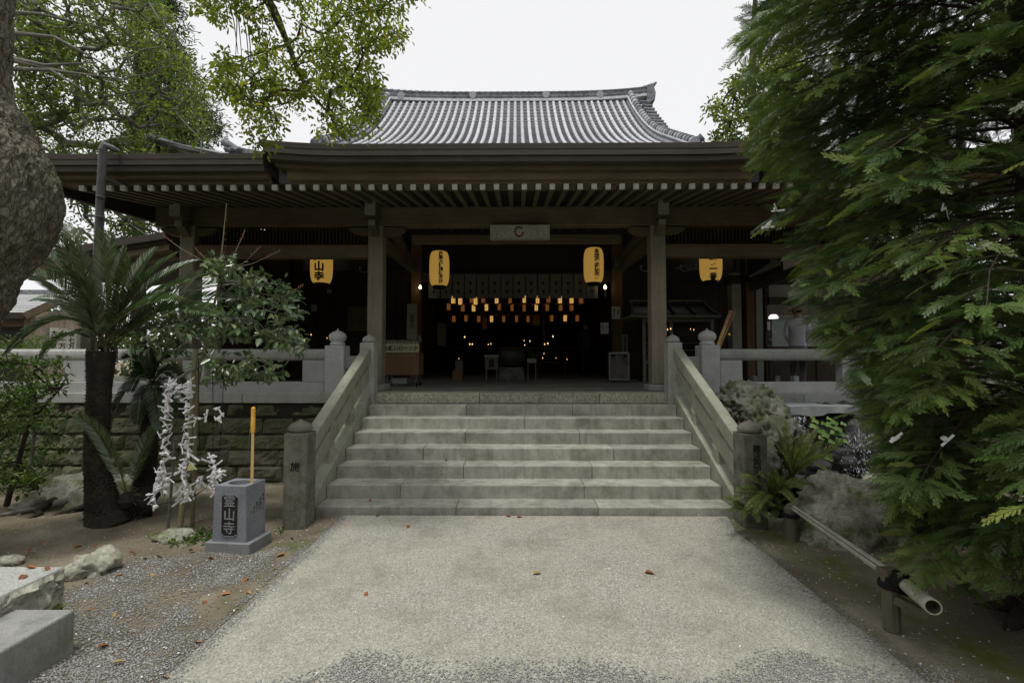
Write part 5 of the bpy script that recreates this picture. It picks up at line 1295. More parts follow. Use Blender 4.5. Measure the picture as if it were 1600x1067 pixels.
bam(A, B+Vector((.0, -.05, .0)), .025, .036, 5, 'bamboo_pole')
bam(B+Vector((.015, -.06, -.01)), C, .036, .043, 1, 'bamboo_pole', True)
MB().tube([A.lerp(B, t_)+Vector((-.020-.010*t_, 0, .019+.008*t_)) for t_ in (0, .3, .6, .97)], .0028, 4).build('crack', M['black'], bt)
MB().lathe([(.066, 0), (.062, .15), (.058, .32), (.05, .335)], (2.655, 4.76, gz(2.65, 4.76)-.02), 12).build('post', M['oldwood'], bt)
MB().lathe([(.050, 0), (.048, .2), (.052, .325), (.046, .34)], (2.385, 3.16, .0), 9).build('post', M['oldwood'], bt)
MB().box(2.33, 2.45, 3.12, 3.22, .335, .375).build('post_head', M['oldwood'], bt, bevel=.01)
MB().bar((2.38, 3.12, .21), (2.49, 3.0, .17), .05, .05).build('branch_stub', M['oldwood'], bt)
for k in range(5):
    y = 3.14-.016*k; MB().tube([Vector((2.40+.058*math.cos(q)+.004*k, y+.01*math.sin(q*2), .315+.062*math.sin(q))) for q in np.linspace(0, 2*math.pi, 14)], .008, 5).build('rope_turn', M['rope'], bt)
for k in range(3): MB().tube([Vector((2.385+.062*math.cos(q), 3.16+.062*math.sin(q), .27+.013*k)) for q in np.linspace(0, 2*math.pi, 16)], .008, 5).build('rope_turn', M['rope'], bt)
for k in range(3): MB().tube([Vector((2.655+.072*math.cos(q), 4.76+.072*math.sin(q), .20+.013*k)) for q in np.linspace(0, 2*math.pi, 16)], .007, 5).build('rope_turn', M['rope'], bt)

# ================================================================== BIG CAMPHOR at the left edge
cm = thing('camphor_tree', (-4.6, 3.9, 0), 'huge gnarled camphor tree with bulging trunk at the left edge, reddish leaves hanging from above', 'tree')
BTS = 12
def blob_tube(pts, rad, n, seed, amp):
    pts = [Vector(p) for p in pts]; P = []; Rr = []
    for i in range(len(pts)-1):
        for j in range(BTS):
            t_ = j/BTS; p0 = pts[max(i-1, 0)]; p1 = pts[i]; p2 = pts[i+1]; p3 = pts[min(i+2, len(pts)-1)]
            P.append(.5*((2*p1)+(p2-p0)*t_+(2*p0-5*p1+4*p2-p3)*t_*t_+(3*p1-p0-3*p2+p3)*t_**3)); Rr.append(rad[i]+(rad[i+1]-rad[i])*(3*t_**2-2*t_**3))
    P.append(pts[-1]); Rr.append(rad[-1]); m = MB().tube(P, Rr, n, cap=True); out = []
    for i, v in enumerate(m.v):
        c = P[i//n]; p = Vector(v); d = (p-c); k = 1+amp*mnoise.noise(p*1.6+Vector((seed, 0, 0)))+amp*.6*(1-2*abs(mnoise.noise(Vector((p.x*3.5, p.y*3.5, p.z*1.8))+Vector((0, seed, 0)))))+amp*.8*(1-2.4*abs(mnoise.noise(Vector((p.x*9, p.y*9, p.z*4)))))+amp*.6*(1-2.2*abs(mnoise.noise(Vector((p.x*24, p.y*24, p.z*11)))))
        out.append(tuple(c+d*k))
    m.v = out; return m
def edge_pts(lst, Y):
    """centre points and radii so that the right edge of the trunk follows the outline points (edge px, py, radius m)"""
    P = []; R = []
    for px, py, r in lst:
        e = at(px, py, Y); P.append(Vector((e.x-r, Y, e.z))); R.append(r)
    return P, R
P, R = edge_pts([(-150, 1010, .60), (-150, 800, .48), (-105, 640, .44), (-50, 500, .44), (-14, 420, .48), (32, 350, .56), (52, 300, .58), (10, 210, .52), (-22, 130, .44), (-20, 40, .40), (-2, -120, .38), (60, -420, .36), (140, -800, .3)], 4.0)
BTS = 26
blob_tube(P, R, 190, 3, .06).build('trunk', M['bark'], cm, smooth=False)
BTS = 12
# limb over the picture top and the hanging branch
L0 = P[-2]; lb0 = at(150, -420, 4.2); lb1 = at(330, -150, 4.4); lb2 = at(418, 0, 4.55); lb3 = at(450, 70, 4.6); lb4 = at(475, 130, 4.65); lb5 = at(520, 185, 4.7)
blob_tube([L0, lb0, lb1, lb2, lb3, lb4, lb5], [.20, .15, .09, .042, .026, .016, .008], 14, 6, .06).build('limb', M['barkdark'], cm, smooth=True)
poly_can = [(285, -70), (300, 5), (352, 38), (345, 92), (322, 110), (345, 148), (372, 165), (378, 200), (402, 232), (430, 225), (452, 198), (470, 160), (505, 162), (505, 212), (545, 212), (566, 205), (586, 178), (598, 140), (600, 112), (624, 72), (630, 40), (655, 5), (660, -70)]
T1 = scatter_view(poly_can, 720, 4.1, 5.3, gap=.40, gs=2.4, seed=1)
gap_ok = []
for p in T1:
    d = Vector(p)-CAMP; q = CR.transposed() @ d; px = 800+FPX*q.x/-q.z; py = 533.5-FPX*q.y/-q.z
    bad = (350 < px < 392 and 20 < py < 95) or (395 < px < 500 and -5 < py < 55 and RNG.uniform() < .6) or (440 < px < 475 and 165 < py < 240) or (470 < px < 505 and py > 150)
    gap_ok.append(not bad)
T1 = T1[np.array(gap_ok)]
roots = [tuple(p) for p in (lb1, lb1.lerp(lb2, .5), lb2, lb3, lb4, lb5)]
v = grow(roots, T1, .0022, .42, .05, 5, .02); add_obj('twigs', np_mesh('twigs', *v[:2]), M['barkdark'], cm)
hang = []
for (x0, x1, y1) in ((352, 372, 85), (362, 378, 92), (372, 392, 130), (380, 395, 160), (366, 368, 95), (404, 410, 60), (345, 356, 40)):
    a = at(x0, -20, 4.5); b = at(x1, y1, 4.55); hang.append(MB().tube([a, a.lerp(b, .5)+Vector((.02, 0, 0)), b], [.006, .005, .003], 5))
m = MB()
for h_ in hang: m.raw(h_.v, h_.f)
m.build('hanging_twigs', M['barkdark'], cm)['kind'] = 'stuff'
t0 = RNG.uniform(.25, .80, len(T1)); t0[RNG.uniform(size=len(T1)) < .12] = .97
v = clusters(T1, 15, .056, .085, -.45, t0, .09, .5, .6); c2 = T1[RNG.uniform(size=len(T1)) < .6]; v2 = clusters(c2+RNG.normal(size=c2.shape)*.05, 9, .046, .06, -.5, RNG.uniform(.35, .82, len(c2)), .09, .5)
V_, F_, T_ = join_np([v, v2]); o = add_obj('foliage', np_mesh('foliage', V_, F_, np.clip(T_, 0, 1)), M['camphor'], cm)

# ================================================================== BACKGROUND TREES
def bg_tree(name, label, trunk, polys, Y, n, per, size, spread, mat, seed, droop=-.1, gap=.35, gs=.6, r_tip=.010, tm='barkgrey', group='trees behind the temple roofs', trunk_r=.2, wr=.45, jit=.05):
    t_ = thing(name, (trunk[0][0], trunk[0][1], 0), label, 'tree', group)
    m = MB().tube(trunk, list(np.linspace(trunk_r, trunk_r*.35, len(trunk))), 12).build('trunk', M[tm], t_, smooth=True)
    pts = np.concatenate([scatter_view(p, int(n*w), Y[0], Y[1], gap, gs, seed+i) for i, (p, w) in enumerate(polys)])
    rt = np.array([tuple(Vector(trunk[i]).lerp(Vector(trunk[i+1]), f)) for i in range(len(trunk)-1) for f in (0, .33, .66)][len(trunk):])
    g = grow(rt, pts, r_tip, .45, jit, 5, trunk_r*.5); add_obj('branches', np_mesh('branches', *g[:2]), M[tm], t_)['kind'] = 'stuff'
    v = clusters(pts, per, size, spread, droop, None, .14, wr); add_obj('crown', np_mesh('crown', *v), M[mat], t_)
    return t_
P1_ = [(22, -30), (235, -30), (268, 40), (300, 95), (322, 150), (325, 215), (320, 260), (60, 262), (28, 190)]
bg_tree('leafy_tree', 'broadleaf tree with pale grey branches and fresh green leaves behind the trunk at the left', [at(-60, 700, 10.5), at(-50, 400, 10.5), at(-20, 180, 10.5), at(10, 0, 10.5), at(40, -160, 10.5)],
        [(P1_, .78), ([(60, 300), (290, 300), (300, 380), (60, 420)], .12), ([(20, 0), (150, 40), (60, 240), (20, 240)], .10)], (9.5, 12.5), 1050, 19, .10, .20, 'maple', 21, gap=.42, gs=.9)
for k, ((x0, y0), (x1, y1), (x2, y2)) in enumerate((((0, 20), (60, 22), (165, 45)), ((0, 52), (85, 58), (170, 105)), ((0, 92), (70, 102), (150, 98)), ((0, 108), (80, 110), (135, 145)), ((0, 95), (95, 112), (200, 125)))):
    MB().tube([at(x0-40, y0+8, 9.6), at(x0+20, y0, 9.5), at(x1, y1, 9.4), at(x2, y2, 9.4)], [.06, .048, .03, .01], 8).build('branch', M['barkgrey'], bpy.data.objects['leafy_tree'], smooth=True)
bg_tree('conifer_tree', 'tall dark green conifer rising behind the left roof end', [at(217, 560, 16), at(217, 300, 16), at(217, 100, 16), at(218, -150, 16)],
        [([(180, -60), (268, -40), (282, 30), (300, 50), (292, 100), (322, 125), (330, 160), (345, 205), (330, 235), (200, 240), (200, 100)], 1)], (15, 17.5), 620, 30, .18, .32, 'conifer', 31, gap=.45, gs=.7, tm='barkdark', trunk_r=.22, wr=.22)
bg_tree('broadleaf_tree', 'yellow-green broadleaf tree showing between the roof end and the cypress', [at(1185, 560, 15), at(1180, 300, 15), at(1175, 120, 15), at(1180, 0, 15)],
        [([(1150, 110), (1195, 95), (1250, 60), (1280, 260), (1110, 240), (1105, 215), (1125, 205), (1140, 190), (1105, 185), (1108, 165), (1140, 160), (1140, 130)], 1)], (14, 16.5), 380, 15, .17, .28, 'maple', 41, gap=.42, gs=.8, tm='barkdark')
MB().tube([at(1150, 115, 13.5), at(1136, 124, 13.5), at(1122, 130, 13.5)], [.015, .01, .004], 5).build('bare_twig', M['barkdark'], bpy.data.objects['broadleaf_tree'])
bg_tree('garden_tree', 'bright yellow-green leafy tree glowing behind the cypress at the right edge', [at(1640, 700, 9), at(1620, 400, 9), at(1600, 250, 9), at(1590, 200, 9)],
        [([(1440, 250), (1700, 250), (1700, 450), (1500, 440)], .5), ([(1400, 620), (1720, 600), (1720, 860), (1440, 830)], .5)], (8.3, 10), 330, 12, .10, .2, 'maple', 51, gap=.3, tm='barkdark')
bg_tree('evergreen_tree', 'dark evergreen mass behind the cypress beyond the roof end', [at(1500, 560, 17), at(1500, 300, 17), at(1500, 50, 17)],
        [([(1360, 60), (1720, -60), (1720, 560), (1340, 540)], 1)], (15, 19), 340, 20, .22, .5, 'conifer', 61, gap=.35, tm='barkdark', wr=.3)

# far hedge and hut at the left
hut = thing('wooden_hut', (-16, 17, 0), 'small wooden hut with grey ribbed roof far left behind the balustrade', 'hut')
Yh = 17; gm = stone('pale_ribbed_roof', (.36, .37, .36), (.46, .47, .46), (.3, .3, .3), .2, 30, stain=.1)
a = at(-40, 459, 18.8); b = at(104, 459, 18.8); c = at(45, 489, 16.6); d = at(-40, 489, 16.6)
for j in range(9):
    t0_, t1_ = j/9, (j+1)/9; z = .03
    q = [a.lerp(d, t0_), b.lerp(c+Vector((-.1, 0, 0)), t0_), b.lerp(c+Vector((-.1, 0, 0)), t1_+.015), a.lerp(d, t1_+.015)]; V = [tuple(p+Vector((0, 0, .0 if k < 2 else .035))) for k, p in enumerate(q)]+[tuple(p+Vector((0, 0, -.06))) for p in q]
    MB().raw(V, [(0, 1, 2, 3), (7, 6, 5, 4), (0, 4, 5, 1), (1, 5, 6, 2), (2, 6, 7, 3), (3, 7, 4, 0)]).build('roof_board', gm, hut)
MB().bar(a+Vector((0, 0, .06)), b+Vector((.1, 0, .06)), .25, .16).build('roof_ridge', M['ridge'], hut)
MB().bar(d+Vector((0, -.1, -.1)), c+Vector((0, -.1, -.1)), .08, .22).build('fascia_board', M['wdarkx'], hut)
MB().bar(c+Vector((0, -.12, -.12)), at(102, 466, 16.9), .10, .24).build('gable_board', M['wx'], hut); MB().bar(at(102, 466, 16.9), at(150, 498, 16.9), .10, .24).build('gable_board', M['wx'], hut)
a = at(38, 490, 17); b = at(140, 560, 17); x = a.x
while x < b.x: MB().box(x+.005, x+.175, 17, 17.1, .8, at(100, 470 if x > -16 else 487, 17).z).build('wall_plank', M['wz'], hut); x += .18
a = at(-60, 560, 17); b = at(38, 496, 17); MB().box(a.x, b.x, 17.6, 17.7, .8, b.z).build('opening_shade_sheet', M['black'], hut); MB().box(a.x, b.x, 17.0, 17.2, at(0, 510, 17).z, at(0, 501, 17).z).build('lintel', M['wx'], hut)  # black sheet stands in for the shade inside the hut
for i, (x0, x1, y0, s, lb_) in enumerate(((78, 90.5, 512, '大正家', 'leftmost of three upright donor stones, bold brush characters'), (91.5, 104, 513.5, '金一万', 'middle of three upright donor stones by the hut'), (105, 118.5, 515.5, '金七万', 'rightmost of three upright donor stones by the hut'))):
    board('donor_stone', x0, y0, x1, 550, 12.5, 'plaque', lb_, s, .175, cat='donor stone', group='donor stones behind the balustrade', th=.12, line=.95)
board('donor_stone', 71, 512, 77.5, 550, 12.6, 'newel', 'narrow mossy stone slab left of the three donor stones', None, cat='donor stone', th=.12)
o = MB().box(at(119, 515, 12.8).x, at(130, 515, 12.8).x, 12.8, 13.1, .4, at(120, 515, 12.8).z).build('stone_pillar', M['newel'], bevel=.02); tag(o, 'grey stone pillar right of the donor stones', 'pillar')
hg = thing('hedge', (-12, 15, 0), 'low green hedge behind the left balustrade below the hut', 'hedge')
pts = scatter_view([(-60, 535), (215, 520), (215, 560), (-60, 560)], 260, 13.2, 14.5, seed=71); v = clusters(pts, 14, .09, .2, .2); add_obj('foliage', np_mesh('foliage', *v), M['azalea'], hg)
# distant woods all round close the horizon; unseen nearer trees added to block light
tl = []; 
for i in range(1500):
    an = RNG.uniform(-math.pi, math.pi); r_ = RNG.uniform(48, 62); x = r_*math.sin(an); y = r_*math.cos(an)+10
    tl.append((x, y, RNG.uniform(.2, 6.5)))
for i in range(1500): tl.append((RNG.uniform(-26, 26), RNG.uniform(-19, -11.5), RNG.uniform(.3, 6.5)))  # unseen tree row added behind the camera to cut front light
for i in range(500): tl.append((RNG.choice([-1, 1])*RNG.uniform(15, 20), RNG.uniform(-12, 4), RNG.uniform(.3, 6.5)))  # same added light-blocking trees, out of view at both sides
v = clusters(np.array(tl), 24, .75, 1.3, .1, None, .12, .6); o = add_obj('woods_and_light_block', np_mesh('woods_and_light_block', *v), M['conifer']); tag(o, 'far dark line of woods, plus unseen nearer trees added to block front light', kind='stuff')

# ================================================================== CYPRESS at the right
cy = thing('cypress_tree', (3.45, 3.2, 0), 'large dark cypress with drooping feathery sprays filling the right side', 'tree')
def spray_proto(seed):
    rg = np.random.default_rng(seed); T = []; n = 9
    def tri(p, d, L, w): s = np.array([-d[1], d[0]]); T.append((p-s*w, p+s*w, p+d*L))
    tri(np.array([0., 0]), np.array([1., 0]), 1.0, .010)
    for i in range(n):
        for sd_ in (-1, 1):
            t_ = .06 + .90*(i+(.5 if sd_ > 0 else 0))/n; L = (.34*(1-t_)**.7+.05)*rg.uniform(.6, 1.25)*(1 if t_ > .15 else .75); an = sd_*math.radians(rg.uniform(26, 42)); d = np.array([math.cos(an), math.sin(an)]); p = np.array([t_, 0])
            tri(p, d, L, .008); m = max(2, int(L*20))
            for j in range(m):
                for s2 in (-1, 1):
                    u = (j+.6+(.25 if s2 > 0 else 0))/(m+.6); l2 = (.075*(1-u)**.6+.03)*rg.uniform(.6, 1.3); a2 = an+s2*math.radians(rg.uniform(22, 34)); d2_ = np.array([math.cos(a2), math.sin(a2)]); tri(p+d*L*u, d2_, l2, .0115)
    return np.array(T)
PROTO = [spray_proto(s) for s in (1, 2)]
def place_sprays(P, D, N, L, tint, proto, sag=.25):
    n = len(P); D = unit(D); S = unit(np.cross(N, D)); N = np.cross(D, S); T = proto; m = len(T)
    loc = T.reshape(-1, 2)[None]; x = loc[..., 0:1]; y = loc[..., 1:2]
    z = -sag*(x**2+1.2*y**2)
    V = P[:, None] + (D[:, None]*x + S[:, None]*y + N[:, None]*z)*L[:, None, None]
    V = V.reshape(-1, 3); F = np.arange(len(V)).reshape(-1, 3)
    tx = np.repeat(tint, m*3) + np.tile((T.reshape(-1, 2)[:, 0]*.16-.05), n) + np.repeat(RNG.normal(size=n*m)*.05, 3)
    return V, F, np.clip(tx, 0, 1)
trunk_pts = [(3.50, 3.25, -.2), (3.48, 3.22, .5), (3.47, 3.2, 1.6), (3.45, 3.2, 3.0), (3.45, 3.2, 5.0), (3.45, 3.2, 7.2)]
MB().tube(trunk_pts, [.17, .125, .11, .10, .07, .02], 16).build('trunk', M['barkred'], cy, smooth=True)
for k in range(6):
    a = k*1.05; MB().tube([(3.5+.08*math.cos(a), 3.25+.08*math.sin(a), .12), (3.5+.25*math.cos(a), 3.25+.22*math.sin(a), .0), (3.5+.42*math.cos(a+.2), 3.25+.4*math.sin(a+.2), -.05)], [.07, .05, .015], 8).build('root', M['barkred'], cy, smooth=True)
def crown_r(z): return float(np.interp(z, [0, .35, .8, 1.2, 1.6, 2.0, 2.4, 2.9, 3.6, 4.4, 5.4, 6.5, 7.2], [.75, 1.15, 1.30, 1.42, 1.60, 1.62, 1.78, 1.95, 2.0, 1.98, 1.6, .9, .2]))
SP = []; SD = []; SL = []; BA = []; BB = []; R0 = []; R1 = []
nb = 500
for b in range(nb):
    z = .55 + 6.4*((b+RNG.uniform())/nb)**1.12; R_ = crown_r(z)
    phi = b*2.39996 + RNG.uniform(-.3, .3)
    ax, ay = math.cos(phi), math.sin(phi)
    if ax > .25 and RNG.uniform() < .55: continue
    Lb = R_*RNG.uniform(.72, 1.02); o0 = np.array([3.46+.08*ax, 3.2+.08*ay, z]); h = np.array([ax, ay, 0.]); pts = []
    rise = RNG.uniform(.10, .28) if z < 3 else RNG.uniform(.2, .45); dr = RNG.uniform(.30, .60)
    for s in np.linspace(0, 1, 9):
        p = o0 + h*Lb*s + np.array([0, 0, Lb*(rise*s - dr*s*s)]) + RNG.normal(size=3)*.012*s; pts.append(p)
    if pts[-1][2] < .16: pts = [p*[1, 1, 0]+[0, 0, max(p[2], .16)] for p in pts]
    for i in range(8): BA.append(pts[i]); BB.append(pts[i+1]); R0.append(.011*(1-i/9)+.0015); R1.append(.011*(1-(i+1)/9)+.0015)
    side = np.array([-ay, ax, 0])
    for s in np.arange(.20, 1.0, .066):
        for sd_ in (-1, 1):
            i0 = int(s*8); f = s*8-i0; p = pts[i0]*(1-f)+pts[min(i0+1, 8)]*f; an = math.radians(RNG.uniform(32, 62)); d = h*math.cos(an)+side*sd_*math.sin(an); L2 = (.50*(1-s)+.16)*RNG.uniform(.7, 1.1)*min(1.2, Lb/1.6)
            q = p + d*L2 + np.array([0, 0, -L2*RNG.uniform(.12, .4)]); BA.append(p); BB.append(q); R0.append(.003); R1.append(.001)
            for u in (.2, .5, .75, 1.0):
                SP.append(p+(q-p)*u*.85); a3 = RNG.uniform(-.7, .7) if u < .9 else RNG.uniform(-.15, .15); dd = d*math.cos(a3)+np.cross([0, 0, 1.], d)*math.sin(a3); dd = dd + np.array([0, 0, -RNG.uniform(-.15, .5)]); SD.append(dd); SL.append(RNG.uniform(.095, .18)*(1.1 if u > .9 else .95))
    for _ in range(3): SP.append(pts[-1]-h*.05+RNG.normal(size=3)*.03); SD.append(h+np.array([RNG.uniform(-.3, .3), RNG.uniform(-.3, .3), -RNG.uniform(.2, .5)])); SL.append(RNG.uniform(.12, .20))
SP = np.array(SP); SD = np.array(SD); SL = np.array(SL)*(1+.22*(np.array(SP)[:, 2] > 2.6))
# keep the outline of the tree as in the place: nothing beyond the left silhouette
rel = np.array([(CR.transposed() @ (Vector(p)-CAMP)) for p in SP]); pxs = 800+FPX*rel[:, 0]/-rel[:, 2]; pys = 533.5-FPX*rel[:, 1]/-rel[:, 2]
sil = np.interp(pys, [-200, 0, 35, 60, 100, 180, 240, 300, 345, 390, 430, 470, 520, 560, 600, 680, 740, 800, 860, 900, 940], [1160, 1190, 1150, 1160, 1170, 1180, 1185, 1235, 1205, 1250, 1265, 1250, 1285, 1330, 1340, 1375, 1385, 1405, 1415, 1425, 1480])
keep = (pxs > sil) & (pys < 925) & (pxs < 2300) & (SP[:, 1] > 2.0); SP, SD, SL = SP[keep], SD[keep], SL[keep]
# sprays with their outer tips drawn towards the outline where the old branches end
tint = np.clip(.46+.34*np.array([mnoise.noise(Vector(p)*2.2) for p in SP])*1.6+RNG.normal(size=len(SP))*.10, .02, .82); tint[RNG.uniform(size=len(SP)) < .03] = .97
N0 = np.array([0, -.15, 1.])+RNG.normal(size=(len(SP), 3))*.55
h_ = len(SP)//2
v1 = place_sprays(SP[:h_], SD[:h_], N0[:h_], SL[:h_], tint[:h_], PROTO[0]); v2 = place_sprays(SP[h_:], SD[h_:], N0[h_:], SL[h_:], tint[h_:], PROTO[1])
V_, F_, T_ = join_np([v1, v2]); print('cypress sprays', len(SP), 'tris', len(F_))
add_obj('foliage', np_mesh('foliage', V_, F_, T_), M['cypress'], cy)
BA = np.array(BA); BB = np.array(BB); v = seg_tubes(BA, BB, np.array(R0), np.array(R1), 5)
rb_ = np.array([(CR.transposed() @ (Vector(p)-CAMP)) for p in BB]); pxb = 800+FPX*rb_[:, 0]/-rb_[:, 2]; pyb = 533.5-FPX*rb_[:, 1]/-rb_[:, 2]; kb = (BB[:, 1] > 2.0) & (pxb > np.interp(pyb, [-200, 0, 400, 560, 700, 940], [1180, 1180, 1250, 1340, 1380, 1470]))
v = seg_tubes(BA[kb], BB[kb], np.array(R0)[kb], np.array(R1)[kb], 5)
add_obj('branches', np_mesh('branches', *v), M['barkred'], cy)

# ================================================================== PAPER FORTUNES
strip = MB()
pts2 = [(-.55, 0, 0), (-.05, .01, .015), (.0, .05, -.02), (.55, .015, .04)]
V = []; 
for i, (x, y, z) in enumerate(pts2): V += [(x*.085, y*.05-.004, z*.05-.0), (x*.085, y*.05+.003, z*.05+.012), (x*.085, y*.05+.001, z*.05+.0135), (x*.085, y*.05-.006, z*.05+.002)]
F = []
for i in range(3):
    for k in range(4): k2 = (k+1) % 4; F.append((i*4+k, i*4+k2, (i+1)*4+k2, (i+1)*4+k))
F += [(3, 2, 1, 0), (12, 13, 14, 15)]
strip.raw(V, F); stm = strip.mesh('paper_strip'); stm.materials.append(M['paper'])
knm = MB().lathe([(.002, -.012), (.013, -.006), (.013, .006), (.002, .012)], (0, 0, 0), 6).mesh('paper_knot'); knm.materials.append(M['paper'])
from mathutils import Euler
def fortunes(line, n, label, Y, group='tied paper fortune strings', sc_=1.0, spread=.02, yellow=None):
    P = [at(px, py, Y) for px, py in line]; t_ = thing('fortune_papers', P[0], label, 'paper fortunes', group)
    MB().tube(P, .003, 4).build('string', M['rope'], t_)
    for i in range(n):
        f = (i+random.uniform(-.3, .3))/n*(len(P)-1); f = min(max(f, 0), len(P)-1.001); p = P[int(f)].lerp(P[int(f)+1], f-int(f))
        q = p+Vector((random.gauss(0, spread), random.gauss(0, spread), 0)); a = random.choice((-1, 1))*random.uniform(.25, 1.25)
        s = random.uniform(.8, 1.45)*sc_
        Mx = Matrix.Translation(q) @ Euler((random.uniform(-.5, .5), a+.3, random.uniform(-.9, .9)+(math.pi if random.random() < .5 else 0))).to_matrix().to_4x4() @ Matrix.Scale(s, 4) @ Matrix.Translation((.012, 0, 0))
        link_copy(stm, 'paper_strip', t_, Mx)
        if i % 3 == 0: link_copy(knm, 'paper_knot', t_, Matrix.Translation(p) @ Matrix.Scale(s*1.3, 4))
    if yellow:
        a = at(*yellow, Y-.06); ye = plain('pale_yellow_paper', (.62, .62, .28), .8)
        MB().raw([a, a+Vector((.07, 0, -.07)), a+Vector((-.03, .01, -.085)), a+Vector((.0, .008, .0)), a+Vector((.07, .012, -.07)), a+Vector((-.03, .02, -.085))], [(0, 2, 1), (3, 4, 5), (0, 1, 4, 3), (1, 2, 5, 4), (2, 0, 3, 5)]).build('yellow_paper', ye, t_)
    return t_
fortunes([(266, 596), (262, 618), (259, 650), (257, 690), (252, 730), (243, 758), (246, 768)], 62, 'long string of white paper fortunes, left of the two longest', 4.85, spread=.026)
fortunes([(252, 738), (262, 750), (257, 775)], 14, 'short bundle of paper fortunes hanging beside the lower end of the left string', 4.87, spread=.02)
fortunes([(232, 772), (240, 784), (244, 795)], 7, 'small lowest cluster of paper fortunes at the left', 4.85, spread=.015)
fortunes([(296, 598), (295, 615), (292, 650), (291, 690), (290, 720), (286, 742), (292, 765), (288, 784)], 70, 'long string of white paper fortunes with one pale yellow slip', 4.8, spread=.024, yellow=(296, 722))
fortunes([(272, 600), (278, 608), (284, 604)], 8, 'few paper fortunes tied at the top of the branch between the long strings', 4.8, spread=.015)
fortunes([(333, 712), (335, 735), (332, 755), (338, 768)], 24, 'short bunch of paper fortunes left of the granite box', 4.8, spread=.022)
fortunes([(344, 738), (340, 752)], 6, 'small cluster of paper fortunes touching the left corner of the granite box', 4.75, spread=.015)
fortunes([(338, 638), (344, 652), (338, 664)], 5, 'three loose paper fortunes high on the wire left of the staff', 4.8, spread=.012)
fortunes([(312, 654), (322, 648), (330, 646)], 3, 'single long paper fortune on the wire right of the long strings', 4.8, spread=.008)
fortunes([(308, 752), (322, 750)], 3, 'paper fortune tied low on the rope before the stone wall', 4.8, spread=.008)
for i, (px, py, Y, lb_) in enumerate(((1213, 332, 3.3, 'paper fortune tied high on a left bough of the cypress'), (1203, 356, 3.3, 'paper fortune tied at the left tip of the cypress above the lantern'), (1476, 332, 2.6, 'paper fortune hanging on the cypress near the right edge'), (1542, 388, 2.4, 'curled paper fortune on the cypress near the right edge, below the other'), (1398, 690, 2.7, 'paper fortune lying on lower cypress sprays, left one'), (1478, 691, 2.6, 'paper fortune lying on lower cypress sprays, right one'))):
    fortunes([(px-2, py-6), (px+2, py+6)], 2, lb_, Y, 'paper fortunes tied on the cypress', .62, .004)
# stake, branch and ropes that carry them
sk = thing('bamboo_stake', (-3.3, 4.9, 0), 'thin bamboo stake with cross branch and ropes carrying the paper strings', 'stake')
MB().tube([at(281, 828, 4.95), at(296, 680, 4.95), at(306, 545, 4.95)], [.028, .026, .022], 10).build('stake_pole', M['bamboopole'], sk)
MB().tube([at(262, 828, 5.0), at(268, 760, 4.98), at(272, 690, 4.95)], [.014, .013, .012], 8).build('stake_pole', M['barkgrey'], sk)
MB().tube([at(258, 597, 4.85), at(280, 590, 4.87), at(305, 575, 4.9)], [.010, .013, .016], 8).build('cross_branch', M['barkgrey'], sk)
for pts in ([(238, 788), (262, 786), (300, 776), (345, 748)], [(300, 778), (322, 762), (342, 750)], [(332, 575), (333, 640), (333, 712)], [(310, 560), (311, 650), (312, 700)], [(349, 570), (348, 640), (340, 738)]):
    MB().tube([at(a, b, 4.85) for a, b in pts], .0035, 4).build('wire', M['rope'], sk)

# ================================================================== CAMELLIA
cl = thing('camellia_shrub', (-3.3, 5.1, 0), 'young camellia with glossy leaves in tiers and bare reddish twig tips', 'shrub')
tiers = [([(310, 405), (372, 400), (378, 425), (350, 438), (318, 425)], 26), ([(352, 425), (410, 432), (462, 450), (474, 475), (460, 495), (430, 490), (380, 480), (350, 450)], 70), ([(262, 485), (300, 468), (350, 478), (385, 492), (384, 525), (330, 530), (270, 515)], 62),
         ([(392, 498), (440, 505), (474, 520), (484, 540), (455, 545), (400, 528)], 40), ([(218, 510), (270, 500), (290, 545), (240, 555), (205, 540)], 26), ([(350, 560), (400, 552), (455, 575), (460, 592), (400, 600), (350, 590)], 34), ([(300, 535), (360, 545), (350, 600), (300, 580)], 16)]
TP = np.concatenate([scatter_view(p, n, 4.75, 5.35, seed=80+i) for i, (p, n) in enumerate(tiers)])
stem = [at(308, 600, 5.1), at(316, 560, 5.08), at(330, 500, 5.06), at(342, 440, 5.05), at(346, 400, 5.05)]
tr = MB().tube([at(300, 828, 5.2)] + stem + [at(350, 360, 5.05), at(354, 318, 5.05)], [.022, .02, .017, .013, .010, .008, .005, .0035], 8); tr.build('trunk', M['bamboopole'], cl)
v = grow([tuple(p) for p in stem], TP, .0022, .45, .04, 5, .012); add_obj('twigs', np_mesh('twigs', *v[:2]), M['barkgrey'], cl)['kind'] = 'stuff'
bt_ = MB(); bud = MB()
for pts in ([(330, 415), (285, 390), (254, 368)], [(345, 412), (322, 405), (305, 389)], [(345, 412), (368, 393), (383, 361)], [(348, 420), (380, 412), (406, 387)], [(350, 422), (395, 412), (436, 393)], [(440, 465), (460, 454), (474, 446)]):
    P_s = [at(a, b, 5.05+random.uniform(-.1, .1)) for a, b in pts]; bt_.tube(P_s, [.005, .004, .0022], 6)
    for q in range(5): 
        f = .55+.11*q; p = P_s[1].lerp(P_s[2], min(1, f)); bud.lathe([(.001, -.012), (.006, 0), (.001, .016)], p+Vector((random.uniform(-.01, .01), 0, .008)), 5)
for q in range(9): bud.lathe([(.001, -.012), (.0055, 0), (.001, .014)], at(350+random.uniform(-2, 4), 325+10*q, 5.05), 5)
bt_.build('bare_twigs', M['bamboopole'], cl)['kind'] = 'stuff'; bud.build('buds', plain('reddish_bud', (.25, .10, .06), .6), cl)['kind'] = 'stuff'
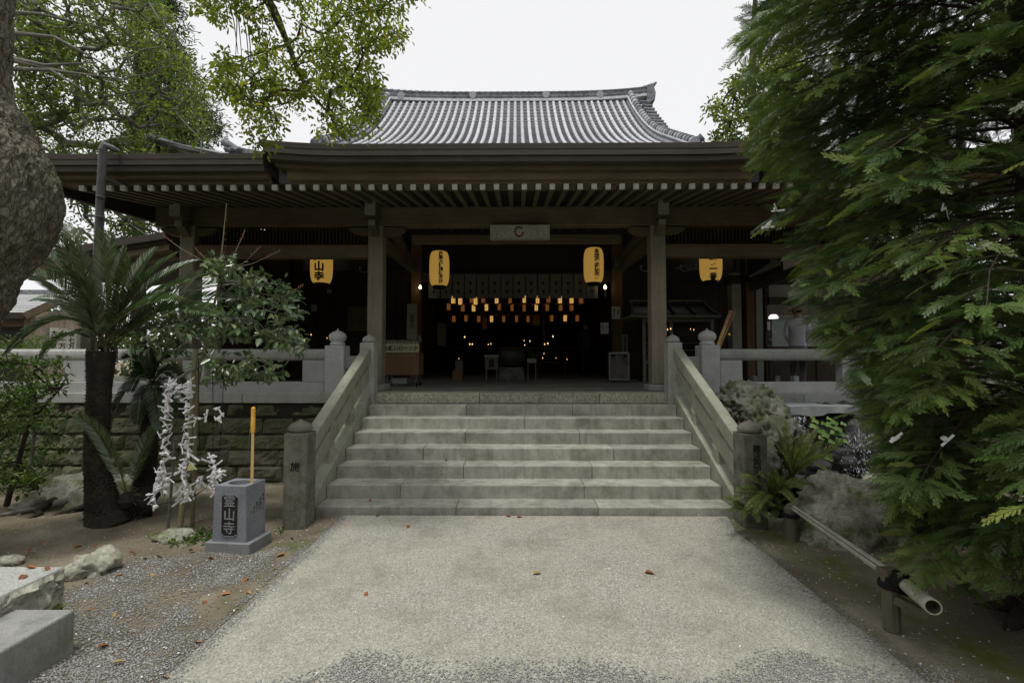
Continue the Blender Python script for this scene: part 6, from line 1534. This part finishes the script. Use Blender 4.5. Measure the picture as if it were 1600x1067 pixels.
lv = leaf_arrays(np.zeros((1, 3)), np.array([[1., 0, 0]]), np.array([[0, 0, 1.]]), .098, .054, np.zeros(1), .22, .22)
lm = np_mesh('leaf', lv[0], lv[1]); lm.materials.append(M['camleaf'])
for i in range(260):
    c = Vector(TP[i % len(TP)]); d = Vector(rdir(1, -.35)[0]); p = c+d*random.uniform(.0, .05); Nn = Vector((random.gauss(0, .4), random.gauss(-.3, .4), 1)).normalized()
    y = Nn.cross(d).normalized(); z = d.cross(y); s = random.uniform(.75, 1.15)
    Mx = Matrix(((d.x*s, y.x*s, z.x*s, p.x), (d.y*s, y.y*s, z.y*s, p.y), (d.z*s, y.z*s, z.z*s, p.z), (0, 0, 0, 1))); link_copy(lm, 'leaf', cl, Mx)
v = clusters(TP, 6, .085, .055, -.35, None, .18, .52, .8); o = add_obj('leaves', np_mesh('leaves', *v), M['camellia'], cl); o['kind'] = 'stuff'

# ================================================================== AZALEA AND SHRUBS at the left edge
az = thing('azalea_shrub', (-6, 5.6, 0), 'straggly light green shrub at the left edge in front of the stone wall', 'shrub', 'shrubs at the left edge')
ap = [([(-40, 545), (30, 552), (62, 590), (58, 640), (40, 690), (20, 700), (-40, 700)], 150), ([(-40, 700), (40, 730), (62, 740), (50, 770), (-40, 780)], 50), ([(30, 565), (100, 562), (112, 600), (70, 620), (40, 610)], 55), ([(44, 652), (64, 650), (68, 668), (46, 670)], 9), ([(20, 728), (66, 735), (60, 765), (20, 762)], 26), ([(-40, 590), (60, 610), (40, 680), (-40, 680)], 50)]
TP2 = np.concatenate([scatter_view(p, n, 5.3, 6.1, seed=120+i, gap=.38, gs=3) for i, (p, n) in enumerate(ap)])
stm2 = [at(50, 765, 5.7), at(30, 720, 5.7), at(10, 680, 5.7), at(-10, 640, 5.7), at(55, 640, 5.7), at(80, 605, 5.7)]
v = grow([tuple(p) for p in stm2], TP2, .003, .45, .04, 5, .03); add_obj('stems', np_mesh('stems', *v[:2]), M['barkdark'], az)['kind'] = 'stuff'
MB().tube([at(48, 735, 5.6), at(52, 690, 5.6), at(54, 655, 5.6)], [.018, .015, .012], 8).build('stem', M['barkgrey'], az)
MB().tube([at(10, 790, 5.8), at(45, 660, 5.75), at(100, 600, 5.7)], [.03, .022, .012], 8).build('stem', M['barkdark'], az)
v = clusters(TP2, 9, .062, .05, .25, None, .14, .38, .8); add_obj('foliage', np_mesh('foliage', *v), M['azalea'], az)
sh2 = thing('azalea_shrub', (-7.5, 6.6, 0), 'darker shrub further back at the left edge under the camphor trunk', 'shrub', 'shrubs at the left edge')
TP3 = scatter_view([(-120, 560), (60, 600), (120, 680), (60, 770), (-120, 790)], 200, 6.4, 7.0, seed=140, gap=.3, gs=2)
v = clusters(TP3, 10, .07, .07, .1, RNG.uniform(0, .35, len(TP3)), .1); add_obj('foliage', np_mesh('foliage', *v), M['azalea'], sh2)

# ================================================================== CYCADS
def frond(parent, a, tip, lift, n=46, L=.17, mat='cycad', w=.010, tv=.0, name='frond', ref=(0, 0, 1.)):
    a = Vector(a); tip = Vector(tip); ctrl = a.lerp(tip, .45)+Vector((0, 0, lift)); P = []
    for i in range(17): t_ = i/16; P.append((1-t_)**2*a+2*t_*(1-t_)*ctrl+t_*t_*tip)
    P = np.array([tuple(p) for p in P]); seg = np.linalg.norm(np.diff(P, axis=0), axis=1); cum = np.concatenate([[0], np.cumsum(seg)]); tot = cum[-1]
    s = np.linspace(.16, .995, n)*tot; pos = np.stack([np.interp(s, cum, P[:, k]) for k in range(3)], 1); tan = unit(np.stack([np.interp(np.minimum(s+.02, tot), cum, P[:, k])-np.interp(s-.02, cum, P[:, k]) for k in range(3)], 1))
    S = unit(np.cross(tan, np.array(ref)+1e-3)); U = np.cross(S, tan); u = (s/tot-.16)/.84; ln = L*np.clip(np.sin(np.pi*(u*.86+.12)), .12, 1)**.55*RNG.uniform(.92, 1.05, n)
    out = []
    for sd_ in (-1, 1):
        d = S*sd_*.80+tan*(.55+.75*u[:, None])+U*(.42 if w < .02 and L > .1 else .15); out.append(leaf_arrays(pos, d+RNG.normal(size=d.shape)*.03, U, ln, w*(1.0), np.clip(.45+tv+RNG.normal(size=n)*.2, 0, 1), .3, .12))
    V_, F_, T_ = join_np(out); o = add_obj(name, np_mesh(name, V_, F_, T_), M[mat], parent)
    m = MB().tube([tuple(p) for p in P[::2]], list(np.linspace(.009, .002, 9)), 5).build('rachis', M['rachis'], o); return o
M['rachis'] = plain('frond_rachis', (.14, .13, .05), .6)
def cycad_trunk(parent, pts, rad, seed):
    m = blob_tube(pts, rad, 22, seed, .05).build('trunk', M['cycadbark'], parent, smooth=True)
    # armour of old leaf bases, joined
    P = [Vector(p) for p in pts]; T = []; m2 = MB()
    for i in range(len(P)-1):
        L = (P[i+1]-P[i]).length; rows = int(L/.032)
        for r_ in range(rows):
            f = r_/rows; c = P[i].lerp(P[i+1], f); rr = rad[i]+(rad[i+1]-rad[i])*f
            for k in range(18):
                a = 2*math.pi*(k+.5*(r_ % 2))/18; dd = Vector((math.cos(a), math.sin(a), .0)); q = c+dd*rr*.93; s = Vector((-dd.y, dd.x, 0))
                tipp = q+dd*random.uniform(.012, .036)+Vector((0, 0, .022)); m2.raw([q-s*.022-Vector((0, 0, .010)), q+s*.022-Vector((0, 0, .010)), q+s*.018+Vector((0, 0, .016)), q-s*.018+Vector((0, 0, .016)), tipp], [(0, 1, 4), (1, 2, 4), (2, 3, 4), (3, 0, 4)])
    o = m2.build('leaf_base_scales', M['cycadbark'], parent); o['kind'] = 'stuff'
c1 = thing('cycad', (-4.45, 5.2, 0), 'tall sago cycad with thick scaly trunk and a wide crown of dark fronds', 'cycad', 'cycads in front of the stone wall')
Yc = 5.2; base = at(170, 812, Yc)
pts = [at(170, 822, Yc), at(160, 785, Yc), at(153, 740, Yc), at(152, 680, Yc), at(155, 610, Yc), at(159, 548, Yc)]
cycad_trunk(c1, pts, [.205, .145, .112, .102, .100, .125], 4)
cr0 = at(160, 545, Yc)
tips = [((36, 428), 4.9, .42, 0), ((60, 385), 5.5, .40, -.1), ((88, 362), 5.0, .30, 0), ((112, 352), 5.7, .22, -.15), ((122, 378), 4.8, .25, .1), ((160, 360), 5.0, .06, .25), ((172, 366), 5.6, .05, 0), ((196, 405), 4.75, .12, 0), ((234, 390), 5.5, .22, .2), ((262, 398), 5.1, .26, .2), ((292, 408), 5.7, .30, .1), ((335, 420), 5.0, .34, .05), ((362, 442), 5.4, .36, .1), ((368, 468), 5.1, .36, 0), ((320, 492), 4.7, .36, -.05), ((28, 552), 4.8, .60, -.1), ((270, 470), 4.4, .30, 0),
        ((105, 410), 4.9, .28, 0.1), ((192, 385), 5.3, .12, .1), ((215, 440), 5.9, .2, -.2), ((60, 470), 5.9, .35, -.2), ((130, 420), 6.1, .2, -.2), ((320, 540), 5.6, .4, -.2), ((250, 530), 5.9, .35, -.25), ((75, 560), 5.6, .38, -.25), ((285, 440), 4.8, .3, .05), ((230, 425), 5.0, .2, .0)]
for i, ((px, py), Y, lf, tv) in enumerate(tips):
    px += (px-160)*.12; e = cr0+Vector((random.uniform(-.07, .07), random.uniform(-.07, .07), random.uniform(-.02, .05))); frond(c1, e, at(px, py, Y), lf*1.15, 56, .21 if i < 17 else .17, 'cycad', .0135, tv+.12, ref=(random.uniform(-.2, .2), -random.uniform(.2, 1.1), 1.))
for k in range(26):
    a = random.uniform(0, 6.28); MB().lathe([(.016, -.03), (.013, .02), (.003, .075)], cr0+Vector((.12*math.cos(a), .12*math.sin(a), random.uniform(-.10, .02))), 5).build('leaf_stub', M['oldwood'], c1)
c2_ = thing('cycad', (-3.95, 5.7, 0), 'leaning second cycad trunk with hanging dark fronds behind the paper strings', 'cycad', 'cycads in front of the stone wall')
Y2 = 5.65; pts = [at(206, 800, Y2-.3), at(222, 770, Y2-.1), at(232, 710, Y2), at(234, 650, Y2), at(236, 606, Y2)]
cycad_trunk(c2_, pts, [.18, .11, .085, .08, .09], 8); cr1 = at(237, 602, Y2)
for (px, py), Y, lf, tv in (((196, 560), 5.4, .25, -.3), ((205, 610), 5.3, .3, -.3), ((215, 660), 5.4, .3, -.3), ((262, 560), 5.5, .2, -.3), ((285, 600), 5.5, .3, -.3), ((272, 650), 5.4, .35, -.3), ((232, 545), 5.7, .1, -.3), ((180, 640), 5.6, .35, -.35), ((300, 630), 5.9, .35, -.3), ((250, 670), 5.2, .35, -.3)):
    frond(c2_, cr1, at(px, py, Y), lf, 46, .17, 'cycad', .012, tv, ref=(0, -.7, 1.))
c3 = thing('cycad', (-4.1, 5.3, 0), 'low cycad sprout with two upright fronds between the two trunks', 'cycad', 'cycads in front of the stone wall')
b0 = at(198, 768, 5.25); frond(c3, b0, at(116, 652, 4.95), .42, 60, .17, 'cycad', .0125, .3, ref=(0, -1, .25)); frond(c3, b0+Vector((.02, .02, 0)), at(246, 662, 5.35), .16, 54, .145, 'cycad', .0115, .15, ref=(0, -1, .2))
MB().lathe([(.05, -.12), (.09, -.05), (.07, .02), (.02, .05)], b0+Vector((0, 0, -.05)), 10).build('sprout_base', M['cycadbark'], c3)
for k in range(22):
    d = Vector(rdir(1, .2)[0]); MB().bar(b0+Vector((0, 0, -.04)), b0+Vector((0, 0, -.05))+d*random.uniform(.07, .15), .006, .006).build('dry_stub', M['oldwood'], c3)

# ================================================================== FERNS
def fern(name, label, base, tipsY, L=.05, n=40, w=.011, tv=0, lift=.1, group='ferns among the garden rocks'):
    t_ = thing(name, base, label, 'fern', group)
    for (px, py, Y) in tipsY: frond(t_, Vector(base)+Vector((random.uniform(-.03, .03), random.uniform(-.03, .03), 0)), at(px, py, Y), lift*random.uniform(.6, 1.3), int(n*1.0), L*1.1*random.uniform(.85, 1.1), 'fern', w*.42, tv+random.uniform(-.1, .2), ref=(random.uniform(-.3, .3), -.9, 1.))
    return t_
fern('fern', 'upright fern with curled yellow-green fronds right of the dark newel', at(1236, 748, 5.8), [(1213, 668, 5.6), (1228, 660, 5.9), (1243, 690, 5.5), (1262, 672, 5.7), (1278, 668, 5.9), (1284, 690, 5.6), (1208, 690, 5.5), (1254, 700, 5.3), (1282, 712, 5.5), (1220, 705, 5.3)], .085, 30, .026, .1, .12)
fern('fern', 'fern with one long frond reaching right over the dark pool', at(1262, 725, 5.9), [(1318, 690, 5.7), (1300, 712, 5.6), (1290, 735, 5.5)], .07, 26, .022, .15, .05)
fern('fern', 'low spreading fern over the foot of the right newel post', at(1208, 778, 5.15), [(1155, 745, 4.75), (1140, 782, 4.7), (1165, 795, 4.6), (1188, 742, 4.9), (1225, 748, 5.0), (1252, 762, 4.9), (1180, 800, 4.6), (1210, 735, 5.2), (1240, 785, 4.8), (1268, 756, 5.1), (1150, 765, 4.8)], .085, 26, .026, 0, .14)
fern('fern', 'dark green small-leaved fern drooping beside the lowest step', at(1172, 800, 4.95), [(1132, 778, 4.7), (1138, 800, 4.6), (1158, 812, 4.55), (1185, 815, 4.5), (1146, 788, 4.8), (1200, 808, 4.6), (1175, 775, 4.8)], .06, 22, .02, -.35, .08)
fern('fern', 'dark bushy fern between the newel post and the far rail post', at(1215, 800, 5.0), [(1190, 775, 4.8), (1205, 790, 4.7), (1228, 780, 4.8), (1240, 800, 4.8), (1205, 815, 4.7), (1180, 795, 4.8)], .06, 22, .022, -.4, .08)
fern('fern', 'tuft of fern growing at the left end of the slate slab', at(1212, 640, 6.85), [(1198, 628, 6.75), (1222, 645, 6.7), (1208, 655, 6.7), (1228, 636, 6.8)], .05, 16, .02, .1, .05)
bf = thing('butterbur_plant', at(1295, 690, 6.4), 'bright green round-leaved plant hanging over the dark waterfall', 'plant')
for i, (px, py, r) in enumerate(((1274, 658, .045), (1272, 666, .05), (1298, 664, .06), (1288, 662, .04), (1304, 660, .05), (1310, 670, .05), (1315, 678, .05), (1290, 680, .05), (1278, 672, .05), (1312, 688, .055), (1286, 712, .045), (1296, 716, .055), (1290, 676, .06), (1303, 676, .045), (1318, 662, .035), (1270, 652, .03), (1284, 684, .04), (1300, 690, .045), (1322, 690, .035), (1296, 654, .035))):
    p = at(px, py, 6.3+random.uniform(-.1, .1)); tx = random.uniform(-.6, .2); k = 12; V = [tuple(p)]+[tuple(p+Vector((r*math.cos(q), r*math.sin(q)*.55*math.cos(tx), r*math.sin(q)*.6+.012*math.cos(3*q)))) for q in np.linspace(.25, 2*math.pi-.25, k)]
    V += [(x, y+.004, z) for x, y, z in V]; F = [(0, j, j+1) for j in range(1, k)]+[(k+1, k+2+j, k+1+j) for j in range(1, k)]
    me = np_mesh('round_leaf', V, np.array(F), np.full(len(V), random.uniform(0, 1))); add_obj('round_leaf', me, M['bright'], bf)
    MB().tube([p, p+Vector((-.02, .05, -.09)), at(1292, 705, 6.5)], .004, 4).build('stalk', M['rachis'], bf)

# ================================================================== FALLEN LEAVES
flm = []
for s in range(3):
    lv = leaf_arrays(np.array([[-.03, 0, 0.]]), np.array([[1., 0, 0]]), np.array([[0, 0, 1.]]), .075, .04, np.zeros(1), .35-.1*s, .35); me = np_mesh('fallen_leaf', lv[0]*[1, 1, 1.], lv[1]); me.materials.append(M['deadleaf']); flm.append(me)
def fleaf(px, py, zz_, label, grp):
    d = CR @ Vector(((px-800)/FPX, (533.5-py)/FPX, -1)); t_ = (zz_-CAMP.z)/d.z; p = CAMP+d*t_; z = zz_
    o = bpy.data.objects.new('fallen_leaf', random.choice(flm)); COL.objects.link(o); o.location = (p.x, p.y, z+.012); o.rotation_euler = (random.uniform(-.35, .35), random.uniform(-.35, .35), random.uniform(0, 6.28)); s = random.uniform(.65, 1.05); o.scale = (s, s, s)
    tag(o, label, 'fallen leaf', grp)
for px, py in ((572, 929), (838, 897), (1013, 896)): fleaf(px, py, 0, {572: 'small orange fallen leaf on the pale path, left of its middle', 838: 'tiny brown fallen leaf on the middle of the pale path', 1013: 'tiny fallen leaf on the right half of the pale path'}[px], 'fallen leaves on the path')
LM = [((375, 850), 'the granite staff box'), ((150, 868), 'the stump-like stone'), ((125, 980), 'the smooth step block'), ((100, 900), 'the rough block corner'), ((450, 830), 'the left newel post'), ((160, 800), 'the cycad trunk'), ((20, 850), 'the left picture edge'), ((330, 1000), 'the path corner'), ((250, 880), 'the bare soil patch')]; seen_ = {}
def near_label(px, py):
    (lx, ly), nm = min(LM, key=lambda q: (q[0][0]-px)**2+(q[0][1]-py)**2); side = ('right of ' if px > lx else 'left of ') if abs(px-lx) > abs(py-ly) else ('in front of ' if py > ly else 'behind ')
    k = side+nm; seen_[k] = seen_.get(k, 0)+1; return 'fallen leaf on the ground just %s%s' % (k, '' if seen_[k] == 1 else ', %s one there' % ['', 'second', 'third', 'fourth', 'fifth', 'sixth', 'seventh'][seen_[k]-1])
for px, py in ((249, 870), (225, 874), (184, 900), (226, 889), (330, 874), (237, 900), (428, 891), (352, 930), (320, 943), (135, 912), (178, 963), (182, 1036), (141, 955), (260, 1060), (310, 1005), (388, 928), (440, 868), (11, 877), (48, 859), (30, 880), (206, 864), (150, 853), (70, 850), (120, 856), (384, 907), (300, 860), (455, 843), (160, 1010)): fleaf(px, py, 0, near_label(px, py), 'fallen leaves left of the path')
for px, py, z in ((73, 890, .36), (48, 888, .36), (37, 902, .36)): fleaf(px, py, z, {73: 'tan fallen leaf near the corner of the rough block top', 48: 'curled fallen leaf in the middle of the rough block top', 37: 'flat brown fallen leaf on the rough block top, nearer than the others'}[px], 'fallen leaves on the rough block')
for px, py, z, lb_ in ((686, 715, .40, 'orange fallen leaf on the third step'), (697, 720, .40, 'pale fallen leaf beside the orange one on the steps'), (590, 806, 0, 'dark fallen leaf at the foot of the lowest step, left'), (540, 821, 0, 'small brown fallen leaf on the path near the left newel'), (638, 824, 0, 'reddish fallen leaf on the path before the steps, left of centre'), (795, 807, 0, 'first of two fallen leaves at the foot of the steps near the centre'), (811, 808, 0, 'second of two fallen leaves at the foot of the steps near the centre'), (706, 774, .087, 'curled brown fallen leaf on the lowest step'), (578, 783, .087, 'tiny fallen leaf on the lowest step near its left end')): fleaf(px, py, z, lb_, 'fallen leaves near the steps')
